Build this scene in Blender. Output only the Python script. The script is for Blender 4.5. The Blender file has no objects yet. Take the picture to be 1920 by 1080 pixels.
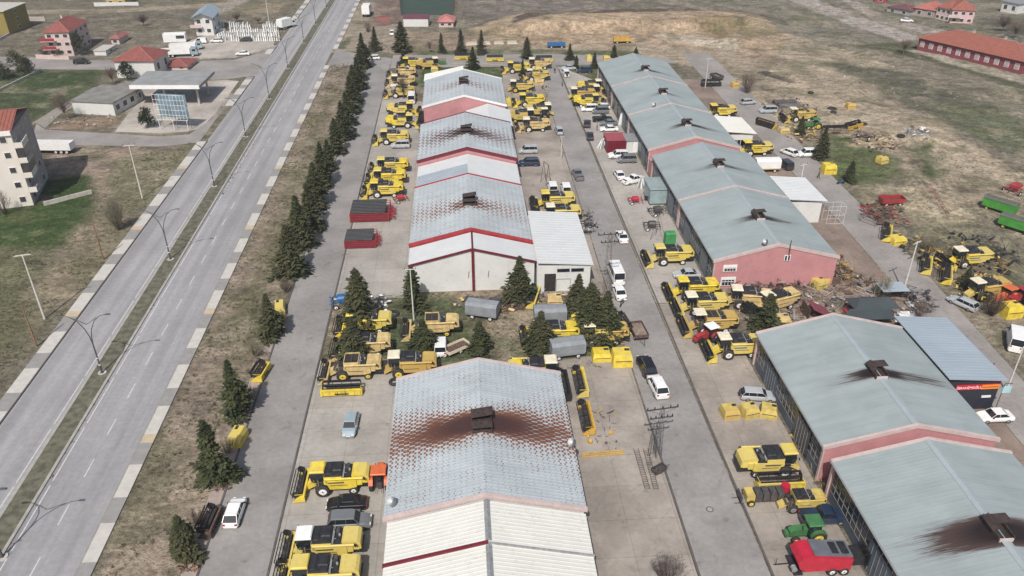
import bpy, math, random
import numpy as np
from mathutils import Vector, Matrix
R = math.radians
C = bpy.context.scene.collection
SC = bpy.context.scene

# ---------------- camera ----------------
F, CH, HY, VX = 1500.0, 65.0, -350.0, 845.0          # focal length in photo pixels, drone height in metres
PIT = math.atan2(540 - HY, F)
YAW = math.atan2(960 - VX, math.hypot(F, 540 - HY))
cam = bpy.data.cameras.new('camera')
cam.sensor_width = 36
cam.lens = 36 * F / 1920
cam.clip_end = 6000
cam.clip_start = 1
camo = bpy.data.objects.new('camera', cam)
camo.location = (0, 0, CH)
camo.rotation_euler = (math.pi / 2 - PIT, 0, -YAW)
C.objects.link(camo)
SC.camera = camo

# ---------------- light ----------------
SC.view_settings.view_transform = 'Standard'
SC.view_settings.look = 'None'
SC.view_settings.exposure = 0.09
SC.view_settings.gamma = 1
SUN_EL, SH = 50.0, Vector((0.26, 1.0, 0)).normalized()   # SH: the way shadows fall on the ground
w = bpy.data.worlds.new('World')
SC.world = w
w.use_nodes = True
nt = w.node_tree
sky = nt.nodes.new('ShaderNodeTexSky')
sky.sky_type = 'NISHITA'
sky.sun_disc = False
sky.sun_elevation = R(SUN_EL)
sky.sun_rotation = math.atan2(-SH.x, -SH.y)
sky.air_density = 1.2
sky.dust_density = 3.0
bg = nt.nodes['Background']
nt.links.new(sky.outputs[0], bg.inputs[0])
bg.inputs[1].default_value = 0.088
sd = bpy.data.lights.new('sun', 'SUN')
sd.energy = 3.9
sd.angle = R(0.6)
sd.color = (1.0, 0.95, 0.885)
so = bpy.data.objects.new('sun', sd)
d = Vector((SH.x * math.cos(R(SUN_EL)), SH.y * math.cos(R(SUN_EL)), -math.sin(R(SUN_EL))))
so.rotation_euler = d.to_track_quat('-Z', 'Y').to_euler()
so.location = (-30, -60, 120)
C.objects.link(so)

# ---------------- photo pixel -> place on the ground ----------------
def G(x, y, z=0.0):
    u = (x - 960) / F
    v = (y - 540) / F
    f = math.cos(PIT) - v * math.sin(PIT)
    dd = math.sin(PIT) + v * math.cos(PIT)
    t = (CH - z) / dd
    r, fw = u * t, f * t
    return Vector((r * math.cos(YAW) + fw * math.sin(YAW), -r * math.sin(YAW) + fw * math.cos(YAW), z))

def HT(xb, yb, yt):
    p = G(xb, yb)
    fw = p.x * math.sin(YAW) + p.y * math.cos(YAW)
    v = (yt - 540) / F
    return CH - fw * (math.sin(PIT) + v * math.cos(PIT)) / (math.cos(PIT) - v * math.sin(PIT))

# ---------------- materials ----------------
def lin(c):
    c /= 255.0
    return c / 12.92 if c <= 0.04045 else ((c + 0.055) / 1.055) ** 2.4

def A(r, g, b, k=0.86, ds=.13):
    m = .3 * r + .59 * g + .11 * b
    r, g, b = (c + (m - c) * ds for c in (r, g, b))
    return (min(lin(r) * k, .85), min(lin(g) * k, .85), min(lin(b) * k, .85))

class NT:
    """little node writer"""
    def __init__(s, name):
        s.m = bpy.data.materials.new(name)
        s.m.use_nodes = True
        s.t = s.m.node_tree
        s.b = s.t.nodes['Principled BSDF']
        s.pos = s.t.nodes.new('ShaderNodeNewGeometry').outputs['Position']
    def n(s, kind, **kw):
        nd = s.t.nodes.new(kind)
        for k, v in kw.items():
            setattr(nd, k, v)
        return nd
    def put(s, sock, v):
        if isinstance(v, bpy.types.NodeSocket):
            s.t.links.new(v, sock)
        else:
            sock.default_value = v
    def m_(s, op, a, b=None, c=None, clamp=False):
        nd = s.n('ShaderNodeMath', operation=op, use_clamp=clamp)
        for i, v in enumerate((a, b, c)):
            if v is not None:
                s.put(nd.inputs[i], v)
        return nd.outputs[0]
    def xyz(s):
        nd = s.n('ShaderNodeSeparateXYZ')
        s.put(nd.inputs[0], s.pos)
        return nd.outputs
    def noise(s, scale, detail=3, vec=None, st=None, rough=.55):
        v = vec if vec is not None else s.pos
        if st is not None:
            mp = s.n('ShaderNodeMapping')
            s.put(mp.inputs[0], v)
            mp.inputs['Scale'].default_value = st
            v = mp.outputs[0]
        nd = s.n('ShaderNodeTexNoise')
        s.put(nd.inputs['Vector'], v)
        nd.inputs['Scale'].default_value = scale
        nd.inputs['Detail'].default_value = detail
        nd.inputs['Roughness'].default_value = rough
        return nd.outputs['Fac']
    def ramp(s, v, a, b, lo=0.0, hi=1.0):
        nd = s.n('ShaderNodeMapRange', interpolation_type='SMOOTHSTEP')
        s.put(nd.inputs[0], v)
        for i, q in enumerate((a, b, lo, hi)):
            s.put(nd.inputs[1 + i], q)
        return nd.outputs[0]
    def mix(s, f, a, b, mode='MIX'):
        nd = s.n('ShaderNodeMix', data_type='RGBA', blend_type=mode)
        s.put(nd.inputs[0], f)
        for i, v in ((6, a), (7, b)):
            if isinstance(v, tuple):
                v = tuple(v[:3]) + (1,)
            s.put(nd.inputs[i], v)
        return nd.outputs[2]
    def done(s, col, rough=.7, metal=0.0, bump=None, bs=.3, bd=.05, spec=None):
        if isinstance(col, tuple):
            col = tuple(col[:3]) + (1,)
        s.put(s.b.inputs['Base Color'], col)
        s.put(s.b.inputs['Roughness'], rough)
        s.b.inputs['Metallic'].default_value = metal
        if spec is not None:
            s.b.inputs['Specular IOR Level'].default_value = spec
        if bump is not None:
            bn = s.n('ShaderNodeBump')
            bn.inputs['Strength'].default_value = bs
            bn.inputs['Distance'].default_value = bd
            s.put(bn.inputs['Height'], bump)
            s.t.links.new(bn.outputs[0], s.b.inputs['Normal'])
        return s.m

MATS = {}
def mat(name, col, rough=.6, var=.18, scale=1.2, metal=0.0, dirt=None, dirt_amt=.35, bump=0, spec=None, drift=None):
    if name in MATS:
        return MATS[name]
    n = NT(name)
    f = n.ramp(n.noise(scale, 4), .3, .7)
    c = n.mix(f, tuple(x * (1 - var) for x in col), tuple(min(1, x * (1 + var)) for x in col))
    if drift:
        c = n.mix(n.ramp(n.noise(.11, 3), .42, .6), c, drift)
    if dirt:
        g = n.ramp(n.noise(scale * 2.3 + .7, 6, rough=.7), .52, .72, 0, dirt_amt)
        c = n.mix(g, c, dirt)
    MATS[name] = n.done(c, rough, metal, n.noise(6, 3) if bump else None, bump, spec=spec)
    return MATS[name]

DUST = (.30, .25, .19)
RUSTC = (.14, .06, .035)
M = dict(
    yel=mat('yellow_paint', (.69, .53, .06), .5, .16, 1.1, dirt=(.34, .26, .12), dirt_amt=.55, drift=(.62, .50, .15)),
    yel2=mat('worn_yellow_paint', (.54, .42, .12), .6, .18, 1.3, drift=(.50, .34, .10), dirt=(.36, .27, .14), dirt_amt=.6),
    old=mat('faded_yellow_paint', (.56, .42, .19), .75, .2, 1.2, dirt=(.33, .23, .13), dirt_amt=.65),
    org=mat('orange_yellow_paint', (.55, .34, .06), .55, .15, 1.5, dirt=RUSTC, dirt_amt=.3),
    cream=mat('cream_roof_paint', (.72, .66, .50), .55, .1, 1.5, dirt=DUST),
    blk=mat('black_machine', (.022, .022, .026), .55, .3, 2, dirt=(.10, .085, .07), dirt_amt=.4),
    steel=mat('dark_steel', (.07, .065, .065), .5, .3, 3, dirt=RUSTC, dirt_amt=.5),
    grey=mat('grey_metal', (.25, .26, .27), .5, .2, 2, dirt=DUST),
    tyre=mat('tyre_rubber', (.028, .027, .027), .85, .3, 4, dirt=(.13, .11, .09), dirt_amt=.5),
    rimw=mat('white_rim', (.72, .72, .70), .5, .08, 4),
    rimy=mat('yellow_rim', (.70, .52, .06), .5, .1, 4),
    glass=mat('dark_glass', (.015, .02, .026), .08, .2, 1, spec=.6),
    rust=mat('rusty_metal', (.11, .07, .055), .85, .35, 2.5, dirt=(.06, .04, .035), dirt_amt=.7),
    rust2=mat('pale_rusty_metal', (.24, .185, .15), .85, .3, 2.5, dirt=(.10, .06, .045), dirt_amt=.7),
    red=mat('red_paint', (.33, .035, .04), .45, .15, 1.5, dirt=(.2, .06, .05), dirt_amt=.3),
    redb=mat('bright_red_paint', (.45, .02, .045), .3, .1, 1.5),
    orange=mat('orange_paint', (.60, .14, .05), .5, .1, 1.5, dirt=(.4, .12, .06), dirt_amt=.3),
    grn=mat('green_paint', (.055, .17, .06), .45, .15, 1.5),
    blue=mat('blue_paint', (.03, .13, .33), .45, .15, 1.5),
    white=mat('white_paint', (.78, .78, .77), .4, .05, 1.2, dirt=(.5, .47, .43), dirt_amt=.3),
    tarp=mat('grey_tarpaulin', (.23, .25, .27), .8, .12, 1.0, dirt=(.33, .31, .28), dirt_amt=.4),
    conc=mat('concrete_block', (.46, .43, .39), .9, .15, 1.2, dirt=(.25, .22, .19), dirt_amt=.5),
    pole=mat('concrete_pole', (.55, .53, .49), .9, .1, 2),
    bark=mat('bark', (.10, .07, .05), .95, .3, 4),
    wood=mat('old_wood', (.22, .14, .09), .9, .25, 3),
    pink=mat('pink_wall_paint', A(200, 136, 139), .85, .07, .5, dirt=A(165, 100, 105), dirt_amt=.5),
    coping=mat('pale_pink_coping', A(206, 184, 180), .7, .08, 1, dirt=A(160, 130, 130), dirt_amt=.4),
    dred=mat('dark_red_trim', A(120, 30, 45), .6, .15, 1.5),
    wwall=mat('white_render', A(220, 221, 218), .85, .04, .4, dirt=A(180, 176, 168), dirt_amt=.4),
    cwall=mat('cream_render', A(232, 224, 214), .9, .05, .3),
    lamp=mat('head_light', (.7, .7, .68), .2, .05, 1),
    tail=mat('tail_light', (.35, .01, .01), .3, .05, 1),
    lampost=mat('grey_lamp_steel', (.07, .075, .085), .5, .2, 1),
    grass=mat('grass_blade', (.07, .10, .03), .9, .4, .8),
)

# ---------------- mesh building ----------------
class MB:
    def __init__(s):
        s.v, s.f, s.mi, s.sm, s.mats = [], [], [], [], []
    def add(s, vs, fs, m, mx=None, smooth=False):
        o = len(s.v)
        if mx is not None:
            vs = [tuple(mx @ Vector(p)) for p in vs]
        s.v.extend(vs)
        if m not in s.mats:
            s.mats.append(m)
        k = s.mats.index(m)
        for f in fs:
            s.f.append(tuple(i + o for i in f))
            s.mi.append(k)
            s.sm.append(smooth)
        return s
    def box(s, x0, x1, y0, y1, z0, z1, m, mx=None, tx=0, ty=0):
        """axis box; tx, ty pull the top face in"""
        vs = [(x0, y0, z0), (x1, y0, z0), (x1, y1, z0), (x0, y1, z0),
              (x0 + tx, y0 + ty, z1), (x1 - tx, y0 + ty, z1), (x1 - tx, y1 - ty, z1), (x0 + tx, y1 - ty, z1)]
        return s.add(vs, [(0, 3, 2, 1), (4, 5, 6, 7), (0, 1, 5, 4), (1, 2, 6, 5), (2, 3, 7, 6), (3, 0, 4, 7)], m, mx)
    def cbox(s, x0, x1, y0, y1, z0, z1, m, c=.08, mx=None):
        """box with its top edges chamfered"""
        s.box(x0, x1, y0, y1, z0, z1 - c, m, mx)
        o = len(s.v) - 4
        vs = [(x0 + c, y0 + c, z1), (x1 - c, y0 + c, z1), (x1 - c, y1 - c, z1), (x0 + c, y1 - c, z1)]
        if mx is not None:
            vs = [tuple(mx @ Vector(p)) for p in vs]
        s.v.extend(vs)
        k = s.mats.index(m)
        n = o + 4
        # the flat lid under the chamfer goes, the sloped ring and the new lid come
        for i in range(len(s.f) - 1, -1, -1):
            if s.f[i] == (o, o + 1, o + 2, o + 3):
                s.f[i] = (n, n + 1, n + 2, n + 3)
                break
        for i in range(4):
            j = (i + 1) % 4
            s.f.append((o + i, o + j, n + j, n + i))
            s.mi.append(k)
            s.sm.append(False)
        return s
    def prism(s, poly, a, b, m, axis='y', mx=None, inset=0):
        """poly of (u, w): for axis y (x,z), for x (y,z), for z (x,y)"""
        n = len(poly)
        cu = sum(p[0] for p in poly) / n
        cw = sum(p[1] for p in poly) / n
        def P(u, w, t):
            return {'y': (u, t, w), 'x': (t, u, w), 'z': (u, w, t)}[axis]
        vs = [P(u, w, a) for u, w in poly] + [P(u + (cu - u) * inset, w + (cw - w) * inset, b) for u, w in poly]
        fs = [tuple(range(n)), tuple(range(2 * n - 1, n - 1, -1))]
        fs += [(i, (i + 1) % n, n + (i + 1) % n, n + i) for i in range(n)]
        return s.add(vs, fs, m, mx)
    def cyl(s, p0, p1, r0, r1=None, n=8, m=None, caps=True, mx=None, smooth=True):
        r1 = r0 if r1 is None else r1
        p0, p1 = Vector(p0), Vector(p1)
        d = (p1 - p0)
        if d.length < 1e-6:
            return s
        d.normalize()
        a = d.orthogonal().normalized()
        b = d.cross(a)
        vs = []
        for p, r in ((p0, r0), (p1, r1)):
            for i in range(n):
                t = 2 * math.pi * i / n
                vs.append(tuple(p + (a * math.cos(t) + b * math.sin(t)) * r))
        s.add(vs, [(i, (i + 1) % n, n + (i + 1) % n, n + i) for i in range(n)], m, mx, smooth)
        if caps:
            s.add(vs, [tuple(range(n - 1, -1, -1)), tuple(range(n, 2 * n))], m, mx)
        return s
    def tube(s, pts, r, m, n=6, r1=None, mx=None):
        k = len(pts) - 1
        for i in range(k):
            ra = r if r1 is None else r + (r1 - r) * i / k
            rb = r if r1 is None else r + (r1 - r) * (i + 1) / k
            s.cyl(pts[i], pts[i + 1], ra, rb, n, m, True, mx)
        return s
    def bar(s, p0, p1, w, m, mx=None):
        return s.cyl(p0, p1, w * .7, w * .7, 4, m, True, mx, False)
    def loft(s, rings, m, mx=None, smooth=False, caps=True):
        n = len(rings[0])
        vs = [p for r in rings for p in r]
        fs = []
        for k in range(len(rings) - 1):
            for i in range(n):
                j = (i + 1) % n
                fs.append((k * n + i, k * n + j, (k + 1) * n + j, (k + 1) * n + i))
        if caps:
            fs.append(tuple(range(n - 1, -1, -1)))
            e = (len(rings) - 1) * n
            fs.append(tuple(e + i for i in range(n)))
        return s.add(vs, fs, m, mx, smooth)
    def build(s, name, parent=None, loc=None):
        me = bpy.data.meshes.new(name)
        me.from_pydata([tuple(p) for p in s.v], [], s.f)
        for m in s.mats:
            me.materials.append(m)
        me.polygons.foreach_set('material_index', s.mi)
        me.polygons.foreach_set('use_smooth', s.sm)
        me.update()
        o = bpy.data.objects.new(name, me)
        C.objects.link(o)
        if parent is not None:
            o.parent = parent
        if loc is not None:
            o.location = loc
        return o

def tag(o, label=None, cat=None, group=None, kind=None):
    if label: o['label'] = label
    if cat: o['category'] = cat
    if group: o['group'] = group
    if kind: o['kind'] = kind
    return o

def thing(name, label, cat, loc=(0, 0, 0), rz=0.0, group=None):
    o = bpy.data.objects.new(name, None)
    o.empty_display_size = .3
    C.objects.link(o)
    o.location = loc
    o.rotation_euler = (0, 0, R(rz))
    return tag(o, label, cat, group)

def copy_tree(o, parent=None):
    c = o.copy()
    C.objects.link(c)
    if parent is not None:
        c.parent = parent
    for ch in list(o.children):
        copy_tree(ch, c)
    return c

USED = set()
PROTO = {}
def place(key, maker, px, py, rz, label, group=None, zc=.7, z=None, scale=1.0):
    """first use of a kind moves the prototype itself, later uses copy it"""
    p = G(px, py, zc)
    gz = ground_z(p.x, p.y) if z is None else z
    if key not in PROTO:
        PROTO[key] = maker()
    o = PROTO[key]
    if key in USED:
        o = copy_tree(o)
    USED.add(key)
    o.location = (p.x, p.y, gz)
    o.rotation_euler = (0, 0, R(rz))
    o.scale = (scale,) * 3
    o['label'] = label
    if group: o['group'] = group
    return o
# ---------------- ground: one sheet with soft patches of soil, grass and tracks ----------------
rng = np.random.default_rng(7)
_tabs = {}
def vn(x, y, scale, seed):
    if seed not in _tabs:
        _tabs[seed] = np.random.default_rng(seed).random((256, 256))
    t = _tabs[seed]
    u, v = x / scale + 1000, y / scale + 1000
    i, j = np.floor(u).astype(int), np.floor(v).astype(int)
    a, b = u - i, v - j
    a = a * a * (3 - 2 * a); b = b * b * (3 - 2 * b)
    i0, j0, i1, j1 = i % 256, j % 256, (i + 1) % 256, (j + 1) % 256
    return (t[i0, j0] * (1 - a) + t[i1, j0] * a) * (1 - b) + (t[i0, j1] * (1 - a) + t[i1, j1] * a) * b
def fbm(x, y, scale, seed, o=4):
    s, a, tot = 0, 1.0, 0
    for k in range(o):
        s = s + a * vn(x, y, scale / 2 ** k, seed + k); tot += a; a *= .55
    return s / tot
def sdist(x, y, poly):
    """signed distance, positive inside"""
    ins = np.zeros(x.shape, bool)
    dm = np.full(x.shape, 1e9)
    n = len(poly)
    for i in range(n):
        (x0, y0), (x1, y1) = poly[i], poly[(i + 1) % n]
        ex, ey = x1 - x0, y1 - y0
        t = np.clip(((x - x0) * ex + (y - y0) * ey) / (ex * ex + ey * ey + 1e-9), 0, 1)
        dm = np.minimum(dm, np.hypot(x - x0 - t * ex, y - y0 - t * ey))
        c = ((y0 > y) != (y1 > y)) & (x < (x1 - x0) * (y - y0) / (y1 - y0 + 1e-12) + x0)
        ins ^= c
    return np.where(ins, dm, -dm)
def px(poly):
    return [tuple(G(a, b)[:2]) for a, b in poly]
def sm(v, a, b):
    t = np.clip((v - a) / (b - a), 0, 1)
    return t * t * (3 - 2 * t)

# (outline in photo pixels, colour, softness in metres, edge raggedness, streak strength)
GREEN, GREEN2, TAN, BRN, PALE = A(62, 84, 40), A(80, 92, 60), A(172, 152, 126), A(132, 114, 100), A(190, 182, 165)
ZONES = [
    # west
    ([(-400, 300), (380, 270), (470, 0), (-400, -60)], A(116, 109, 90), 6, 5, 1),
    ([(-300, 10), (400, 5), (480, 60), (330, 100), (-300, 100)], A(118, 110, 96), 5, 6, 1),
    ([(-200, 135), (190, 133), (185, 160), (110, 205), (60, 225), (-200, 250)], A(76, 88, 56), 2, 3, 1),
    ([(30, 136), (180, 136), (150, 160), (60, 185)], A(64, 82, 46), 3, 3, .5),
    ([(-100, 352), (110, 330), (180, 330), (200, 370), (150, 440), (90, 470), (-100, 470)], GREEN, 2.5, 3.5, .8),
    ([(95, 272), (260, 272), (270, 300), (215, 340), (200, 400), (170, 330), (100, 330)], A(160, 140, 124), 2, 3, .6),
    ([(200, 300), (360, 275), (300, 380), (220, 420)], A(130, 124, 98), 3, 3, 1),
    ([(170, 400), (260, 400), (180, 520), (60, 620), (40, 560), (130, 470)], A(146, 132, 110), 2, 3, 1),
    ([(-100, 470), (80, 470), (60, 600), (-100, 760)], A(110, 108, 80), 3, 4, 1),
    ([(120, 225), (215, 220), (225, 232), (150, 246), (100, 240)], A(150, 128, 108), 1, 1.5, .6),
    ([(210, 180), (235, 150), (420, 155), (440, 180), (420, 205), (372, 240), (300, 250), (215, 248), (240, 215)], A(168, 160, 150), 1, 1, .6),
    ([(330, 95), (430, 60), (515, 60), (505, 95), (440, 108), (330, 112)], A(178, 170, 158), 1, 1.5, .6),
    ([(110, 80), (240, 85), (330, 70), (330, 100), (220, 110), (110, 108)], A(128, 120, 108), 2, 2, .6),
    ([(430, 0), (470, 0), (435, 18), (400, 30)], A(160, 150, 140), 1, .5, .3),
    ([(440, 8), (545, 5), (520, 25), (450, 25)], A(150, 136, 112), 1, 3, 1),
    ([(-100, 20), (200, 18), (420, 5), (430, 2), (420, 12), (200, 26), (-100, 28)], A(160, 146, 126), 1, 1, .5),
    # verge beside the fir trees
    ([(612, 122), (655, 118), (548, 540), (430, 900), (370, 1150), (150, 1150), (422, 540)], A(150, 134, 118), 1, 1, 1),
    ([(590, 200), (640, 160), (560, 420), (440, 720), (450, 560)], A(124, 116, 92), 3, 4, 1),
    ([(640, 20), (690, 0), (760, 40), (750, 100), (650, 95), (615, 100)], A(158, 144, 126), 1.5, 1.5, .6),
    ([(622, 92), (655, 70), (648, 92)], A(100, 104, 78), 1, 1, .6),
    # north
    ([(700, 20), (730, -20), (760, -20), (750, 45), (700, 50)], A(128, 104, 96), 1.5, 2, .5),
    ([(860, -40), (1500, -40), (1500, 60), (1250, 30), (900, 55), (860, 60)], A(124, 115, 107), 4, 3, 1),
    ([(1250, -40), (2100, -40), (2100, 140), (1500, 90), (1250, 20)], A(126, 120, 106), 5, 5, 1),
    ([(740, 60), (870, 60), (1000, 60), (1090, 100), (900, 104), (745, 104)], A(148, 130, 110), 2, 3, .8),
    ([(880, 55), (960, 38), (1130, 20), (1290, 18), (1420, 35), (1480, 70), (1560, 130), (1520, 200), (1330, 130), (1200, 100), (1050, 95), (900, 72)], A(176, 152, 125), 2, 3, 1),
    ([(1000, 88), (1200, 82), (1400, 100), (1560, 180), (1560, 260), (1420, 215), (1330, 130), (1180, 104), (1000, 100)], A(172, 154, 132), 2, 2, 1),
    ([(960, 50), (1130, 20), (1290, 17), (1450, 40), (1420, 42), (1280, 24), (1130, 28), (960, 60)], A(96, 82, 74), .6, .6, .3),
    ([(780, 96), (960, 92), (1190, 96), (1190, 106), (960, 105), (780, 104)], A(98, 104, 76), 1.2, 1.5, .8),
    # east field
    ([(1500, 90), (1950, 100), (2200, 800), (1900, 760), (1560, 330), (1400, 140)], A(130, 122, 105), 5, 3, 1),
    ([(1480, 70), (1600, 100), (1740, 160), (1800, 300), (1960, 390), (1960, 480), (1720, 340), (1560, 280), (1430, 170)], A(166, 150, 128), 2, 3, .9),
    ([(1560, 120), (1700, 140), (1960, 240), (1960, 330), (1800, 240), (1640, 180)], A(102, 100, 84), 3, 5, 1),
    ([(1430, 135), (1470, 128), (1600, 200), (1760, 250), (1960, 345), (1960, 385), (1740, 285), (1590, 232), (1500, 190)], A(180, 162, 138), 1.2, 1.5, .6),
    ([(1440, 215), (1560, 222), (1680, 210), (1690, 222), (1560, 240), (1440, 240)], A(184, 168, 144), 1.2, 1.5, .5),
    ([(1300, 48), (1390, 50), (1412, 66), (1400, 84), (1330, 72)], A(146, 126, 96), 1.2, 1, .5),
    ([(1220, 66), (1300, 68), (1390, 86), (1380, 96), (1240, 76)], A(190, 174, 152), .8, 1.5, .8),
    ([(1760, 200), (1960, 230), (1960, 300), (1820, 260)], A(106, 110, 84), 4, 5, 1),
    ([(1555, 255), (1620, 262), (1700, 330), (1650, 350), (1560, 340), (1545, 300)], A(94, 106, 66), 2, 3, 1),
    ([(1700, 285), (1745, 275), (1770, 320), (1740, 340), (1712, 320)], A(76, 92, 56), 1.5, 2.5, .8),
    ([(1610, 240), (1690, 250), (1680, 285), (1600, 275)], A(196, 176, 146), 1.2, 2, .5),
    ([(1600, 350), (1720, 340), (1860, 420), (1800, 440), (1700, 420), (1620, 380)], A(184, 168, 140), 2, 3, .9),
    ([(1690, 410), (1900, 440), (1960, 520), (1960, 560), (1850, 560), (1720, 450)], A(128, 122, 98), 2.5, 3, 1),
    ([(1700, 450), (1800, 520), (1890, 600), (1840, 600), (1740, 500)], A(130, 120, 104), 2, 2, 1),
    ([(1820, 570), (1960, 600), (1960, 660), (1880, 640)], A(150, 138, 120), 1.5, 2, .8),
    ([(1600, 90), (1700, 78), (1750, 100), (1920, 150), (1920, 172), (1740, 118)], A(92, 92, 70), 1.5, 2, .7),
    ([(1700, 96), (1720, 92), (1920, 146), (1920, 158), (1800, 128)], A(168, 158, 142), .8, .8, .4),
    ([(1468, -2), (1510, -4), (1620, 34), (1730, 72), (1690, 80), (1600, 54)], A(170, 160, 152), 1, .8, .3),
    ([(1562, -6), (1588, -6), (1660, 34), (1780, 60), (1740, 66), (1640, 40)], A(162, 150, 140), 1, 1, .4),
    ([(1830, 40), (1960, 30), (1960, 80), (1860, 60)], A(90, 84, 74), 3, 3, .8),
    # yards with bare soil
    ([(640, 545), (1165, 545), (1185, 600), (1195, 685), (1060, 700), (730, 695), (598, 680)], A(150, 134, 112), 1.2, 1.5, .7),
    ([(740, 560), (850, 556), (930, 640), (930, 680), (730, 690), (660, 640)], A(86, 96, 66), 1.5, 2.5, .9),
    ([(940, 640), (1150, 650), (1150, 690), (960, 690)], A(98, 106, 74), 1.2, 2, .8),
    ([(1255, 520), (1700, 520), (1720, 600), (1440, 625), (1290, 560)], A(150, 134, 118), 1, 1.5, .8),
    ([(1570, 440), (1600, 400), (1740, 590), (1700, 600), (1560, 500)], A(146, 124, 106), 1.5, 2, .6),
    ([(795, 122), (945, 122), (948, 145), (800, 160), (780, 165)], A(72, 92, 54), .8, 1, .7),
    ([(1085, 115), (1120, 115), (1122, 150), (1065, 150)], A(84, 100, 62), .8, 1, .6),
]
FLAT = []
def paved(poly):
    FLAT.append(poly)

def axis(lo, hi, step, far_lo, far_hi):
    a = list(np.arange(lo, hi + .01, step))
    out, s, x = [], step * 2, lo
    while x > far_lo:
        x -= s; s *= 1.35; out.append(x)
    pre = out[::-1]
    out, s, x = [], step * 2, a[-1]
    while x < far_hi:
        x += s; s *= 1.35; out.append(x)
    return np.array(pre + a + out)
GX = axis(-150, 185, .75, -3000, 3000)
GY = axis(42, 372, .75, -500, 5000)
XX, YY = np.meshgrid(GX, GY)
# relief: none on the built-up strip, soft mounds in the fields
NOR = sm(YY, 258, 268) * sm(XX, -40, -25)
EAS = sm(XX, 80, 88)
WES = sm(-XX, 63, 70) * (1 - sm(-XX, 150, 190) * 0)
FLATP = [px(p) for p in ([(-60, 100), (60, 100), (215, 105), (330, 85), (430, 40), (560, 20), (520, 100), (480, 150), (410, 160), (215, 135), (-60, 135)],
    [(690, 100), (690, -60), (880, -60), (870, 66), (860, 100)],
    [(50, 225), (100, 190), (240, 140), (430, 140), (480, 142), (413, 215), (370, 285), (60, 285)])]
def _relief(x, y):
    nor = sm(y, 258, 272) * sm(x, -30, -10) * (1 - .0 * x)
    eas = sm(x, 80, 92) * sm(y, 60, 90)
    wes = sm(-x, 63, 75) * .35
    m = np.maximum(np.maximum(nor, eas), wes)
    h = (fbm(x, y, 14, 31, 4) - .42) * 1.5 + (fbm(x, y, 3.5, 51, 2) - .5) * .35
    # the dug-out bank north of the sheds
    bank = 3.2 * sm(y, 277, 283) * (1 - sm(y, 292, 312)) * sm(x, 5, 25) * (1 - sm(x, 95, 120))
    pile = 1.6 * np.exp(-(((x - 93) / 7) ** 2 + ((y - 262) / 5) ** 2)) + 1.3 * np.exp(-(((x - 104) / 9) ** 2 + ((y - 170) / 6) ** 2))
    for p in FLATP:
        m = m * (1 - sm(sdist(x, y, p), -5, 0))
    return m * (np.maximum(h, -.3) + .25) + bank * nor + pile
def ground_z(x, y):
    return float(_relief(np.array([x]), np.array([y]))[0])
col = np.zeros(XX.shape + (3,))
col[:] = A(122, 114, 98)
big = fbm(XX, YY, 30, 3)
for poly, c, soft, rag, streak in ZONES:
    P = px(poly)
    xs, ys = [p[0] for p in P], [p[1] for p in P]
    m = (XX > min(xs) - 20) & (XX < max(xs) + 20) & (YY > min(ys) - 20) & (YY < max(ys) + 20)
    if not m.any(): continue
    X, Y = XX[m], YY[m]
    sd_ = sdist(X, Y, P) + (fbm(X, Y, rag * 2.2, 11, 4) - .5) * rag * 2.2
    k = sm(sd_, -soft, soft)
    if X.mean() > 40:        # the waste ground is dragged out along the tracks
        U, W = X * .86 - Y * .5, X * .5 + Y * .86
        st = 1 + ((fbm(U, W * 3.2, 9, 77, 4) - .5) * 1.0 + (fbm(X, Y, 3, 79, 3) - .5) * .35) * streak
    else:
        st = 1 + ((fbm(X, Y * 2.2, 7, 77, 4) - .5) * .75 + (fbm(X, Y, 3, 79, 3) - .5) * .3) * streak
    cc = np.array(c)[None, :] * st[:, None]
    col[m] = col[m] * (1 - k[:, None]) + cc * k[:, None]
# scattered tufts of green and bare spots everywhere off the tarmac
g1 = sm(fbm(XX, YY, 9, 91, 5), .56, .66)[..., None] * .45
col = col * (1 - g1) + np.array(A(98, 100, 68)) * g1
g2 = sm(fbm(XX, YY, 6, 131, 5), .58, .7)[..., None] * .45
col = col * (1 - g2) + np.array(A(168, 154, 132)) * g2
g3 = sm(fbm(XX, YY, 2.6, 151, 3), .62, .74)[..., None] * .4
col = col * (1 - g3) + np.array(A(70, 66, 52)) * g3
# wheel tracks winding over the east and north dirt
for a, b, q in (((1330, 135), (1960, 400), 26), ((1400, 180), (1960, 470), 34), ((1000, 92), (1520, 150), 10), ((1450, 110), (1960, 330), 40)):
    pa, pb = G(*a), G(*b)
    dx_, dy_ = pb.x - pa.x, pb.y - pa.y
    L = math.hypot(dx_, dy_)
    t = ((XX - pa.x) * dx_ + (YY - pa.y) * dy_) / L
    s_ = ((XX - pa.x) * dy_ - (YY - pa.y) * dx_) / L + (vn(t, t * 0, 30, q) - .5) * 10
    k = np.maximum(np.exp(-((np.abs(s_) - .9) / .3) ** 2), .0) * sm(t, 0, 10) * (1 - sm(t, L - 5, L)) * .75
    k = (k * sm(vn(XX, YY, 7, q + 1), .25, .6))[..., None]
    col = col * (1 - k) + np.array(A(112, 98, 84)) * k
ZZ = _relief(XX, YY)
ny, nx = XX.shape
vs = np.stack([XX, YY, ZZ], -1).reshape(-1, 3)
idx = np.arange(nx * ny).reshape(ny, nx)
fs = np.stack([idx[:-1, :-1], idx[:-1, 1:], idx[1:, 1:], idx[1:, :-1]], -1).reshape(-1, 4)
me = bpy.data.meshes.new('ground')
me.vertices.add(len(vs)); me.vertices.foreach_set('co', vs.ravel())
me.loops.add(fs.size); me.loops.foreach_set('vertex_index', fs.ravel())
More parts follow.
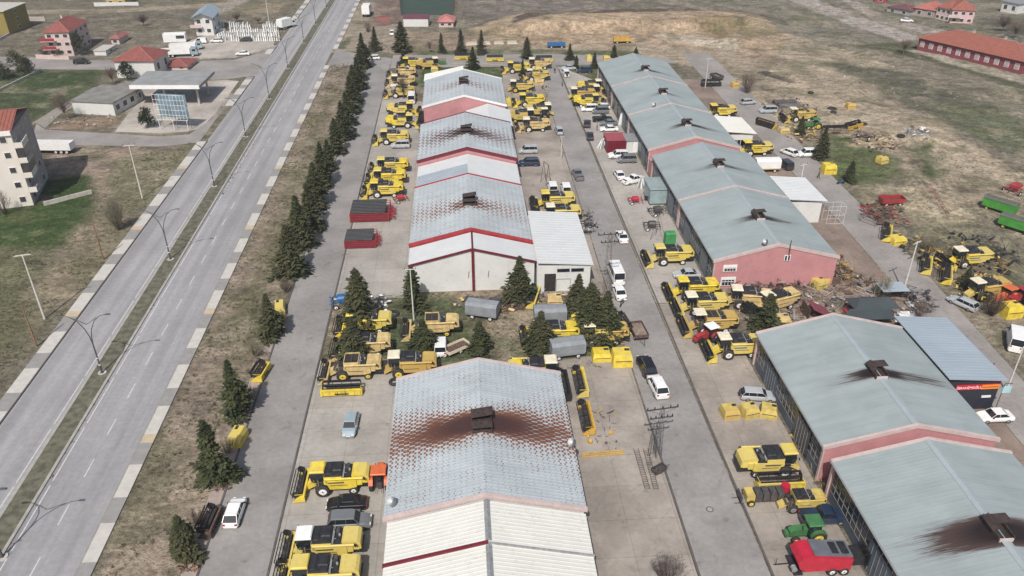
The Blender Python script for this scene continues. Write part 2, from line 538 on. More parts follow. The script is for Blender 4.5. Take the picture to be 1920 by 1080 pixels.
me.polygons.add(len(fs)); me.polygons.foreach_set('loop_start', np.arange(0, fs.size, 4)); me.polygons.foreach_set('loop_total', np.full(len(fs), 4))
me.update(calc_edges=True)
ca = me.color_attributes.new('cover', 'FLOAT_COLOR', 'POINT')
ca.data.foreach_set('color', np.concatenate([col.reshape(-1, 3), np.ones((nx * ny, 1))], 1).ravel())
me.polygons.foreach_set('use_smooth', np.ones(len(fs), bool))
n = NT('soil_and_grass')
at = n.n('ShaderNodeAttribute', attribute_name='cover')
f1 = n.ramp(n.noise(1.1, 6, rough=.78), .28, .72, .6, 1.5)
f2 = n.ramp(n.noise(.22, 4, st=(1, 1.8, 1)), .3, .7, .86, 1.14)
f3 = n.ramp(n.noise(2.6, 3), .60, .70, 1.0, .6)
f4 = n.ramp(n.noise(5.0, 2), .70, .74, 1.0, 1.5)
f5 = n.ramp(n.noise(.42, 8, rough=.82, st=(1, 1.5, 1)), .32, .68, .74, 1.3)
tint = n.mix(n.ramp(n.noise(.33, 6, rough=.75), .46, .62, 0, .2), at.outputs['Color'], A(96, 96, 68))
tint = n.mix(n.ramp(n.noise(.7, 6, rough=.8), .54, .66, 0, .18), tint, A(172, 156, 134))
f1 = n.m_('MULTIPLY', f1, f5)
cc = n.mix(1.0, tint, n.m_('MULTIPLY', n.m_('MULTIPLY', f1, f2), n.m_('MULTIPLY', f3, f4)), 'MULTIPLY')
me.materials.append(n.done(cc, .95, 0, n.noise(1.6, 5, rough=.7), .8, .6, spec=.15))
go = bpy.data.objects.new('ground', me)
C.objects.link(go)
tag(go, 'dry soil and patchy grass ground under the whole estate', kind='structure')

# ---------------- paved sheets ----------------
def pave_mat(name, c, joint=None, stain=.25, oil=True, crack=.25, ang=None, track=False):
    n = NT(name)
    a = n.ramp(n.noise(.12, 5, rough=.6), .3, .7, 1 - stain * .6, 1 + stain * .45)
    b = n.ramp(n.noise(1.5, 5, rough=.7), .25, .75, .9, 1.1)
    f = n.m_('MULTIPLY', a, b)
    if oil:
        o = n.ramp(n.noise(.55, 4), .60, .74, 1, .70)
        f = n.m_('MULTIPLY', f, o)
    x, y, z = n.xyz()
    if track:
        t = n.noise(1, 3, st=(.55, .012, 1))
        f = n.m_('MULTIPLY', f, n.ramp(t, .32, .68, .84, 1.12))
    if joint:
        jx, jy = joint
        for s_, q in ((x, jx), (y, jy)):
            fr = n.m_('PINGPONG', s_, q / 2)
            f = n.m_('MULTIPLY', f, n.ramp(fr, 0, .07, .72, 1))
            cell = n.m_('FLOOR', n.m_('DIVIDE', n.m_('ADD', s_, q / 2 * 0), q))
            wn = n.n('ShaderNodeTexWhiteNoise', noise_dimensions='1D')
            n.put(wn.inputs['W'], cell)
            f = n.m_('MULTIPLY', f, n.ramp(wn.outputs[0], 0, 1, .965, 1.035))
    v = n.n('ShaderNodeTexVoronoi', feature='DISTANCE_TO_EDGE')
    n.put(v.inputs['Vector'], n.pos); v.inputs['Scale'].default_value = .13
    ck = n.m_('ADD', v.outputs['Distance'], n.m_('MULTIPLY', n.m_('SUBTRACT', n.noise(2, 3), .5), .06))
    f = n.m_('MULTIPLY', f, n.ramp(ck, 0.0, .012, 1 - crack * .35, 1))
    cc = n.mix(1.0, tuple(c), f, 'MULTIPLY')
    dst = n.ramp(n.noise(.3, 5, rough=.7), .58, .78, 0, .35)
    cc = n.mix(dst, cc, A(160, 146, 130))
    return n.done(cc, .9, 0, n.noise(9, 3), .2, .02, spec=.25)
ASPH = pave_mat('pale_asphalt', A(152, 148, 145), stain=.3)
ASPH2 = pave_mat('side_asphalt', A(156, 150, 146), stain=.3)
PALEC = pave_mat('pale_forecourt', A(184, 176, 166), joint=(6, 6), stain=.4)
HWY = pave_mat('highway_asphalt', A(159, 158, 160), stain=.12, oil=False, crack=.08, track=True)
YARD = pave_mat('yard_concrete', A(172, 166, 158), joint=(5.0, 4.5), stain=.3)
YARD2 = pave_mat('dusty_yard_concrete', A(162, 152, 142), joint=(5.4, 5.0), stain=.45, crack=.35)
YARD3 = pave_mat('brown_yard_concrete', A(146, 128, 116), joint=(6, 6), stain=.5, crack=.35)
KERB = mat('kerb_concrete', A(170, 166, 158), .9, .12, 1)
KERBD = mat('dark_kerb', A(96, 92, 88), .9, .15, 1)
PAINT = mat('road_paint', A(205, 205, 203), .7, .12, 3)
SLABW = mat('pale_paving_slabs', A(200, 195, 187), .9, .07, 1.3)
SLABG = mat('grey_paving_slabs', A(150, 148, 145), .9, .08, 1.3)
SLABY = mat('sand_paving_slabs', A(196, 178, 148), .9, .08, 1.3)
MEDI = mat('median_soil', A(104, 102, 84), .95, .35, 1.1, dirt=A(70, 70, 50), dirt_amt=.6, bump=.5)

def sheet(name, poly, z, m, label=None):
    b = MB()
    b.add([(p[0], p[1], z) for p in poly], [tuple(range(len(poly)))], m)
    o = b.build(name)
    # keep the face looking up
    if o.data.polygons[0].normal.z < 0:
        o.data.flip_normals()
    return tag(o, label, kind='structure')
def hx(y):                                                     # the highway drifts slowly west
    return -.8 * min(max((y - 60) / 270, -1), 3)
def strip(name, x0, x1, y0, y1, z, m, step=10, thick=0, mb=None):
    b = mb or MB()
    ys = list(np.linspace(y0, y1, max(2, int((y1 - y0) / step) + 1)))
    for a, c in zip(ys[:-1], ys[1:]):
        q = [(x0 + hx(a), a), (x1 + hx(a), a), (x1 + hx(c), c), (x0 + hx(c), c)]
        if thick:
            vs = [(u, v, z - thick) for u, v in q] + [(u, v, z) for u, v in q]
            b.add(vs, [(4, 5, 6, 7), (0, 1, 5, 4), (1, 2, 6, 5), (2, 3, 7, 6), (3, 0, 4, 7)], m)
        else:
            b.add([(u, v, z) for u, v in q], [(0, 1, 2, 3)], m)
    if mb: return
    return tag(b.build(name), kind='structure')
strip('highway', -58.2, -39.6, 10, 900, .02, HWY)
strip('median_strip', -50.6, -48.3, 10, 900, .14, MEDI, thick=.1)
kb = MB()
for x0 in (-50.95, -48.3):
    strip('', x0, x0 + .35, 10, 700, .17, KERB, step=20, thick=.14, mb=kb)
tag(kb.build('median_kerb'), kind='structure')
random.seed(3)
sb = MB()
for x0, x1, spans in ((-60.2, -58.2, ((20, 180), (206, 232), (258, 268), (308, 700))), (-39.6, -38.1, ((20, 243), (263, 700)))):
    for a, b_ in spans:
        y = a
        k = 0
        while y < b_:
            L = min((5.0 if k % 2 == 0 else 3.5) + random.random() * .6, b_ - y)
            m = SLABW if k % 2 == 0 else SLABG
            strip('', x0, x1, y, y + L, .16, m, step=50, thick=.14, mb=sb)
            y += L
            if k % 6 == 5 and y + 1.6 < b_:
                strip('', x0, x1, y, y + 1.6, .16, SLABY, step=50, thick=.14, mb=sb); y += 1.6
            k += 1
        kx = x1 if x0 < -50 else x0 - .18
        strip('', kx, kx + .18, a, b_, .17, KERBD if x0 < -50 else SLABG, step=20, thick=.15, mb=sb)
tag(sb.build('pavement'), kind='structure')
pb_ = MB()
for x in (-51.5, -47.5):
    y = 20
    while y < 500:
        strip('', x, x + .14, y, y + 9.3, .028, PAINT, step=50, mb=pb_); y += 10
y = 20
while y < 500:
    strip('', -44.2, -44.06, y, y + 3, .028, PAINT, step=50, mb=pb_)
    y += 7.2
tag(pb_.build('road_marking'), kind='structure')
LR = [(-27.5, 10), (-20.75, 10), (-20.75, 240), (-20.5, 250), (-31, 256), (-39, 262), (-39.6, 242), (-33, 243), (-28, 238)]
sheet('yard_road', LR, .03, ASPH)
sheet('street', [(21.9, 10), (29.3, 10), (28.9, 110), (29.0, 242), (23.4, 242), (22.3, 110)], .03, ASPH)
sheet('back_road', [(-20.45, 239), (66, 239), (64, 246), (30, 252), (-20.45, 254)], .022, ASPH2)
sheet('east_road', [(65.8, 10), (72, 10), (73.5, 80), (76.2, 123), (77, 160), (78, 205), (78.5, 250), (70, 250), (69.3, 210), (69.3, 130), (68.3, 100), (65.8, 70)], .03, ASPH2)
sheet('west_yard', [(-20.5, 10), (-9, 10), (-9, 90), (-20.5, 91.5)], .026, YARD)
sheet('west_yard', [(-20.5, 107.5), (-9, 107.5), (-9, 206), (-13, 207), (-20.5, 236)], .026, YARD)
sheet('middle_yard', [(11, 10), (21.75, 10), (22, 91), (11, 89)], .026, YARD2)
sheet('middle_yard', [(11, 106.5), (22.1, 106.5), (23.2, 238.5), (13, 238.5), (11, 207)], .026, YARD2)
sheet('east_yard', [(29.45, 10), (38.5, 10), (38.5, 103), (29.15, 103)], .026, YARD2)
sheet('east_yard', [(29.15, 103.2), (38.5, 103.2), (38.5, 222), (29.3, 238)], .024, YARD)
sheet('rear_yard', [(59, 10), (65.7, 10), (65.7, 70), (68.1, 100), (69.1, 130), (69.1, 222), (59, 222)], .02, YARD3)
sheet('side_road', px([(-60, 106), (60, 107), (140, 113), (215, 112), (330, 116), (440, 112), (514, 92), (480, 142), (410, 150), (215, 131), (80, 130), (-60, 131)]), .021, ASPH2)
sheet('side_road', px([(68, 232), (85, 243), (300, 256), (355, 252), (380, 235), (413, 213), (373, 267), (300, 275), (120, 272), (60, 262)]), .021, ASPH2)
sheet('forecourt', px([(216, 247), (240, 214), (262, 190), (268, 160), (420, 150), (448, 152), (404, 212), (378, 240), (350, 247), (300, 250)]), .018, PALEC)
sheet('stone_yard', px([(330, 108), (345, 80), (400, 60), (520, 52), (512, 88), (440, 108)]), .018, PALEC)
sheet('footpath', px([(58, 232), (110, 200), (178, 163), (190, 168), (112, 215), (84, 240), (69, 231)]), .017, mat('path_dust', A(150, 142, 132), .95, .1, .6))
# kerbs of the estate roads
kb = MB()
for x0, y0, y1 in ((-20.75, 12, 106), (-20.75, 106.4, 205), (21.95, 12, 79), (29.25, 12, 235), (-27.7, 12, 236)):
    kb.box(x0, x0 + .22, y0, y1, 0, .13, KERBD)
tag(kb.build('kerb'), kind='structure')
kb = MB()
for x0, x1, y0, y1 in ((-29.2, -27.7, 12, 88), (-28.9, -27.7, 94, 102)):
    kb.box(x0, x1, y0, y1, 0, .12, mat('pinkish_paving', A(168, 152, 142), .9, .1, 1.5))
tag(kb.build('pavement'), kind='structure')
mk = MB()
mk.cyl(G(1331, 955, .03), G(1331, 955, .03) + Vector((0, 0, .012)), .42, None, 20, KERBD)
mk.cyl(G(1331, 955, .042), G(1331, 955, .042) + Vector((0, 0, .01)), .3, None, 20, KERB)
tag(mk.build('manhole_cover'), 'round manhole cover in the grey street near the bottom', 'manhole cover')
# ---------------- roofing materials ----------------
def roof_mat(name, base, xr=None, yc=None, style=None, amt=1.0, L=8.0, rc=(.13, .045, .025), dark=(.03, .02, .018), mott=.08, wid=1.0, pit=(.62, .66)):
    n = NT(name)
    x, y, z = n.xyz()
    a = n.ramp(n.noise(.16, 5, rough=.65), .3, .7, 1 - mott, 1 + mott)
    b = n.ramp(n.noise(.5, 4, st=(.12, 2.2, 1)), .3, .7, 1 - mott * .7, 1 + mott * .7)
    c = n.mix(1.0, tuple(base), n.m_('MULTIPLY', a, b), 'MULTIPLY')
    pale = n.ramp(n.noise(.35, 4, st=(.5, 1, 1)), .58, .72, 0, .3)
    c = n.mix(pale, c, tuple(min(.8, q * 1.25) for q in base))
    if style:
        dx = n.m_('SUBTRACT', x, xr)
        dx = n.m_('MAXIMUM', n.m_('MULTIPLY', dx, .55 if style == 'streak' else 1.0), n.m_('MULTIPLY', dx, -1))
        dy = n.m_('SUBTRACT', y, yc)
        if style == 'streak':
            wy = n.m_('ADD', 1.0 * wid, n.m_('MULTIPLY', dx, .1))
            g = n.m_('POWER', 2.718, n.m_('MULTIPLY', -1, n.m_('POWER', n.m_('ABSOLUTE', n.m_('DIVIDE', dy, wy)), 2.6)))
            h = n.m_('POWER', 2.718, n.m_('DIVIDE', n.m_('MULTIPLY', dx, -1), L))
            core = n.m_('MULTIPLY', g, h)
            st = n.noise(1.0, 5, st=(.04, 3.2, 1), rough=.8)
            st2 = n.noise(1.0, 3, st=(.12, 6.5, 1), rough=.6)
            q = n.m_('ADD', n.m_('MULTIPLY', core, 1.5 * amt), n.m_('MULTIPLY', n.m_('SUBTRACT', n.m_('ADD', n.m_('MULTIPLY', st, .6), n.m_('MULTIPLY', st2, .4)), .5), 3.0))
            k = n.m_('MULTIPLY', n.ramp(q, .32, .85), n.ramp(core, .05, .3))
            halo = n.m_('MULTIPLY', n.ramp(core, .08, .7), .45 * amt)
            c = n.mix(halo, c, rc)
            c = n.mix(k, c, n.mix(n.ramp(core, .25, .75), rc, dark))
        else:
            wy = n.m_('ADD', 1.9 * wid, n.m_('MULTIPLY', dx, .27 * wid))
            g = n.m_('POWER', 2.718, n.m_('MULTIPLY', -1, n.m_('POWER', n.m_('ABSOLUTE', n.m_('DIVIDE', dy, wy)), 2.3)))
            h = n.m_('POWER', 2.718, n.m_('DIVIDE', n.m_('MULTIPLY', dx, -1), L))
            core = n.m_('MULTIPLY', g, h)
            wy2 = n.m_('ADD', 2.0 * wid, n.m_('MULTIPLY', dx, .36 * wid))
            wide = n.m_('MULTIPLY', n.m_('POWER', 2.718, n.m_('MULTIPLY', -1, n.m_('POWER', n.m_('ABSOLUTE', n.m_('DIVIDE', n.m_('SUBTRACT', dy, 1.3), wy2)), 4))), n.ramp(dx, .3, 4.5))
            lx = n.m_('COSINE', n.m_('MULTIPLY', x, 2 * math.pi / pit[0]))
            ly = n.m_('SINE', n.m_('ADD', n.m_('MULTIPLY', y, 2 * math.pi / pit[1]), n.m_('MULTIPLY', n.m_('FLOOR', n.m_('DIVIDE', x, pit[0])), 3.1416)))
            lat = n.m_('MINIMUM', ly, n.m_('ADD', n.m_('MULTIPLY', lx, .9), .45))
            nz = n.m_('MULTIPLY', n.m_('SUBTRACT', n.noise(.55, 5, rough=.7), .5), 1.5)
            q = n.m_('ADD', n.m_('ADD', n.m_('MULTIPLY', core, 1.75 * amt), nz), n.m_('MULTIPLY', lat, .62))
            k = n.ramp(q, .3, .95)
            q2 = n.m_('ADD', n.m_('ADD', n.m_('MULTIPLY', wide, .52 * min(1.15, amt + .15)), n.m_('MULTIPLY', nz, .8)), n.m_('MULTIPLY', lat, .5))
            k2 = n.m_('MULTIPLY', n.ramp(q2, .7, .95), n.ramp(wide, .05, .5))
            c = n.mix(n.m_('MULTIPLY', k2, .75), c, tuple(q_ * 1.1 + .02 for q_ in rc))
            c = n.mix(k, c, n.mix(n.ramp(core, .3, .8), rc, dark))
    return n.done(c, .6, 0.0, None, spec=.25)

GREYM = A(180, 190, 195, .86)
GREYR = A(150, 161, 162, .95)
WR = mat('white_sheet_roof', A(222, 221, 212, .92), .5, .03, .5, dirt=A(190, 188, 176), dirt_amt=.45)
WR2 = mat('cool_white_sheet_roof', A(208, 211, 212, .9), .5, .03, .5, dirt=A(185, 186, 182), dirt_amt=.4)
BLUER = roof_mat('blue_grey_sheet', A(152, 166, 178, .95), mott=.05)
DARKB = mat('dark_interior', (.03, .024, .022), .9, .3, 2)  # near-black fill for vent, doorway, tank and hood openings
VENT = mat('sooty_vent_metal', (.045, .03, .028), .8, .4, 2, dirt=(.16, .09, .075), dirt_amt=.5)
GLZ = mat('dusty_dark_glazing', (.035, .04, .05), .25, .4, .6, dirt=(.10, .11, .12), dirt_amt=.5)
SIDE = mat('blue_grey_side_wall', A(96, 108, 122), .8, .15, .5, dirt=A(70, 66, 64), dirt_amt=.5)
MULL = mat('grey_mullion', A(150, 150, 148), .6, .1, 2)

def slope(b, x0, z0, x1, z1, y0, y1, m, rib=.45, h=.035, th=.1):
    """ribbed sheet from eave (x0,z0) to ridge (x1,z1)"""
    n_ = int((y1 - y0) / rib)
    ys, hs = [], []
    for i in range(n_):
        y = y0 + (y1 - y0) * i / n_
        s_ = (y1 - y0) / n_
        ys += [y, y + s_ * .62, y + s_ * .72, y + s_ * .9]
        hs += [0, 0, h, h]
    ys.append(y1); hs.append(0)
    vs = [(x0, y, z0 + e) for y, e in zip(ys, hs)] + [(x1, y, z1 + e) for y, e in zip(ys, hs)]
    k = len(ys)
    up = x1 > x0
    fs = [((i, k + i, k + i + 1, i + 1) if not up else (i, i + 1, k + i + 1, k + i)) for i in range(k - 1)]
    fs = [f[::-1] for f in fs] if up else [f[::-1] for f in fs]
    b.add(vs, fs, m)
    # underside and eave fascia
    b.add([(x0, y0, z0 - th), (x1, y0, z1 - th), (x1, y1, z1 - th), (x0, y1, z0 - th)], [(0, 1, 2, 3)], m)
    b.add([(x0, y0, z0 - th), (x0, y1, z0 - th), (x0, y1, z0), (x0, y0, z0)], [(0, 1, 2, 3)], m)
    for y in (y0, y1):
        b.add([(x0, y, z0 - th), (x0, y, z0), (x1, y, z1), (x1, y, z1 - th)], [(0, 1, 2, 3)], m)

def gable_wall(b, x0, x1, y, t, ev, rg, xm, m, side=1):
    b.prism([(x0, 0), (x1, 0), (x1, ev), (xm, rg), (x0, ev)], y, y + t * side, m, 'y')

def hall(name, label, x0, x1, y0, y1, ev, rg, rm, wm, trim=None, rh=.018, vent=None, glaz=False, near_h=.0, far_h=.0, half=None, ridge_cap=None, dish=None, trim_w=.3):
    """one bay of a long workshop: walls, ribbed gable roof, coping on the end gables, soot vent on the ridge"""
    xm = (x0 + x1) / 2
    t = thing(name, label, 'workshop', (xm, y0, 0))
    t.location = (0, 0, 0)
    w_ = MB()
    w_.box(x0 + .35, x0 + .6, y0 + .1, y1 - .1, 0, ev - .14, wm)
    w_.box(x1 - .6, x1 - .35, y0 + .1, y1 - .1, 0, ev - .14, wm)
    for y, s_ in ((y0 + .05, 1), (y1 - .05, -1)):
        gable_wall(w_, x0 + .3, x1 - .3, y, .22, ev - .16, rg - .16, xm, wm, s_)
    w_.build('wall', t)
    r = MB()
    if half in (None, 'l'): slope(r, x0, ev, xm, rg, y0, y1, rm, h=rh)
    if half in (None, 'r'): slope(r, x1, ev, xm, rg, y0, y1, rm, h=rh)
    r.build('roof', t)
    if ridge_cap:
        c = MB()
        c.prism([(xm - .45, rg - .07), (xm, rg + .075), (xm + .45, rg - .07), (xm, rg + .0)], y0 + .35, y1 - .35, ridge_cap, 'y')
        c.build('ridge_cap', t)
    if trim:
        for y, hh, f in ((y0, near_h, 1), (y1, far_h, -1)):
            if hh <= 0: continue
            c = MB()
            e = .06
            for xa, xb in ((x0 - e, xm), (x1 + e, xm)):
                vs = []
                for yy in (y - .06 * f, y + trim_w * f):
                    vs += [(xa, yy, ev - .35), (xa, yy, ev + hh), (xb, yy, rg + hh), (xb, yy, rg - .35)]
                c.add(vs, [(0, 1, 2, 3), (7, 6, 5, 4), (1, 5, 6, 2), (0, 4, 5, 1), (0, 3, 7, 4)], trim)
            c.build('gable_coping', t)
    if vent:
        vy, s_ = vent
        v = MB()
        cw = 1.05 if s_ == 1 else .72
        for sx in (-1, 1):
            v.box(xm + sx * cw - .06, xm + sx * cw + .06, vy - 1.35, vy + 1.35, rg - .5, rg + .42, VENT)
        v.box(xm - cw + .05, xm + cw - .05, vy - 1.42, vy - 1.3, rg - .5, rg + .22, M['coping'] if s_ == 2 else VENT)
        v.box(xm - cw + .05, xm + cw - .05, vy + 1.3, vy + 1.42, rg - .5, rg + .45, VENT)
        v.box(xm - cw + .1, xm + cw - .1, vy - 1.25, vy + 1.25, rg - .3, rg + .06, DARKB)
        vv = v.build('vent', t)
        l = MB()
        if s_ == 1:
            l.prism([(xm - 1.15, rg + .75), (xm - 1.12, rg + .68), (xm + 1.25, rg + 1.05), (xm + 1.2, rg + 1.12)], vy + .1, vy + 1.55, VENT, 'y')
            l.prism([(xm - 1.15, rg + .62), (xm - 1.12, rg + .55), (xm + 1.15, rg + .62), (xm + 1.15, rg + .69)], vy - 1.5, vy - .3, VENT, 'y')
        else:
            l.prism([(xm - .5, rg + .62), (xm - .48, rg + .55), (xm + 1.35, rg + .62), (xm + 1.33, rg + .7)], vy + .1, vy + 1.3, VENT, 'y')
            l.prism([(xm - .9, rg + .42), (xm - .9, rg + .36), (xm - .3, rg + .75), (xm - .34, rg + .82)], vy - .6, vy + 1.3, VENT, 'y')
        l.build('lid', vv)
    if glaz:
        g = MB()
        xs = x0 + .35
        g.box(xs - .05, xs - .001, y0 + .8, y1 - .8, 1.5, ev - .35, GLZ)
        gp = g.build('side_glazing', t)
        k = MB()
        y = y0 + .8
        while y < y1 - .7:
            k.box(xs - .1, xs - .052, y - .03, y + .03, 1.5, ev - .3, MULL); y += 1.02
        for z in (1.45, 2.4, 3.35, ev - .4):
            k.box(xs - .09, xs - .053, y0 + .8, y1 - .8, z - .03, z + .03, MULL)
        k.build('frame', gp)
        p = MB()
        random.seed(int(y0))
        p.box(xs - .04, xs - .002, y0 + .8, y1 - .8, 0, 1.44, SIDE)
        p.build('side_panel', t)
        dn = MB()
        for c_ in (.25, .72):
            yc_ = y0 + (y1 - y0) * c_
            dn = MB()
            dn.box(xs - .16, xs - .11, yc_ - 2.1, yc_ + 2.1, .05, 3.9, random.choice([SIDE, GLZ, SIDE]))
            for q in (-1.4, -.7, 0, .7, 1.4):
                dn.box(xs - .2, xs - .161, yc_ + q - .03, yc_ + q + .03, .1, 3.85, MULL)
            dn.build('sliding_door', t)
        q = MB()
        for yy in (y0 + .3, y1 - .3):
            q.box(xs - .2, xs - .02, yy - .18, yy + .18, 0, ev - .2, M['coping'])
        q.build('pilaster', t)
        gt = MB()
        gt.tube([(x0 - .05, y0 + .05, ev - .1), (x0 - .05, y1 - .05, ev - .1)], .09, MULL, 6)
        gt.build('gutter', t)
    if dish:
        for (dxx, dyy) in dish:
            dd_ = MB()
            zz = ev + (rg - ev) * (1 - abs(dxx - xm) / (xm - x0))
            dd_.cyl((dxx, dyy, zz), (dxx, dyy, zz + .7), .04, None, 6, M['grey'])
            nn = Vector((.25, -.75, .6)).normalized()
            c0 = Vector((dxx, dyy, zz + .8))
            rings = []
            a_ = nn.orthogonal().normalized(); b_ = nn.cross(a_)
            for rr, dp in ((.06, -.09), (.3, -.05), (.5, .03)):
                rings.append([tuple(c0 + nn * dp + (a_ * math.cos(i * math.pi / 6) + b_ * math.sin(i * math.pi / 6)) * rr) for i in range(12)])
            dd_.loft(rings, M['white'], smooth=True)
            o_ = dd_.build('satellite_dish')
            tag(o_, f'pale satellite dish standing on the {dish_where(x0, y0, dxx)}', 'satellite dish')
    return t
def dish_where(x0, y0, xx):
    return {(-9, 57): 'near left corner of the rustiest roof', (38.6, 107): 'roof edge above the pink gable',
            (38.6, 177): 'joint of two far right roofs', 'b': 'right eave of the rustiest roof'}.get('b' if x0 == -9 and y0 == 57 and xx > 0 else (x0, int(y0)), 'roof')

# ---- middle row ----
rs = dict(rc=(.20, .085, .048), dark=(.06, .03, .028))
hall('workshop_hall', 'white ribbed roof bay with dark red edges cut off by the bottom of the photo', -8.6, 11.1, 20, 51.3, 4.75, 7.25, WR, M['wwall'], M['dred'], near_h=0, far_h=0)
hall('workshop_hall', 'white ribbed roof bay directly below the large rust stained roof', -8.6, 11.1, 51.5, 56.6, 4.85, 7.35, WR, M['wwall'], M['dred'], near_h=.0, far_h=0)
for xe, m_, n_ in ((-8.7, M['dred'], 'left'), (11.2, M['grey'], 'right')):
    b = MB(); b.add([(xe, 51.28, 4.6), (1.2, 51.28, 7.1), (1.2, 51.28, 7.42), (xe, 51.28, 4.92), (xe, 51.6 if n_ == 'left' else 51.42, 4.94), (1.2, 51.6 if n_ == 'left' else 51.42, 7.44)], [(0, 1, 2, 3), (3, 2, 5, 4)], m_)
    tag(b.build('roof_trim'), ('dark red' if n_ == 'left' else 'thin grey') + ' trim line crossing the white roof near the bottom edge', 'roof trim')
hall('workshop_hall', 'nearest pale blue roof with the biggest rust stain and two slotted vents', -9, 11.3, 57, 80, 5, 7.6,
     roof_mat('rusty_roof_near', GREYM, 1.15, 68.2, 'tile', 1.35, 11.5, **rs), M['wwall'], M['coping'], rh=.014, vent=(67.8, 1), near_h=.12, far_h=.1, dish=[(-8.2, 58.4), (10.9, 66)])
hall('workshop_hall', 'white gabled hall with dark red outlines facing the machine junkyard', -8.9, 11, 108.9, 114.6, 4.9, 7.5, WR2, M['wwall'], None)
hall('workshop_hall', 'pale blue rusty roof between the white gabled hall and the white strip', -9, 10.9, 115, 138.4, 5.1, 7.7,
     roof_mat('rusty_roof_second', GREYM, 1.0, 125.6, 'tile', .8, 7.5, rc=(.25, .11, .06), dark=(.12, .05, .035), pit=(.8, 1.3)), M['wwall'], M['red'], rh=.012, vent=(126, 1), near_h=.3, far_h=.12)
hall('workshop_hall', 'low roof half ribbed grey and half white behind the second rusty roof', -8.8, 10.9, 138.6, 149.8, 4.6, 7.1, WR2, M['wwall'], None)
hall('workshop_hall', 'pale blue rusty roof whose pink gable shows over the white strip', -9, 11, 150, 172.4, 5.6, 8.2,
     roof_mat('rusty_roof_third', GREYM, 1.0, 160.5, 'tile', 1.0, 9.0, rc=(.15, .07, .05), dark=(.05, .03, .028), wid=1.2, pit=(.9, 1.7)), M['pink'], M['dred'], rh=.012, vent=(160, 1), near_h=.2, far_h=.1)
hall('workshop_hall', 'small white roof to the right of the bare pink gable wall', 1.2, 11.6, 172.8, 184.2, 4.6, 6.2, WR2, M['dred'], None)
hall('workshop_hall', 'farthest pale blue roof of the middle row with a faint reddish stain', -9, 10.9, 184.5, 207, 5.6, 8.2,
     roof_mat('rusty_roof_far', GREYM, 1.0, 195.5, 'tile', .55, 6.5, rc=(.22, .07, .06), dark=(.12, .04, .035), pit=(1.0, 2.1)), M['pink'], M['white'], rh=.012, vent=(195.5, 1), near_h=.1, far_h=.1)
b = MB()
b.box(-9, 1, 207.5, 213.5, 0, 4.9, M['wwall'])
t = thing('lean_to_roof', 'white strip roof at the far left end of the middle row beside the lawn', 'shed')
b.build('wall', t)
b = MB(); slope(b, -9.3, 5.1, 1.1, 7.2, 207.4, 213.8, WR); b.build('roof', t)
# grey ribbed half of the low roof
b = MB(); slope(b, -8.75, 4.7, .9, 7.18, 138.9, 144.6, roof_mat('plain_grey_sheet', A(160, 172, 182), mott=.04), rib=.7, h=.05)
tag(b.build('roof_sheeting'), 'grey ribbed roof sheets laid on the left half of the low white roof', 'roof sheets')
# the white gabled hall: front details
t = thing('lean_to_hall', 'white flat roofed extension on the right of the white gabled hall', 'shed')
b = MB(); b.box(11.05, 19.4, 107.9, 126.2, 0, 4.6, M['wwall']); b.build('wall', t)
b = MB(); slope(b, 19.8, 4.75, 11.1, 5.35, 107.6, 126.5, WR2, rib=.9, h=.03); b.build('roof', t)
b = MB()
b.box(12.2, 14.0, 107.83, 107.88, 0, 3.2, DARKB)
b.build('door', t)
for x in (14.2, 16.4):
    b = MB(); b.box(x, x + 1.9, 107.82, 107.88, 3.5, 4.0, M['glass']); b.box(x - .06, x + 1.96, 107.85, 107.88, 3.42, 4.08, M['grey']); b.build('window', t)
b = MB()
for a_, c_ in (((14.1, 0), (14.1, 2.2)), ((16.3, 0), (16.3, 2.2)), ((14.1, 2.2), (16.3, 2.2))):
    b.bar((a_[0], 107.84, a_[1]), (c_[0], 107.84, c_[1]), .04, M['steel'])
b.build('door_frame', t)
t = thing('gable_trim', 'dark red trim lines on the white gable wall with a central pillar', 'trim')
b = MB(); b.box(.9, 1.3, 108.62, 108.9, 0, 7.45, M['dred']); b.build('pillar', t)
b = MB()
for xa, xb in ((-8.95, 1.1), (11.05, 1.1)):
    b.add([(xa, 108.7, 4.7), (xa, 108.7, 4.98), (xb, 108.7, 7.6), (xb, 108.7, 7.3), (xa, 108.95, 4.98), (xb, 108.95, 7.6)], [(0, 1, 2, 3), (1, 4, 5, 2)], M['dred'])
b.build('coping', t)
b = MB(); b.prism([(.95, 7.5), (1.1, 7.66), (1.25, 7.5)], 108.8, 114.8, M['dred'], 'y'); b.build('ridge_cap', t)
b = MB()
for x in (.3, 3.4):
    b.bar((x, 108.8, 2.4), (x + .15, 108.8, 3.6), .05, M['steel'])
b.build('hinge', t)
t = thing('ridge_strip', 'grey ridge strip running down the near white roofs', 'roof trim')
b = MB(); b.prism([(.95, 7.3), (1.25, 7.48), (1.55, 7.3)], 51.6, 56.7, M['grey'], 'y'); b.build('ridge_cap', t)
b = MB(); b.prism([(.95, 7.2), (1.25, 7.38), (1.55, 7.2)], 20, 51.2, M['grey'], 'y'); b.build('ridge_cap', t)

